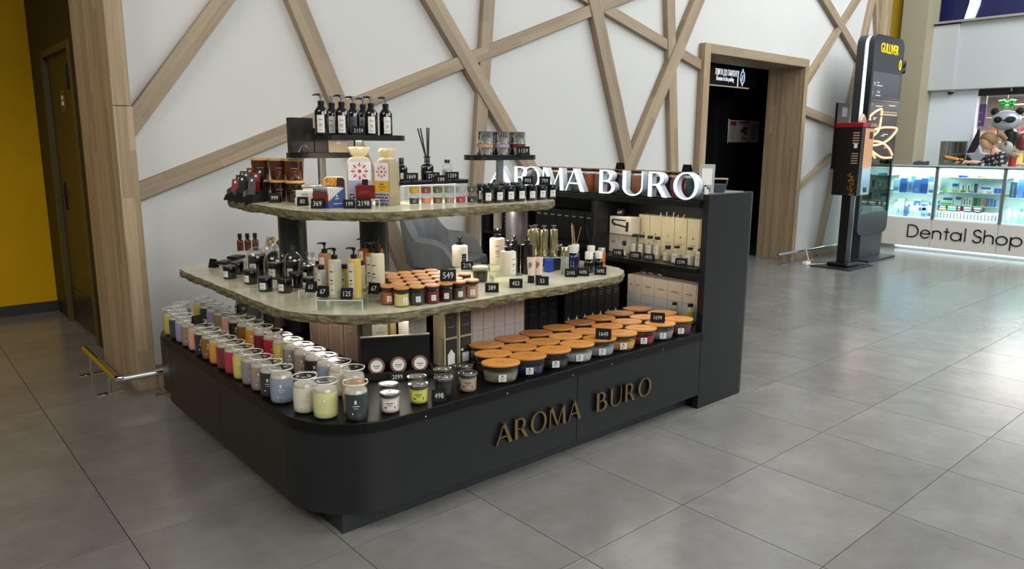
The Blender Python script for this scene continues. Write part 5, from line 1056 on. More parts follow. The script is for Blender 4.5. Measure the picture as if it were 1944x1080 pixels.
# mirrored candles
MIR = mat('mirror_chrome', 'E2E0DC', .05, 1.0)
for k, (x, y, c, nm) in enumerate(((2.528, 3.118, 'B08A72', 'tan'), (2.640, 3.113, '9C92A0', 'mauve'), (2.755, 3.110, '6E1E26', 'wine red'), (2.587, 3.1885, '8A7A70', 'grey'), (2.697, 3.1885, '7A6A74', 'plum'))):
    for q in range(2):
        t = thing('mirrored_candle', 'mirrored candle tin with a %s band, %s one of its stack' % (nm, ('lower', 'upper')[q]), 'candle', (x, y, S3Z + .0004 + q * .0625), facing(x, y), 'stacked mirrored candles')
        put('tin', cached('mt', lambda: MB().lathe([(.043, 0), (.0445, .003), (.0445, .058), (.0455, .059), (.0455, .0615)], 28).mesh('tin', smooth=1)), MIR, t)
        if q == 0: put('band', cached('mtb', lambda: MB().shell([(.0452, .040), (.0452, .058)], 28).mesh('band', smooth='open')), mat('band_' + c, c, .4), t)
tent(2.742, 3.048, S3Z, '1159', 'in front of the mirrored candles', w=.072, h=.046, tsize=.034)

# ================================================================ GOODS of the end cabinet
TOPJ = [('teal', '2C5A60'), ('pink and cream', 'B04050'), ('dark umber', '3A2E28'), ('ash grey', '77746E'), ('peach', 'C8805A'), ('umber brown', '3A2A20'), ('claret', '4A1620'), ('stone', '7E7A70'), ('tangerine', 'C8703A'), ('sage', '7E8270'), ('slate', '70706C'), ('golden brown', '8A5A20'), ('dusty rose', '9A5A56'), ('pebble', '8A8676'), ('olive yellow', '94884A')]
for k, (nm, col) in enumerate(TOPJ):
    y = 2.482 + .099 * k; x = 3.535
    t = thing('tall_jar_candle', '%s tall glass candle with a wooden lid behind the glowing letters' % nm, 'candle', (x, y, 1.1685), pi / 2 * 0 - pi / 2 + .3, 'tall candles behind the glowing letters')
    put('glass_jar', cached('tj', lambda: MB().shell([(.040, 0), (.044, .005), (.041, .06), (.042, .09), (.047, .132)], 22).lathe([(.040, .0005), (.040, .005)], 22).mesh('glass_jar', smooth='open')), CLEAR, t)
    put('wax', cached('tjw', lambda: MB().lathe([(.040, .006), (.0425, .010), (.0398, .06), (.0405, .088), (.0440, .115)], 22).mesh('wax', smooth=1)), wax(col), t)
    l = put('lid', cached('tjl', lambda: MB().lathe([(.0480, .141), (.0488, .142), (.0488, .148), (.0475, .149)], 26).mesh('lid', smooth=1)), mat('lidw_red', '8A5A3C', .45, noise=20, amt=.2, stretch=(3, 20, 20)), t)
    put('seal', cached('tjs', lambda: MB().lathe([(.044, .130), (.0455, .141)], 22).mesh('seal', smooth=1)), LIDDARK, l)
for y, nm in ((3.03, 'left'), (2.53, 'right')):
    tent(3.54, y, 1.3180, '', 'on the tall candle lids, %s of two' % nm, rz=pi / 2, w=.055, h=.04)
# acrylic leaflet holder and wire basket on the ledge
t = thing('leaflet_holder', 'slanted grey leaflet holder on the ledge of the end cabinet', 'holder', (3.470, 2.350, 1.205), facing(3.47, 2.35, -.1))
put('back', MB().prism([(-.02, 0), (-.014, 0), (.022, .160), (.016, .160)], -.042, .042, plane='yz').mesh('back', bevel=.0015, seg=1), mat('leaflet_grey', 'A8ACAC', .45), t)
put('foot', MB().box(-.042, -.022, 0, .042, .030, .004).mesh('foot'), ACRYL, t)
put('paper_block', MB().prism([(-.0120, .048), (-.0113, .048), (.0088, .138), (.0081, .138)], -.026, .030, plane='yz').mesh('paper_block'), WHITE, t)
mb = MB()
for k in range(3): mb.prism([(-.0170 + .0, .030 - k * .008), (-.0163, .030 - k * .008), (-.0158, .033 - k * .008), (-.0165, .033 - k * .008)], -.028, .026, plane='yz')
put('text_lines', mb.mesh('text_lines'), INK, t)
for k, x in enumerate((3.425, 3.448)):
    tt = thing('sample_vial', 'small white sample vial with a dark cap beside the leaflet holder, %s of two' % ('left', 'right')[k], 'bottle', (x, 2.322 + k * .004, 1.205), 0, 'sample vials on the ledge')
    put('vial', MB().lathe([(.0065, 0), (.0065, .040 - k * .012)], 12).mesh('vial', smooth=1), WHITE, tt); put('cap', MB().lathe([(.006, .0405 - k * .012), (.006, .048 - k * .012)], 12).mesh('cap', smooth=1), BLACK, tt)
t = thing('wire_basket', 'small flared wire tray with a grey lining on the ledge', 'basket', (3.640, 2.400, 1.2055), facing(3.64, 2.40))
put('lining', MB().prism([(-.045, 0), (.045, 0), (.052, .046), (-.052, .046)], -.03, .03, plane='xz').mesh('lining', bevel=.002), mat('tray_lining', '4A505A', .5), t)
put('rim', MB().tube([(-.064, -.038, .075), (.064, -.038, .075), (.064, .038, .075), (-.064, .038, .075), (-.064, -.038, .075)], .0035, 8).mesh('rim', smooth=1), mat('rim_beige', 'B8A98C', .4), t)
for sx in (-1, 1):
    for sy in (-1, 1): put('wire', MB().tube([(sx * .048, sy * .032, .002), (sx * .064, sy * .038, .075)], .0025, 6).mesh('wire', smooth=1), STEEL, t)
# upper bay
ZM = .8005
BEI = mat('beige_carton', 'C2B594', .5)
ys = [2.928, 2.840, 2.748, 2.653, 2.562, 2.473, 2.385]
for k in range(6):
    carton('tall beige carton, %s from the left at the back of the middle shelf' % ORD[k], 3.615, ys[k + 1] + .0015, ZM, 3.69, ys[k] - .0015, 1.042, BEI, 'tall beige cartons on the middle shelf', printm=mat('carton_print', '5A5344', .6), face='x', deco='dot')
RWH = mat('roller_white', 'C9C0B2', .5)
for k in range(3):
    carton('small white carton under the face roller box, %s from the left' % ORD[k], 3.52, 2.925 + .083 * (2 - k), ZM, 3.60, 3.006 + .0822 * (2 - k) - .001, .917, mat('small_white_carton', 'BDB6AC', .5), 'small white cartons under the roller box', printm=INK, face='x', deco='lines')
t = carton('white box picturing two black face rollers on the middle shelf', 3.51, 2.905, .9175, 3.60, 3.165 - .09, 1.026, RWH)
mb = MB()
def rl(u0, v0, u1, v1, wd=.004):
    d = Vector((u1 - u0, v1 - v0)); n = Vector((-d.y, d.x)).normalized() * wd; mb.prism([(u0 + n.x, v0 + n.y), (u0 - n.x, v0 - n.y), (u1 - n.x, v1 - n.y), (u1 + n.x, v1 + n.y)][::-1], -.0456, -.0450, plane='yz')
rl(.06, .088, -.045, .088); rl(.062, .088, .060, .062, .008); rl(.045, .060, -.052, .048, .005); rl(-.060, .080, -.056, .020, .010)
put('roller_picture', mb.mesh('roller_picture'), INK, t)
put('picture_knob', MB().prism([(.045 + .010 * cos(a), .060 + .010 * sin(a)) for a in [k * pi / 6 for k in range(12)]], -.0460, -.0450, plane='yz').mesh('picture_knob'), INK, t)
tent(3.56, 3.03, 1.0266, '649', 'on top of the face roller box', rz=-pi / 2, w=.075, h=.044)
OIL = liquid('BDB582'); OB = 'oil bottles with black caps on the middle shelf'
cap_bottle('slim perfume bottle with a black cap at the left of the oil bottles', 3.435, 2.885, ZM, .017, .062, liquid('AFA88C'), off=-.2, cap=PUMP, capr=.7, hc=.030, clear=True, lspan=(-110, -50), lz=(.1, .5), group=OB)
for k, y in enumerate((2.838, 2.785, 2.722, 2.668)):
    cap_bottle('square-shouldered oil bottle on the middle shelf, %s from the left' % ORD[k], 3.475, y, ZM, .0235, .118, (OIL, liquid('9A9468'), liquid('C2BB92'), liquid('C6C09A'))[k], off=-.25, cap=PUMP, capr=.72, hc=.018, clear=True, fill=.72, lspan=(-135, -65), lz=(.25, .68), shoulder='flat', group=OB)
t = cap_bottle('reed diffuser with a black collar and long pale reeds', 3.475, 2.590, ZM, .028, .072, OIL, off=-.2, cap=PUMP, capr=.6, hc=.020, clear=True, fill=.6, lspan=(-140, -92), lz=(.1, .75), nm='reed_diffuser')
reeds(t, .09, [(-.055, .01, .19, 0, 0), (-.02, 0, .195, .003, 0), (.025, .01, .195, -.002, 0), (.05, 0, .18, 0, 0), (.085, -.01, .185, .003, 0)], mat('reed_pale', 'C9BDA0', .6), .0014)
for k, y in enumerate((2.505, 2.415, 2.345)):
    cap_bottle('round clear oil bottle on the middle shelf, %s of three' % ('left', 'middle', 'right')[k], 3.445, y, ZM, .0325, .088, liquid('CBC6A6'), off=-.25, cap=PUMP, capr=.48, hc=.014, clear=True, fill=.6, lspan=(-130, -70), lz=(.14, .7), group='round clear oil bottles on the middle shelf')
for y, tx, wh in ((2.900, '1195', 'in front of the slim perfume bottle'), (2.765, '1350', 'in front of the oil bottles'), (2.665, '1975', 'left of the reed diffuser on the shelf'), (2.435, '1599', 'in front of the round clear oil bottles')):
    tent(3.395, y, ZM, tx, wh, rz=-pi / 2 + .35, w=.066, h=.042, tsize=.029)
# lower bay
TAUP = mat('taupe_carton', 'AA9C8C', .5); GREYC = mat('grey_carton', '9C9A98', .5)
ys = [2.950, 2.895, 2.838, 2.738, 2.637, 2.531, 2.433, 2.335]
for k in range(7):
    carton('taupe carton, %s from the left in the upper row of the bottom bay' % ORD[k], 3.555, ys[k + 1] + .001, .5485, 3.66, ys[k] - .001, .666, TAUP, 'taupe cartons in the bottom bay', printm=mat('taupe_print', '4E443C', .6), face='x', deco='word')
    carton('grey carton, %s from the left in the lower row of the bottom bay' % ORD[k], 3.555, ys[k + 1] + .001, .4505, 3.66, ys[k] - .001, .5475, GREYC, 'grey cartons in the bottom bay', printm=mat('grey_carton_print', '7E7C7A', .6), face='x', deco='word')
for k, y in enumerate((2.86, 2.80, 2.73)):
    t = thing('glass_bell', 'small upturned glass bell on the taupe cartons, %s from the left' % ORD[k], 'glass', (3.605, y, .6665), 0, 'glass bells on the taupe cartons')
    put('bell', cached('bell', lambda: MB().shell([(.030, 0), (.028, .02), (.018, .04), (.006, .046)], 20).mesh('bell', smooth='open')), CLEAR, t)
    put('knob', cached('bellk', lambda: MB().lathe([(.004, .046), (.009, .054), (.006, .063), (0, .066)], 12).mesh('knob', smooth=1)), CLEAR, t)
cap_bottle('clear bottle with a black cap in front of the grey cartons', 3.525, 2.560, .4505, .024, .085, liquid('A8AAA4'), off=-.2, cap=PUMP, capr=.6, hc=.016, label=None, clear=True, fill=.5)
cap_bottle('olive oil coloured bottle at the right end of the bottom bay', 3.500, 2.430, .4505, .029, .100, liquid('B0A458'), off=-.2, cap=PUMP, capr=.55, hc=.018, label=None, clear=True, fill=.75)
# rear bay: black boxes with white words
for k in range(9):
    t = carton('tall black box with a white word, %s from the right in the rear bay' % ORD[k], 3.46, 3.112 + .0665 * k, .8505, 3.56, 3.176 + .0665 * k, 1.045, BLKBOX, 'black boxes with white words in the rear bay')
    put('word', MB().box(-.0506, -.018, .150, -.05, -.013, .157).box(-.0506, -.010, .149, -.05, -.003, .157).box(-.0506, .0, .150, -.05, .006, .158).box(-.0506, .009, .149, -.05, .016, .157).mesh('word'), CHALK, t)
for k in range(4):
    pump_bottle('black pump bottle low in the rear bay, %s from the left' % ORD[k], 3.50, 4.08 - .07 * k, .8505, .027, .14, BGLASS, label=SLATE, lspan=(-110, -60), group='black pump bottles in the rear bay', hp=.04)
t = thing('cream_carton', 'cream carton at the far left of the rear bay', 'box', (3.50, 4.135, .8505))
put('body', MB().box(-.05, -.02, 0, .05, .02, .24).mesh('body', bevel=.001, seg=1), CREAM, t)
put('label', MB().box(-.0506, -.016, .15, -.05, .016, .165).mesh('label'), INK, t)

# ================================================================ ARMCHAIR behind the counter
VEL = mat('grey_velvet', '72757A', .85, noise=9, amt=.15); WAL = mat('walnut_leg', '4A3020', .5)
ch = thing('armchair', 'grey velvet armchair with a ribbed back and brown wooden legs', 'chair', (2.995, 4.12, 0), -1.05)
ch.scale = (.90, .90, 1)
# local +x is where the seat faces
def cloth(mb): return mb
seat = MB(); 
for z, k in ((.50, .90), (.515, 1.0), (.585, 1.03), (.615, .98), (.622, .80)):
    pass
out = rounded([(-.24, -.25, .10), (.27, -.24, .10), (.27, .24, .10), (-.24, .25, .10)], 8)
mb = MB(); N = len(out)
for z, k in ((.605, .86), (.615, .97), (.66, 1.0), (.695, .98), (.708, .86)):
    for a, b in out: mb.v.append((a * k + .01, b * k, z))
for q in range(4):
    for i in range(N): j = (i + 1) % N; mb.f.append((q * N + i, q * N + j, (q + 1) * N + j, (q + 1) * N + i)); mb.mi.append(0)
mb.f.append(tuple(reversed(range(N)))); mb.f.append(tuple(4 * N + i for i in range(N))); mb.mi += [0, 0]
put('seat', mb.mesh('seat', smooth=1), VEL, ch)
# wrap-around shell: outer and inner faces, height falls from the back to the arm fronts
def shell_pt(u, inner):
    """u from -1 (right arm front) through 0 (back centre) to 1 (left arm front)"""
    a = u * radians(150); rx, ry = (.30, .31)
    cx_ = -.02
    if abs(u) < .55: x = cx_ - rx * cos(a / .9); y = ry * sin(a / .9)
    else:
        s_ = (abs(u) - .55) / .45; a5 = .55 * radians(150) / .9
        x = cx_ - rx * cos(a5) + s_ * .20; y = (1 if u > 0 else -1) * (ry * sin(a5) + s_ * .0)
    k = .82 if inner else 1.0
    return (x if abs(u) >= .55 else x * (1 - .16 * inner), y * k)
def top_z(u):
    t_ = abs(u)
    if t_ < .26: return 1.07 - .04 * (t_ / .26) ** 2
    if t_ < .44: s_ = (t_ - .26) / .18; return 1.03 - .18 * (3 * s_ * s_ - 2 * s_ ** 3)
    s_ = (t_ - .44) / .56; return .85 - .02 * s_ - .12 * s_ ** 4
mb = MB(); NU = 61
for i in range(NU):
    u = -1 + 2 * i / (NU - 1); xo, yo = shell_pt(u, False); xi, yi = shell_pt(u, True); zt = top_z(u); rec = -.06 * max(0, (zt - .85) / .22)
    rib = .020 * abs(sin(i * pi / 4.0)) if abs(u) < .40 else .0
    mb.v += [(xo * .80, yo * .80, .595), (xo * .97, yo * .97, .65), (xo + rec, yo, zt - .03), ((xo + xi) / 2 + rec, (yo + yi) / 2, zt), (xi + rec + rib, yi, zt - .03), (xi + .02 + rib, yi * .98, .68)]
for i in range(NU - 1):
    for q in range(5): mb.f.append((i * 6 + q, (i + 1) * 6 + q, (i + 1) * 6 + q + 1, i * 6 + q + 1)); mb.mi.append(0)
mb.f.append(tuple(range(6))); mb.f.append(tuple((NU - 1) * 6 + q for q in reversed(range(6)))); mb.mi += [0, 0]
put('backrest', mb.mesh('backrest', smooth=1), VEL, ch)
for sx, sy in ((-1, -1), (-1, 1), (1, -1), (1, 1)):
    put('leg', MB().tube([(sx * .16, sy * .17, .61), (sx * .25, sy * .23, 0)], [.026, .014], 10).mesh('leg', smooth=1), WAL, ch)

# ================================================================ TOTEM, DISPENSER
TOT = mat('totem_graphite', '2C3036', .4); TOTF = mat('totem_face', '23262B', .25)
tt = thing('info_totem', 'tall dark mall totem with yellow lettering and a glowing edge', 'totem', (9.93, 4.12, 0))
def T_(name, mb, m, smooth=None, bevel=0): return put(name, mb.mesh(name, smooth=smooth, bevel=bevel), m, tt, (-9.93, -4.12, 0))
T_('base_plate', MB().box(9.55, 3.97, .001, 10.36, 4.36, .03), TOT, bevel=.003)
T_('foot', MB().box(9.62, 4.13, .03, 10.26, 4.33, .34), TOT, bevel=.004)
so = rounded([(9.47, .34, .10), (10.37, .34, .10), (10.37, 2.83, .13), (9.47, 2.83, .13)], 8)
# front leaf, cut so that one can look through its lower glazed part
fr = [(9.47, 1.34), (10.37, 1.34)] + [p for p in so if p[1] > 1.34]
T_('front_leaf', MB().prism(rounded([(9.47, 1.30, 0), (10.37, 1.30, 0), (10.37, 2.83, .13), (9.47, 2.83, .13)], 8), 4.12, 4.19, plane='xz'), TOTF, bevel=.004)
T_('front_leaf_lower', MB().prism(rounded([(9.47, .34, .10), (10.37, .34, .10), (10.37, .62, 0), (9.47, .62, 0)], 8), 4.12, 4.19, plane='xz'), TOT, bevel=.004)
T_('side_stile', MB().box(9.47, 4.12, .62, 9.53, 4.19, 1.30), TOT); T_('side_stile', MB().box(10.33, 4.12, .62, 10.37, 4.19, 1.30), TOT)
T_('glazing', MB().box(9.53, 4.13, .62, 10.33, 4.138, 1.30), glass('tinted_glass', '8FA09A', .75))
T_('led_edge', MB().prism(rounded([(9.485, .36, .09), (9.55, .36, 0), (9.55, 2.815, 0), (9.485, 2.815, .12)], 8), 4.19, 4.235, plane='xz'), mat('totem_led', 'F2F6FA', .4, emit=1.4))
T_('rear_leaf', MB().prism(rounded([(9.47, 1.30, 0), (9.75, 1.30, 0), (9.75, 2.83, 0), (9.47, 2.83, .13)], 8), 4.235, 4.33, plane='xz').box(9.47, 4.235, .40, 9.53, 4.33, 1.30).box(9.75, 4.235, 1.30, 10.35, 4.33, 2.80), TOT)
T_('screen', MB().box(9.50, 4.1165, 2.06, 10.33, 4.1195, 2.385), mat('screen_grey', '4A4C50', .25, emit=.12))
T_('divider_line', MB().box(9.50, 4.114, 2.035, 10.35, 4.1195, 2.048), STEEL)
T_('lower_screen', MB().box(9.50, 4.1165, 1.32, 10.34, 4.1195, 2.03), mat('screen_dark', '303236', .2, emit=.05))
YL = mat('totem_yellow', 'F2CF1E', .5, emit=.75); SCW = mat('screen_white', 'BFC3C6', .5, emit=.35)
put('lettering', text_mesh('GULLIVER', .165, .002, .72), YL, tt, (9.915 - 9.93, -.004, 2.672), (pi / 2, 0, 0))
put('numeral', text_mesh('0', .19, .002, .85), YL, tt, (10.275 - 9.93, -.004, 2.50), (pi / 2, 0, 0))
for tx, x, z, s in (('10', 9.565, 2.235, .07), ('7', 9.545, 2.120, .06), ('4', 9.56, 1.99, .05), ('НОВЕ', 9.70, 2.14, .04)):
    put('screen_text', text_mesh(tx, s, .0005, .8), SCW, tt, (x - 9.93, -.0045, z), (pi / 2, 0, 0))
for x0, x1, z in ((9.63, 9.80, 2.215), (9.63, 9.70, 2.25), (9.63, 9.76, 2.095), (9.66, 9.86, 1.965), (10.05, 10.25, 1.985), (9.62, 9.72, 1.82), (9.62, 9.68, 1.80), (9.95, 10.10, 1.62), (9.9, 10.0, 1.60), (10.02, 10.2, 1.45)):
    T_('screen_line', MB().box(x0, 4.1155, z, x1, 4.1165, z + .012), SCW)
T_('screen_band', MB().box(9.80, 4.1155, 1.865, 10.33, 4.1165, 1.885).box(9.80, 4.1155, 1.900, 10.33, 4.1165, 1.912), mat('band_peach', 'B8A088', .4, emit=.3))
NEO = mat('lotus_glow', 'EFC090', .5, emit=.95)
lo = [[(9.40, 1.79), (9.596, 1.883), (9.788, 1.936), (9.831, 1.891), (9.798, 1.69), (9.659, 1.608), (9.40, 1.50)], [(9.42, 1.55), (9.616, 1.66), (9.828, 1.701), (10.085, 1.716), (10.345, 1.700), (10.184, 1.587), (9.969, 1.517), (9.719, 1.486), (9.42, 1.494)], [(9.42, 1.51), (9.707, 1.535), (9.936, 1.516), (10.151, 1.449), (10.28, 1.362)], [(9.44, 1.49), (9.708, 1.394), (9.981, 1.33), (10.266, 1.328)], [(9.46, 1.46), (9.645, 1.394), (9.758, 1.325)]]
def spline(p, n=6):
    o_ = []
    for i in range(len(p) - 1):
        p0, p1, p2, p3 = Vector(p[max(i - 1, 0)]), Vector(p[i]), Vector(p[i + 1]), Vector(p[min(i + 2, len(p) - 1)])
        for k in range(n):
            t = k / n; o_.append(tuple(.5 * (2 * p1 + (p2 - p0) * t + (2 * p0 - 5 * p1 + 4 * p2 - p3) * t * t + (3 * p1 - p0 - 3 * p2 + p3) * t ** 3)))
    return o_ + [p[-1]]
for p in lo: T_('lotus_petal', MB().tube([(max(a, 9.505), 4.106, b) for a, b in spline(p)], .014, 8), NEO, smooth=1)
T_('camera_bracket', MB().box(10.37, 4.18, 2.52, 10.45, 4.20, 2.66), BLACK)
cm = thing('cctv_camera', 'black twin security camera beside the top of the totem', 'camera', (10.56, 4.20, 2.49))
put('arm', MB().tube([(-.105, 0, .02), (.0, 0, .02)], .012).mesh('arm', smooth=1), BLACK, cm)
put('head', MB().lathe([(.0, -.05), (.035, -.04), (.045, 0), (.035, .045), (0, .05)], 14).mesh('head', smooth=1), BLACK, cm, (0, 0, .05))
put('head', MB().lathe([(.0, -.04), (.035, -.03), (.04, 0), (.03, .03), (0, .04)], 14).mesh('head', smooth=1), BLACK, cm, (.01, 0, -.03))

dp = thing('vending_dispenser', 'slim black and copper dispenser with a red top on a single post', 'dispenser', (9.0, 4.05, 0))
def D_(name, mb, m, smooth=None, bevel=0): return put(name, mb.mesh(name, smooth=smooth, bevel=bevel), m, dp, (-9.0, -4.05, 0))
D_('floor_plate', MB().box(8.72, 3.83, .001, 9.38, 4.33, .012), mat('plate_dark', '1E2022', .4), bevel=.002)
D_('post_foot', MB().prism([(8.87, 3.93), (9.17, 3.93), (9.17, 4.20), (8.87, 4.20)], .012, .06), BLACK, bevel=.02)
D_('post', MB().box(8.94, 4.0, .06, 9.06, 4.11, .89), BLACK, bevel=.003)
D_('post_strip', MB().box(9.06, 4.01, .06, 9.10, 4.10, .89), STEEL)
D_('case', MB().box(8.82, 3.885, .89, 9.15, 4.19, 1.69), BLACK, bevel=.003)
D_('red_top', MB().box(8.81, 3.875, 1.69, 9.16, 4.20, 1.745), mat('red_lacquer', '8E1220', .3), bevel=.004)
COP = mat('copper_face', 'DDA47C', .3, .3, bump=.25, bscale=14)
D_('copper_front', MB().box(8.90, 3.880, 1.22, 9.14, 3.8855, 1.68), COP, bevel=.002)
D_('silver_front', MB().box(8.90, 3.880, .90, 9.14, 3.8855, 1.22), mat('silver_face', 'B9BCBE', .2, .85, bump=.25, bscale=14), bevel=.002)
D_('coin_slot', MB().box(9.02, 3.876, 1.56, 9.10, 3.8805, 1.64), BLACK)
D_('outlet', MB().box(8.98, 3.876, .93, 9.06, 3.8805, .985), BLACK)
D_('chrome_band', MB().box(8.99, 3.868, 1.695, 9.175, 3.8755, 1.735), CHROME)
mb = MB()
for k in range(5): mb.box(8.8185, 3.91, 1.62 - k * .03, 8.8205, 3.985, 1.634 - k * .03)
for k in range(5): mb.box(8.8185, 3.91, 1.38 - k * .028, 8.8205, 3.985, 1.392 - k * .028)
o = D_('instruction_print', mb, mat('copper_print', 'B89A80', .5)); o['kind'] = 'stuff'
D_('sticker', MB().box(8.818, 3.925, 1.45, 8.8205, 3.965, 1.50), WHITE)
for k in range(46):
    y, z, r = rnd.uniform(3.90, 4.0), .90 + .27 * rnd.random() ** 1.3, rnd.uniform(.004, .014)
    c = D_('gold_dot', cached('gd', lambda: MB()) if False else MB().lathe([(r, 0), (r, .001)], 9), mat('gold_dot', 'B08A2C', .35, .6))
    c.location = (8.8195 - 9.0, y - 4.05, z); c.rotation_euler = (0, -pi / 2, 0)
pan = D_('rear_panel', MB().box(8.83, 4.20, 1.20, 9.13, 4.23, 1.98), BLACK, bevel=.003)
D_('rear_screen', MB().box(8.93, 4.196, 1.82, 9.07, 4.1995, 1.93), mat('rear_screen', '55585C', .3, emit=.15))
D_('emblem_disc', MB().prism([(8.96 + .09 * cos(a), 1.745 + .10 * sin(a)) for a in [k * pi / 12 for k in range(13)]], 3.95, 3.96, plane='xz'), mat('emblem_copper', 'B8805C', .4))
D_('emblem_line', MB().tube([(8.87, 3.948, 1.76), (8.91, 3.948, 1.81), (8.96, 3.948, 1.84), (9.01, 3.948, 1.81), (9.05, 3.948, 1.76)], .005, 6).tube([(8.91, 3.948, 1.77), (8.96, 3.948, 1.83), (9.01, 3.948, 1.77)], .004, 6), WHITE, smooth=1)
ex = thing('power_strip', 'white power cable and socket running along the floor to the dispenser', 'cable', (8.80, 4.42, 0))
put('socket', MB().box(-.05, -.03, .001, .05, .03, .04).mesh('socket', bevel=.006), WHITE, ex)
put('cable', MB().tube([(.04, 0, .02), (.15, .02, .012), (.25, .10, .03), (.30, .16, .12), (.30, .17, .20)], .006, 6).mesh('cable', smooth=1), WHITE, ex)
put('cable', MB().tube([(-.02, -.02, .012), (.10, -.10, .010), (.18, -.20, .022), (.22, -.30, .026)], .005, 6).mesh('cable', smooth=1), WHITE, ex)

# ================================================================ DENTAL SHOP
DX = 11.35
dc = thing('display_counter', 'grey and glass dental shop counter with lit shelves', 'counter', (DX, 3.2, 0))
def DC(name, mb, m, smooth=None, bevel=0): return put(name, mb.mesh(name, smooth=smooth, bevel=bevel), m, dc, (-DX, -3.2, 0))
Y1, Y0 = 5.22, 1.2
GREYP_ = mat('counter_grey', 'D2CEC6', .5); FRAME = mat('counter_alu', '8E9A98', .3, .7)
for a, b in ((5.20, 4.566), (4.56, 3.905), (3.899, 3.075), (3.069, 2.2), (2.194, 1.2)):
    DC('plinth_panel', MB().box(DX, b, .05, DX + .03, a, .455), GREYP_, bevel=.002)
DC('recess', MB().box(DX + .08, Y0, 0, DX + .45, Y1 - .03, .05), mat('recess_white', 'D9E6EA', .5))
DC('glow_strip', MB().box(DX + .012, Y0, .030, DX + .05, 4.37, .048), mat('glow_strip', 'E8F8FC', .5, emit=2.2))
CIN = mat('case_white', 'E2F0EE', .5)
DC('case_floor', MB().box(DX + .005, Y0, .455, DX + .46, Y1, .47), CIN)
DC('case_back', MB().box(DX + .44, Y0, .47, DX + .46, Y1, 1.19), CIN)
DC('case_end', MB().box(DX + .0, Y1 - .02, .05, DX + .46, Y1, 1.19), mat('case_end', 'B9CFCB', .4))
DC('counter_top', MB().box(DX - .01, Y0, 1.196, DX + .48, Y1 + .005, 1.214), mat('counter_glass', 'A9C4C0', .12), bevel=.002)
for y in (4.545, 3.90, 3.07, 2.2):
    DC('mullion', MB().box(DX - .006, y - .022, .455, DX + .022, y + .022, 1.196), FRAME, bevel=.003)
DC('top_rail', MB().box(DX - .006, Y0, 1.178, DX + .014, Y1, 1.196), FRAME)
DC('pane', MB().box(DX, 4.57, .47, DX + .004, 5.18, 1.178).box(DX, 3.925, .47, DX + .004, 4.52, 1.178).box(DX, 3.095, .47, DX + .004, 3.875, 1.178).box(DX, 2.225, .47, DX + .004, 3.045, 1.178), glass('case_glass', 'F4FFFC', .98, .5))
for a, b, zs_ in ((5.18, 4.57, (.665, .845, 1.05)), (4.52, 3.925, (.80,)), (3.875, 3.095, (.665, .845, 1.05)), (3.045, 2.225, (.80,))):
    for z in zs_: DC('shelf', MB().box(DX + .05, b, z, DX + .44, a, z + .009), mat('shelf_white', 'D6E6E2', .3))
for a, b in ((5.18, 4.57), (4.52, 3.925), (3.875, 3.095), (3.045, 2.225)):
    DC('tube_lamp', MB().box(DX + .03, b + .02, 1.168, DX + .05, a - .02, 1.178), mat('tube_lamp', 'EAF8FF', .5, emit=4))
    strip_light('case_light', (DX + .06, (a + b) / 2, 1.160), .05, a - b - .06, 13 * (a - b), (0, -.25, 0), (.88, .97, 1))
    strip_light('case_light', (DX + .035, (a + b) / 2, .655 if a > 5 or 3.5 < a < 4 else .790), .03, a - b - .06, (3.2 if a > 5 or 3.5 < a < 4 else 6) * (a - b), (0, -.3, 0), (.88, .97, 1))
# wordmark drawn as an even thin stroke
def stroke(pts, wd=.016):
    mb = MB()
    for i in range(len(pts) - 1):
        a, b = Vector(pts[i]), Vector(pts[i + 1]); d = (b - a).normalized(); n = Vector((-d.y, d.x)) * wd / 2; a2, b2 = a - d * wd * .25, b + d * wd * .25
        mb.prism([(a2.x + n.x, a2.y + n.y), (a2.x - n.x, a2.y - n.y), (b2.x - n.x, b2.y - n.y), (b2.x + n.x, b2.y + n.y)], DX - .008, DX - .001, plane='yz')
    return mb
def earc(cx, cz, rx, rz, a0, a1, n=22): return [(cx - rx * cos(radians(a0 + (a1 - a0) * k / n)), cz + rz * sin(radians(a0 + (a1 - a0) * k / n))) for k in range(n + 1)]
zb, zh, zx = .186, .356, .298
xr = (zx - zb) / 2; zc = (zx + zb) / 2
LET = {
 'D': [[(4.205, zb), (4.205, zh), (4.165, zh)] + earc(4.150, (zb + zh) / 2, .085, (zh - zb) / 2, 90, -90) + [(4.165, zb), (4.205, zb)]],
 'e': [[(4.028, zc + .004), (3.906, zc + .004)] + earc(3.967, zc, .061, xr, 0, 325)],
 'n': [[(3.868, zb), (3.868, zx)], earc(3.815, zc + .012, .053, xr - .012, 180, 0) + [(3.762, zb)]],
 't': [[(3.690, zb), (3.690, zh - .010)], [(3.722, zx), (3.660, zx)]],
 'a': [earc(3.570, zc, .064, xr, 0, 360), [(3.504, zx), (3.504, zb)]],
 'l': [[(3.455, zb), (3.455, zh + .008)]],
 'S': [earc(3.308, zh - .038, .042, .038, 20, 180)[::1] + [(3.345, zh - .062), (3.32, zh - .080), (3.285, zh - .098)] + earc(3.308, zb + .045, .050, .045, 60, -160)[::1]],
 'h': [[(3.222, zb), (3.222, zh + .008)], earc(3.168, zc + .012, .054, xr - .012, 180, 0) + [(3.114, zb)]],
 'o': [earc(3.015, zc, .064, xr, 0, 360)],
 'p': [[(2.912, zb - .062), (2.912, zx)], earc(2.848, zc, .064, xr, 0, 360)],
}
for chn, strokes in LET.items():
    m_ = MB()
    for s_ in strokes:
        q = stroke(s_); k = len(m_.v); m_.v += q.v; m_.f += [tuple(i + k for i in f) for f in q.f]; m_.mi += q.mi
    DC('letter', m_, INK)
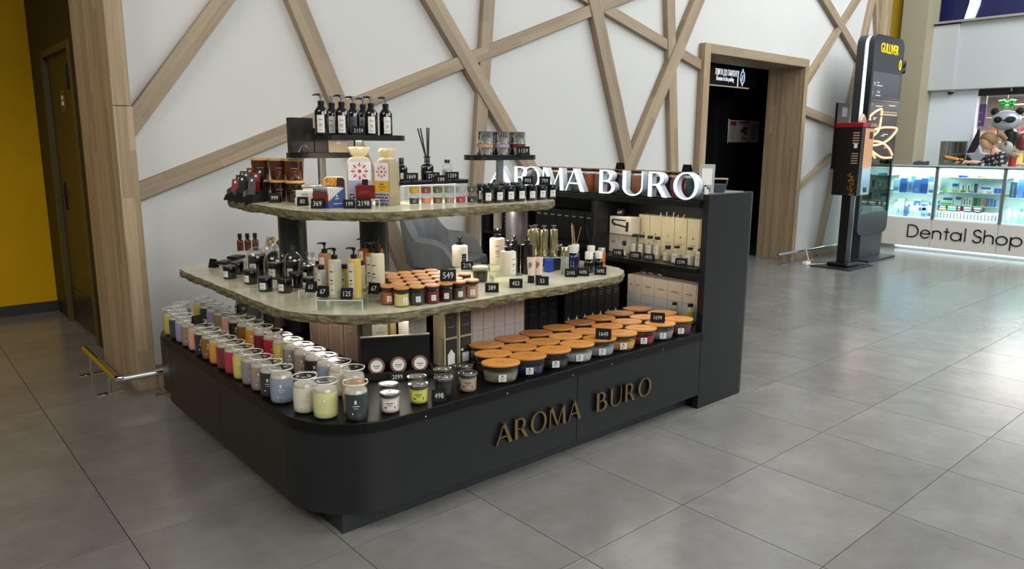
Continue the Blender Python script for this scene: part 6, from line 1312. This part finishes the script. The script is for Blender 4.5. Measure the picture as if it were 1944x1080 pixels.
PALS = ['E8F0F0', 'DCE6EC', '9CC4DC', '3A6AB0', '2A4FA0', '70B8C8', 'C8E0D0', '8CC84A', 'D8DCE0', '5A88C0', 'B8D4E8', 'F0F0EC']
def stock(lab, grp, x, y, z, dx, dy, h, col, kind=0):
    t = thing('carton', lab, 'box', (x, y, z), 0, grp)
    put('body', cached(('st', dx, dy, h), lambda: MB().box(-dx / 2, -dy / 2, 0, dx / 2, dy / 2, h).mesh('body', bevel=.001, seg=1)), mat('stock_' + col, col, .45), t)
    put('print', cached(('stp', dx, dy, h, kind), lambda: (MB().box(-dx / 2 - .0008, -dy * .36, h * .12, -dx / 2, dy * .36, h * .40) if kind == 0 else MB().box(-dx / 2 - .0008, -dy * .18, h * .10, -dx / 2, dy * .12, h * .80) if kind == 1 else MB().box(-dx / 2 - .0008, -dy * .45, h * .62, -dx / 2, dy * .45, h * .92)).mesh('print')), mat('stock_p_' + ('A' if kind == 0 else 'B' if kind == 1 else 'C'), ('5A86B8', '6A7078', '2A6AB4')[0 if kind == 0 else 1 if kind == 1 else 2], .5), t)
    return t
def tubes(lab, grp, x, y, z, r, h, col, capc):
    t = thing('bottle', lab, 'bottle', (x, y, z), 0, grp)
    put('body', cached(('db', r, h), lambda: MB().lathe([(r * .9, 0), (r, .004), (r, h * .72), (r * .5, h * .82)], 14).mesh('body', smooth=1)), mat('db_' + col, col, .35), t)
    put('cap', cached(('dbc', r, h), lambda: MB().lathe([(r * .52, h * .821), (r * .5, h)], 12).mesh('cap', smooth=1)), mat('dbcap_' + capc, capc, .4), t)
# unit behind and beside the totem
gq = 'dental goods in the left glass case'
for k in range(6): stock('white and blue dental box in the upper left case, %s from the left' % ORD[k], gq, DX + .10, 4.46 - .095 * k, 1.065 if False else .8095, .05, .085, (.19, .21, .17, .20, .22, .15)[k], ('9CC4DC', '2A4FA0', '5A88C0', '3A6AB0', '2A4FA0', 'E8F0F0')[k], (0, 2, 1, 0, 2, 0)[k])
for k in range(7): stock('pale dental box at the back of the upper left case, %s from the left' % ORD[k], gq, DX + .30, 4.47 - .082 * k, .8095, .05, .074, .30 - (k % 3) * .02, ('E8F0F0', 'DCE6EC', 'F0F0EC')[k % 3], k % 3)
for k in range(5): tubes('pale blue rinse bottle in the lower left case, %s from the left' % ORD[k], 'rinse bottles in the left glass case', DX + .10, 4.45 - .075 * k, .4705, .030, .19, ('D8E8EE', 'B8CCE0', '5A6E9A', 'C8D4E4', 'DCE6EC')[k], 'D8DCE0')
for k in range(4): stock('white and blue dental box in the lower left case, %s from the left' % ORD[k], gq, DX + .12, 4.06 - .0 if k == 3 else 4.12 - .07 * k, .4705 + (.10 if k == 3 else 0), .06, .064, (.15, .14, .17, .10)[k], ('E8F0F0', 'B8D4E8', 'F0F0EC', 'DCE6EC')[k], (2, 0, 0, 2)[k])
for k in range(5): stock('large pale dental box at the back of the lower left case, %s from the left' % ORD[k], gq, DX + .31, 4.45 - .115 * k, .4705, .06, .10, .24 - (k % 2) * .04, ('C8E0D0', 'DCE6EC', 'E8F0F0', 'B8D4E8', '9CC4DC')[k], k % 3)
for k in range(13): stock('upright white toothpaste box behind the totem glass, %s from the left' % ORD[k], 'toothpaste boxes behind the totem glass', DX + .09, 5.16 - .044 * k, .4705, .045, .038, .115 + (k % 3) * .004, ('F0F0EC', 'E8F0F0', 'F4F6F6')[k % 3], 1)
for k in range(7): stock('small dental pack on the lower shelf behind the totem glass, %s from the left' % ORD[k], 'dental packs behind the totem glass', DX + .12, 5.13 - .08 * k, .6745, .05, .06, (.10, .12, .11, .09, .12, .11, .10)[k], ('4AAE7A', 'E8F0F0', 'F0F0EC', '5A8CC8', 'DCE6EC', 'B8D4E8', '7CB84A')[k], k % 3)
for k in range(6): stock('small dental pack on the upper shelf behind the totem glass, %s from the left' % ORD[k], 'dental packs behind the totem glass', DX + .12, 5.12 - .09 * k, .8545, .05, .07, (.12, .08, .11, .12, .10, .12)[k], ('F0F0EC', 'C8C050', 'E8F0F0', '8CD84A', 'DCE6EC', 'F4F6F6')[k], (k + 1) % 3)
# middle unit
gm = 'toothpaste boxes standing on the bottom of the middle case'
for k in range(18): stock('upright white toothpaste box on the bottom of the middle case, %s from the left' % ORD[k], gm, DX + .09, 3.862 - .0425 * k, .4705, .045, .038, .115 + (k % 3) * .004, ('F0F0EC', 'E8F0F0', 'F4F6F6')[k % 3], 1)
flat = [('2E2A2C', .10), ('38403A', .12), ('5A2026', .035), ('4A2A28', .11), ('3E3A40', .11), ('B06A40', .10), ('2A7A5A', .12), ('7A1E2A', .035), ('2E5470', .11), ('26262A', .11)]
yy = 3.855
for k, (c, wd_) in enumerate(flat):
    if k == 5: yy = 3.855
    t = thing('flat_carton', 'flat dark carton above the toothpaste boxes, %s from the left in the %s layer' % (ORD[k % 5], 'upper' if k < 5 else 'lower'), 'box', (DX + .12, yy - wd_ / 2, .5940 + (.0335 if k < 5 else 0)), 0, 'flat dark cartons in the middle case')
    put('body', MB().box(-.06, -wd_ / 2 + .002, 0, .06, wd_ / 2 - .002, .033).mesh('body', bevel=.001, seg=1), mat('flat_' + c, c, .45), t)
    put('print', MB().box(-.0608, -wd_ * .3, .012, -.06, wd_ * .3, .02).mesh('print'), CHALK, t)
    yy -= wd_ + .033 if wd_ < .05 else wd_ + .012
for k, (c, wd_, h) in enumerate((('E8F0F0', .13, .10), ('DCE6EC', .08, .12), ('F0F0EC', .05, .11), ('F4F6F6', .05, .11), ('2E6A50', .03, .11), ('4AAE7A', .03, .11), ('E09A50', .03, .11), ('7A60B8', .03, .11), ('5A8CC8', .03, .11), ('4A78B8', .03, .10))):
    y = (3.76, 3.625, 3.545, 3.48, 3.42, 3.375, 3.325, 3.275, 3.225, 3.175)[k]
    stock('small dental pack on the lower glass shelf, %s from the left' % ORD[k], 'dental packs on the lower glass shelf of the middle case', DX + .12, y, .6745, .05, wd_, h, c, 2 if k < 2 else 1)
tag(bx('green_carton', DX + .06, 3.70, .6745, DX + .09, 3.83, .702, mat('lime_pack', '7CD84A', .4), bevel=.001), 'bright green flat box on the lower glass shelf of the middle case', 'box')
for k, (c, wd_, h) in enumerate((('B8D4E8', .08, .12), ('F0F0EC', .055, .12), ('F4F6F6', .055, .12), ('3A4048', .03, .12), ('E8F0F0', .13, .085), ('2A4FC0', .08, .07))):
    y = (3.69, 3.59, 3.52, 3.44, 3.31, 3.17)[k]
    stock('small dental pack on the upper glass shelf, %s from the left' % ORD[k], 'dental packs on the upper glass shelf of the middle case', DX + .14, y, .8545, .05, wd_, h, c, 2 if k in (0, 4) else 1)
for k, (c, y) in enumerate((('8CD84A', 3.80), ('C8C050', 3.67), ('7A8A50', 3.57), ('A884C8', 3.47), ('E8C8D0', 3.36), ('D8B8C0', 3.25))):
    tag(bx('small_pack', DX + .055, y - .03, .8545, DX + .09, y + .03, .882, mat('pack_' + c, c, .4), bevel=.001), ('lime', 'mustard', 'olive', 'lilac', 'pale pink', 'dusky pink')[k] + ' small pack at the front of the upper glass shelf', 'box', 'small packs on the upper glass shelf')
for k, (c, y) in enumerate((('2A3A6A', 3.62), ('1E3F9C', 3.56), ('F0F0EC', 3.48), ('C070D0', 3.39), ('A8D838', 3.34), ('E8F0F0', 3.22), ('DCE6EC', 3.74))):
    tag(bx('small_pack', DX + .06, y - .027, 1.0595, DX + .10, y + .027, 1.085, mat('pack_' + c, c, .4), bevel=.001), ('navy', 'royal blue', 'white', 'violet', 'lime green', 'ice white', 'pale grey')[k] + ' small pack on the top glass shelf of the middle case', 'box', 'small packs on the top glass shelf')
# right unit
for k in range(7): tubes('rinse bottle on the bottom of the right case, %s from the left' % ORD[k], 'rinse bottles in the right glass case', DX + .11, 3.005 - .072 * k, .4705, .028, .20 - (k % 2) * .02, ('E8EEF0', 'D8E4E8', 'B8E0D0', '8CD84A', 'E8F0F0', '9CC4DC', 'DCE6EC')[k], ('E8F0F0', 'DCE6EC', '2E8A6A', 'D8F0D0', 'E8F0F0', '3A6AB0', 'E8F0F0')[k])
for k in range(6): stock('tall dental pack on the shelf of the right case, %s from the left' % ORD[k], 'tall dental packs in the right glass case', DX + .13, 2.99 - .085 * k, .8095, .05, .07, (.21, .25, .14, .15, .22, .20)[k], ('2A4A6A', '4A78C8', 'B04048', '5A88C0', 'E8F0F0', '3A6AB0')[k], (1, 0, 2, 2, 1, 0)[k])
for k in range(6): stock('white hanging pack at the back of the right case, %s from the left' % ORD[k], 'white packs at the back of the right case', DX + .31, 3.0 - .09 * k, .8095, .04, .08, .30, 'F0F0EC', k % 3)
# things on the counter
t = thing('card_terminal', 'dark grey card terminal lying on the dental counter', 'terminal', (DX + .20, 4.20, 1.2145), .2)
put('body', MB().prism([(-.10, 0), (.10, 0), (.10, .035), (.03, .06), (-.04, .045), (-.10, .06)], -.05, .05, plane='yz').mesh('body', bevel=.008), mat('terminal_grey', '3A3E40', .4), t)
t = thing('mirror_stand', 'square table mirror reflecting the mall on the dental counter', 'mirror', (12.45, 4.09, 1.0))
put('frame', MB().box(-.012, -.185, .0, .012, .185, .56).mesh('frame', bevel=.003), FRAME, t)
put('glass', MB().box(-.0135, -.17, .02, -.0122, .17, .545).mesh('glass'), mat('mirror', '9AA09E', .04, 1.0), t)
for y in (-.06, .07): put('glazing_bar', MB().box(-.018, y - .007, .02, -.014, y + .007, .545).mesh('glazing_bar'), STEEL, t)
for z in (.19, .37): put('glazing_bar', MB().box(-.018, -.17, z - .006, -.014, .17, z + .006).mesh('glazing_bar'), STEEL, t)
t = thing('stand_cabinet', 'low white cabinet carrying the table mirror behind the counter', 'cabinet', (12.45, 4.09, 0))
put('body', MB().box(-.16, -.25, 0, .16, .25, .98).mesh('body', bevel=.004), FAC, t); put('top', MB().box(-.17, -.26, .981, .17, .26, .999).mesh('top'), WHITE, t)
t = thing('dome_camera', 'small white dome camera under the bulkhead', 'camera', (12.86, 4.36, 2.315))
put('base', MB().lathe([(.07, .0), (.07, .024)], 18).mesh('base', smooth=1), FAC, t); put('dome', MB().lathe([(.0, -.045), (.03, -.035), (.045, 0)], 16).mesh('dome', smooth=1), BLACK, t)
t = thing('sprinkler', 'small ceiling sprinkler below the bulkhead', 'sprinkler', (12.88, 3.55, 2.30))
put('pipe', MB().lathe([(.012, -.01), (.012, .04)], 10).mesh('pipe', smooth=1), STEEL, t); put('plate', MB().lathe([(.05, -.014), (.05, -.010)], 14).mesh('plate'), STEEL, t)

# ================================================================ GIFT SHOP behind
area('shop_light', (13.9, 2.4, 2.34), (13.9, 2.4, 0), 2.0, 3.4, 190, (1, .95, .9))
sh = thing('shop_shelving', 'lit shelving with small goods at the back of the gift shop', 'shelf', (14.6, 3.6, 0))
for z in (.4, .8, 1.2, 1.55, 1.95): put('board', MB().box(-.2, -2.2, z, .2, .85, z + .02).mesh('board'), mat('shop_board', 'C9BFB4', .5), sh)
for y in (-2.2, -1.2, -.2, .4, .85): put('upright', MB().box(-.2, y - .015, 0, .2, y + .015, 2.2).mesh('upright'), STEEL, sh)
put('lamp_strip', MB().box(-.21, -2.2, 2.16, -.18, .5, 2.175).mesh('lamp_strip'), mat('shop_lamp', 'FFEFE2', .5, emit=2), sh)
for k in range(30):
    y, zz = 4.33 - .145 * (k % 15), (1.221, 1.571)[k // 15]
    if min(abs(y - u) for u in (4.45, 4.0, 3.4, 2.4)) < .065: continue
    c, cn = rnd.choice((('C8A070', 'tan'), ('A04858', 'rose red'), ('6A8AB0', 'blue'), ('C8C0B0', 'ivory'), ('7A5A90', 'purple'), ('D0B850', 'yellow'), ('8A9A6A', 'green'), ('B8785A', 'terracotta')))
    tag(bx('gift_item', 14.5, y - .045, zz, 14.62, y + .045, zz + rnd.uniform(.12, .26), mat('gift_' + c, c, .5), bevel=.008), 'small %s gift box, %s on the %s lit gift shop shelf' % (cn, ORD[k % 15], ('lower', 'upper')[k // 15]), 'box', 'boxed gifts on the gift shop shelves')
t = thing('gift_bag', 'purple paper bag hanging at the left of the gift shop', 'bag', (13.05, 4.0, 1.79), 0)
put('bag', MB().box(-.01, -.10, 0, .06, .11, .33).mesh('bag', bevel=.004), mat('bag_purple', '4A2F5E', .5), t)
put('upper_card', MB().box(.0, -.09, .331, .05, .06, .46).mesh('upper_card'), mat('card_grey', '8E8E90', .6), t)
put('glitter_print', MB().box(-.012, -.05, .06, -.01, .05, .08).box(-.012, -.06, .2, -.01, .03, .21).mesh('glitter_print'), mat('bag_print', '8A78A0', .4), t)
t = thing('gift_bow', 'bright green ribbon bow at the top of the gift shop', 'bow', (13.35, 3.71, 2.135), 0)
put('thread', MB().tube([(0, 0, 0), (0, 0, .225)], .002, 6).mesh('thread', smooth=1), WHITE, t)
for s in (-1, 1):
    put('loop', MB().tube([(0, 0, 0), (0, s * .05, .04), (0, s * .10, .03), (0, s * .09, -.01), (0, 0, 0)], [.015, .03, .035, .03, .015], 10).mesh('loop', smooth=1), mat('bow_green', '2EA84A', .35), t)
    put('tail', MB().box(-.01, s * .05 - .025, -.08, .01, s * .05 + .025, 0).mesh('tail', bevel=.004), mat('bow_green', '2EA84A', .35), t)
def balloon(lab, x, y, z, rx, ry, rz_, m, nm='balloon'):
    t = thing(nm, lab, 'balloon', (x, y, z))
    put('skin', MB().lathe([(0, -1)] + [(cos(radians(a)) , sin(radians(a))) for a in range(-80, 90, 10)] + [(0, 1)], 28).mesh('skin', smooth=1), m, t, (0, 0, 0), (0, 0, 0), scale=(rx, ry, rz_))
    return t
FOIL = mat('foil_grey', 'A9AEB8', .3, .25)
t = balloon('grey and black panda-faced foil balloon in the gift shop', 12.75, 3.535, 1.86, .13, .265, .195, FOIL, 'panda_balloon'); t.scale = (.74, .74, .74)
for s in (-1, 1):
    put('ear', MB().lathe([(0, -.03), (.06, -.02), (.075, .0), (.06, .02), (0, .03)], 18).mesh('ear', smooth=1), BLACK, t, (0, s * .215, .175), (0, pi / 2, 0))
    e = put('eye_patch', MB().lathe([(.0, .012), (.045, .008), (.062, 0)], 20).mesh('eye_patch', smooth=1), MATTE, t, (-.119, s * .112, .012), (0, -pi / 2, s * -.42), scale=(1.0, 1.55, 1.3))
    put('eye', MB().lathe([(0, .006), (.022, 0)], 14).mesh('eye', smooth=1), mat('eye_grey', '3A3E44', .2), t, (-.135, s * .105, .02), (0, -pi / 2, 0))
put('nose', MB().lathe([(0, .012), (.022, .004), (.026, 0)], 14).mesh('nose', smooth=1), BLACK, t, (-.128, 0, .0), (0, -pi / 2, 0), scale=(.7, 1, 1))
put('mouth', MB().tube([(-.131, .02, -.05), (-.133, 0, -.055), (-.131, -.02, -.05)], .003, 6).mesh('mouth', smooth=1), BLACK, t)
put('body', MB().lathe([(0, -.26), (.08, -.2), (.13, -.05), (.12, .08), (.04, .14), (0, .15)], 20).mesh('body', smooth=1), mat('panda_black', '101012', .35), t, (.05, -.10, -.30))
put('string', MB().tube([(.05, -.1, -.55), (.07, -.1, -1.6), (.06, -.12, -2.510)], .003, 6).mesh('string', smooth=1), WHITE, t)
t = balloon('bronze balloon at the right edge of the gift shop', 13.05, 3.36, 1.565, .11, .11, .14, mat('bronze_foil', '6E3C34', .25, .3))
put('string', MB().tube([(0, 0, -.14), (.02, 0, -.8), (0, .02, -1.56)], .003, 6).mesh('string', smooth=1), WHITE, t)
t = balloon('clear confetti balloon behind the saleswoman', 12.42, 3.40, 1.46, .05, .09, .10, mat('confetti', '9A9894', .3, noise=30, amt=.4))
put('string', MB().tube([(0, 0, -.12), (.02, 0, -.8), (0, .02, -1.455)], .003, 6).mesh('string', smooth=1), WHITE, t)
t = thing('star_balloon', 'silver star foil balloon low behind the counter', 'balloon', (12.55, 3.78, 1.32))
put('skin', MB().prism([(.19 * (1 if k % 2 == 0 else .45) * cos(pi / 2 + k * pi / 5), .19 * (1 if k % 2 == 0 else .45) * sin(pi / 2 + k * pi / 5)) for k in range(10)], -.03, .03, plane='yz').mesh('skin', bevel=.02), FOIL, t)
put('weight', MB().tube([(0, 0, -.05), (.02, 0, -.7), (0, .02, -1.32)], .003, 6).mesh('weight', smooth=1), WHITE, t)
t = thing('dark_cape', 'black cloth draped in a triangle at the left of the gift shop', 'cloth', (12.82, 3.95, 0))
put('cloth', MB().prism([(.10, .9), (-.14, .9), (-.07, 1.74), (-.05, 1.74), (.10, 1.30)], -.02, .02, plane='yz').mesh('cloth', bevel=.006), mat('cape_black', '17161C', .8), t)
put('stand', MB().tube([(.05, -.02, 0), (.05, -.05, 1.72)], .012).mesh('stand', smooth=1), STEEL, t)
t = thing('red_bucket', 'red bucket of dry flowers beside the saleswoman', 'bucket', (12.60, 3.345, 1.0))
put('bucket', MB().lathe([(.04, .12), (.052, .315), (.057, .32), (.054, .325), (.038, .13)], 18).mesh('bucket', smooth=1), mat('bucket_red', '9A2A30', .5), t)
put('flowers', MB().lathe([(.05, .32), (.075, .345), (.07, .375), (.03, .40), (0, .405)], 12).mesh('flowers', smooth=1), mat('dry_flowers', '7E7452', .9, noise=40, amt=.6), t)
t = thing('side_table', 'low grey table carrying the red bucket behind the counter', 'table', (12.66, 3.30, 0))
put('top', MB().box(-.2, -.3, 1.06, .2, .10, 1.119).mesh('top', bevel=.003), FAC, t)
for sx in (-1, 1):
    for y in (-.27, .07): put('leg', MB().box(sx * .17 - .02, y - .02, 0, sx * .17 + .02, y + .02, 1.059).mesh('leg'), STEEL, t)
t = thing('poster_rack', 'pink and cream cards on a rack left of the saleswoman', 'rack', (13.1, 3.93, 0))
put('frame', MB().box(-.02, -.19, 0, .02, .06, 1.72).mesh('frame', bevel=.003), mat('rack_pink', 'C8A09C', .6), t)
put('cards', MB().box(-.03, -.18, 1.25, -.021, -.06, 1.5).box(-.03, -.04, 1.3, -.021, .05, 1.5).box(-.03, -.18, 1.53, -.021, .05, 1.70).mesh('cards'), mat('rack_cream', 'D8C8A8', .6), t)

# ================================================================ SALESWOMAN
def plaid():
    m = bpy.data.materials.new('plaid_cloth'); m.use_nodes = True; nt = m.node_tree; b = nt.nodes['Principled BSDF']; b.inputs['Roughness'].default_value = .85
    tc = nt.nodes.new('ShaderNodeTexCoord'); sp = nt.nodes.new('ShaderNodeSeparateXYZ')
    mp = nt.nodes.new('ShaderNodeMapping'); mp.inputs['Rotation'].default_value = (.25, 0, .2); nt.links.new(tc.outputs['Object'], mp.inputs[0]); nt.links.new(mp.outputs[0], sp.inputs[0])
    def band(s):
        a = nt.nodes.new('ShaderNodeMath'); a.operation = 'PINGPONG'; a.inputs[1].default_value = .032; nt.links.new(s, a.inputs[0])
        g = nt.nodes.new('ShaderNodeMath'); g.operation = 'GREATER_THAN'; g.inputs[1].default_value = .015; nt.links.new(a.outputs[0], g.inputs[0]); return g.outputs[0]
    u, v = band(sp.outputs[1]), band(sp.outputs[2])
    ad = nt.nodes.new('ShaderNodeMath'); ad.operation = 'ADD'; nt.links.new(u, ad.inputs[0]); nt.links.new(v, ad.inputs[1])
    dv = nt.nodes.new('ShaderNodeMath'); dv.operation = 'MULTIPLY'; dv.inputs[1].default_value = .5; nt.links.new(ad.outputs[0], dv.inputs[0])
    r = nt.nodes.new('ShaderNodeValToRGB'); r.color_ramp.interpolation = 'CONSTANT'; r.color_ramp.elements[0].color = lin('A8A8A8'); r.color_ramp.elements[1].position = .75; r.color_ramp.elements[1].color = lin('121316')
    e = r.color_ramp.elements.new(.25); e.color = lin('2C2E34')
    nt.links.new(dv.outputs[0], r.inputs[0]); nt.links.new(r.outputs[0], b.inputs['Base Color'])
    return m
def skin(name, verts, edges, radii, m, parent, root=0, sub=2, label=None):
    me = bpy.data.meshes.new(name); me.from_pydata(verts, edges, []); me.update()
    me.materials.append(m)
    o = bpy.data.objects.new(name, me); C.objects.link(o); o.parent = parent
    s = o.modifiers.new('skin', 'SKIN'); s.use_smooth_shade = True; s.branch_smoothing = .3
    for i, v in enumerate(me.skin_vertices[0].data):
        r = radii[i]; v.radius = r if isinstance(r, tuple) else (r, r); v.use_root = (i == root); v.use_loose = False
    d = o.modifiers.new('sub', 'SUBSURF'); d.levels = sub; d.render_levels = sub
    if label: o['label'] = label
    return o
SK = mat('skin_tone', 'D2A088', .55); HAIR = mat('hair_blonde', '7C5C34', .55, noise=40, amt=.3, stretch=(6, 1, 1))
pr = thing('person', 'saleswoman with a blonde ponytail in a black and white plaid shirt behind the counter', 'person', (12.17, 3.41, 0), 0)
# +y is the side she faces (towards the totem); -x is towards the hall
face_dir = Vector((-.45, .89, 0))
V = [(0, 0, .92), (0, 0, 1.08), (-.01, .01, 1.24), (-.01, .02, 1.37), (-.02, .05, 1.425), (-.035, .075, 1.47),
     (-.12, -.11, 1.33), (-.17, -.03, 1.14), (-.26, .16, 1.255), (-.30, .26, 1.265),
     (.10, .13, 1.33), (.02, .24, 1.15), (-.14, .33, 1.25), (-.20, .37, 1.262),
     (-.06, -.08, .88), (-.06, -.07, .48), (-.06, -.09, .08), (-.10, .03, .035),
     (.06, .08, .88), (.06, .09, .48), (.06, .07, .08), (.02, .19, .035)]
E = [(0, 1), (1, 2), (2, 3), (3, 4), (4, 5), (3, 6), (6, 7), (7, 8), (8, 9), (3, 10), (10, 11), (11, 12), (12, 13), (0, 14), (14, 15), (15, 16), (16, 17), (0, 18), (18, 19), (19, 20), (20, 21)]
RR = [.115, .105, .12, .085, .047, .045, .055, .042, .033, .026, .055, .042, .033, .026, .085, .058, .042, .032, .085, .058, .042, .032]
skin('body', V, E, RR, SK, pr)
cl = plaid()
Vs = V[:3] + [(-.014, .026, 1.385)] + [V[6], V[7], (-.270, .19, 1.257), V[10], V[11], (-.165, .342, 1.254)]
skin('shirt', Vs, [(0, 1), (1, 2), (2, 3), (3, 4), (4, 5), (5, 6), (3, 7), (7, 8), (8, 9)], [.132, .125, .138, .092, .076, .060, .041, .076, .060, .041], cl, pr, label='black and white plaid shirt')
skin('trousers', [V[0], V[14], V[15], (-.06, -.09, .10), V[18], V[19], (.06, .07, .10)], [(0, 1), (1, 2), (2, 3), (0, 4), (4, 5), (5, 6)], [.13, .098, .070, .056, .098, .070, .056], mat('dark_jeans', '1E222C', .8), pr, label='dark trousers')
# head
hd = Vector((-.075, .125, 1.555)); yaw = atan2(face_dir.y, face_dir.x); PIT = radians(22)
def head_mesh():
    bm = bmesh.new(); bmesh.ops.create_icosphere(bm, subdivisions=4, radius=1)
    for v in bm.verts:
        x, y, z = v.co
        fx, fy, fz = .098, .074, .118
        p = Vector((x * fx, y * fy, z * fz))
        if z < -.1: p.x += .010 * (-z); p.y *= 1 - .30 * (-z); p.x *= 1 - .12 * (-z) if x < 0 else 1
        if x > .2:
            nose = math.exp(-((y * .074) / .011) ** 2) * (math.exp(-((z + .20) / .13) ** 2) * .020 + math.exp(-((z + .02) / .16) ** 2) * .008); p.x += nose
            for s in (-1, 1): p.x -= .007 * math.exp(-((y * .074 - s * .030) / .014) ** 2 - ((z - .05) / .12) ** 2)
            p.x += .005 * math.exp(-((y * .074) / .020) ** 2 - ((z + .52) / .07) ** 2) + .007 * math.exp(-((y * .074) / .02) ** 2 - ((z + .85) / .12) ** 2)
            p.x += .004 * math.exp(-((z - .22) / .1) ** 2)
        v.co = p
    me = bpy.data.meshes.new('head'); bm.to_mesh(me); bm.free()
    for f in me.polygons: f.use_smooth = True
    me.materials.append(None); return me
hm = put('head', head_mesh(), SK, pr, hd, (0, PIT, yaw))
for s in (-1, 1):
    put('eye', MB().lathe([(0, -.010)] + [(.0075 * cos(radians(a)), .0075 * sin(radians(a))) for a in range(-60, 90, 30)] + [(0, .0075)], 10).mesh('eye', smooth=1), WHITE, hm, (.082, s * .030, .004)); put('iris', MB().lathe([(.0045, 0), (.003, .002), (0, .0024)], 10).mesh('iris', smooth=1), BLACK, hm, (.0885, s * .0305, .003), (0, pi / 2, 0))
    put('brow', MB().tube([(.088, s * .018, .026), (.088, s * .032, .030), (.080, s * .044, .026)], .0028, 6).mesh('brow', smooth=1), HAIR, hm)
    put('ear', MB().lathe([(0, -.012), (.016, -.006), (.020, 0), (.014, .007), (0, .006)], 12).mesh('ear', smooth=1), SK, hm, (-.008, s * .073, -.008), (s * pi / 2, 0, 0), scale=(.8, 1.25, 1))
put('lips', MB().tube([(.088, -.020, -.064), (.096, 0, -.062), (.088, .020, -.064)], [.002, .0055, .002], 8).mesh('lips', smooth=1), mat('lips', 'A8605A', .5), hm)
def hair_mesh():
    bm = bmesh.new(); bmesh.ops.create_icosphere(bm, subdivisions=4, radius=1)
    dele = []
    for v in bm.verts:
        x, y, z = v.co
        if x > .30 and z < .34 + .2 * (x - .30): dele.append(v); continue
        if z < -.60 or (z < -.34 and x > -.10) or (z < .02 and x > .18): dele.append(v); continue
        n_ = 1 + .02 * sin(y * 22 + x * 5)
        v.co = Vector((x * .108 * n_ - .006, y * .085 * n_, z * .128 + .004))
    bmesh.ops.delete(bm, geom=dele, context='VERTS')
    me = bpy.data.meshes.new('hair'); bm.to_mesh(me); bm.free()
    for f in me.polygons: f.use_smooth = True
    me.materials.append(None); return me
hr = put('hair', hair_mesh(), HAIR, hm)
md = hr.modifiers.new('thick', 'SOLIDIFY'); md.thickness = .012; md.offset = -.5
put('ponytail', MB().tube([(-.095, 0, .035), (-.135, .004, .045), (-.175, .006, .02), (-.195, .006, -.05), (-.185, .004, -.11), (-.17, 0, -.15)], [.020, .032, .038, .034, .022, .006], 12).mesh('ponytail', smooth=1), HAIR, hm)
put('hair_band', MB().tube([(-.100, 0, .036), (-.112, .002, .040)], .024, 12).mesh('hair_band', smooth=1), BLACK, hm)
# hands: palm plus five bent fingers
def hand(name, wrist, tip, side):
    w0, d = Vector(wrist), (Vector(tip) - Vector(wrist)).normalized(); up = Vector((0, 0, 1)); sd = d.cross(up).normalized() * side; dn = sd.cross(d).normalized(); dn = dn if dn.z < 0 else -dn
    P = [w0, w0 + d * .035, w0 + d * .072]; Ed = [(0, 1), (1, 2)]; Rd = [.022, (.030, .016), (.032, .014)]
    for k, L in enumerate((.066, .074, .070, .054)):
        o_ = (k - 1.5) * .0175; b0 = len(P); a = w0 + d * .074 + sd * o_
        P += [a, a + d * L * .45 + dn * .006, a + d * L * .75 + dn * .022, a + d * L * .85 + dn * .040]; Ed += [(2, b0), (b0, b0 + 1), (b0 + 1, b0 + 2), (b0 + 2, b0 + 3)]; Rd += [.0098, .0088, .0080, .0068]
    b0 = len(P); a = w0 + d * .030 - sd * .026
    P += [a, a + d * .026 - sd * .022 + dn * .008, a + d * .050 - sd * .026 + dn * .018]; Ed += [(1, b0), (b0, b0 + 1), (b0 + 1, b0 + 2)]; Rd += [.012, .010, .008]
    skin(name, [tuple(p) for p in P], Ed, Rd, SK, pr)
hand('hand', (-.285, .222, 1.268), (-.36, .36, 1.272), 1)
hand('hand', (-.185, .360, 1.262), (-.30, .46, 1.266), -1)
t = thing('handheld_scanner', 'orange and black handheld device held by the saleswoman', 'scanner', (11.82, 3.83, 1.290), atan2(.9, -.25)); t.rotation_euler = (0, -.22, atan2(.9, -.25))
put('grip', MB().box(-.09, -.022, -.014, .03, .022, .014).mesh('grip', bevel=.008), BLACK, t)
put('orange_body', MB().prism([(.0, -.035), (.15, -.028), (.16, .0), (.15, .028), (.0, .035), (-.03, .02), (-.03, -.02)], -.004, .030).mesh('orange_body', bevel=.008), mat('tool_orange', 'D98A1C', .4), t)
put('nose', MB().box(.10, -.024, -.022, .165, .024, -.005).mesh('nose', bevel=.004), BLACK, t)
put('knob', MB().lathe([(.026, .0), (.026, .016), (.018, .02)], 14).mesh('knob', smooth=1), mat('tool_orange', 'D98A1C', .4), t, (-.06, 0, .014))
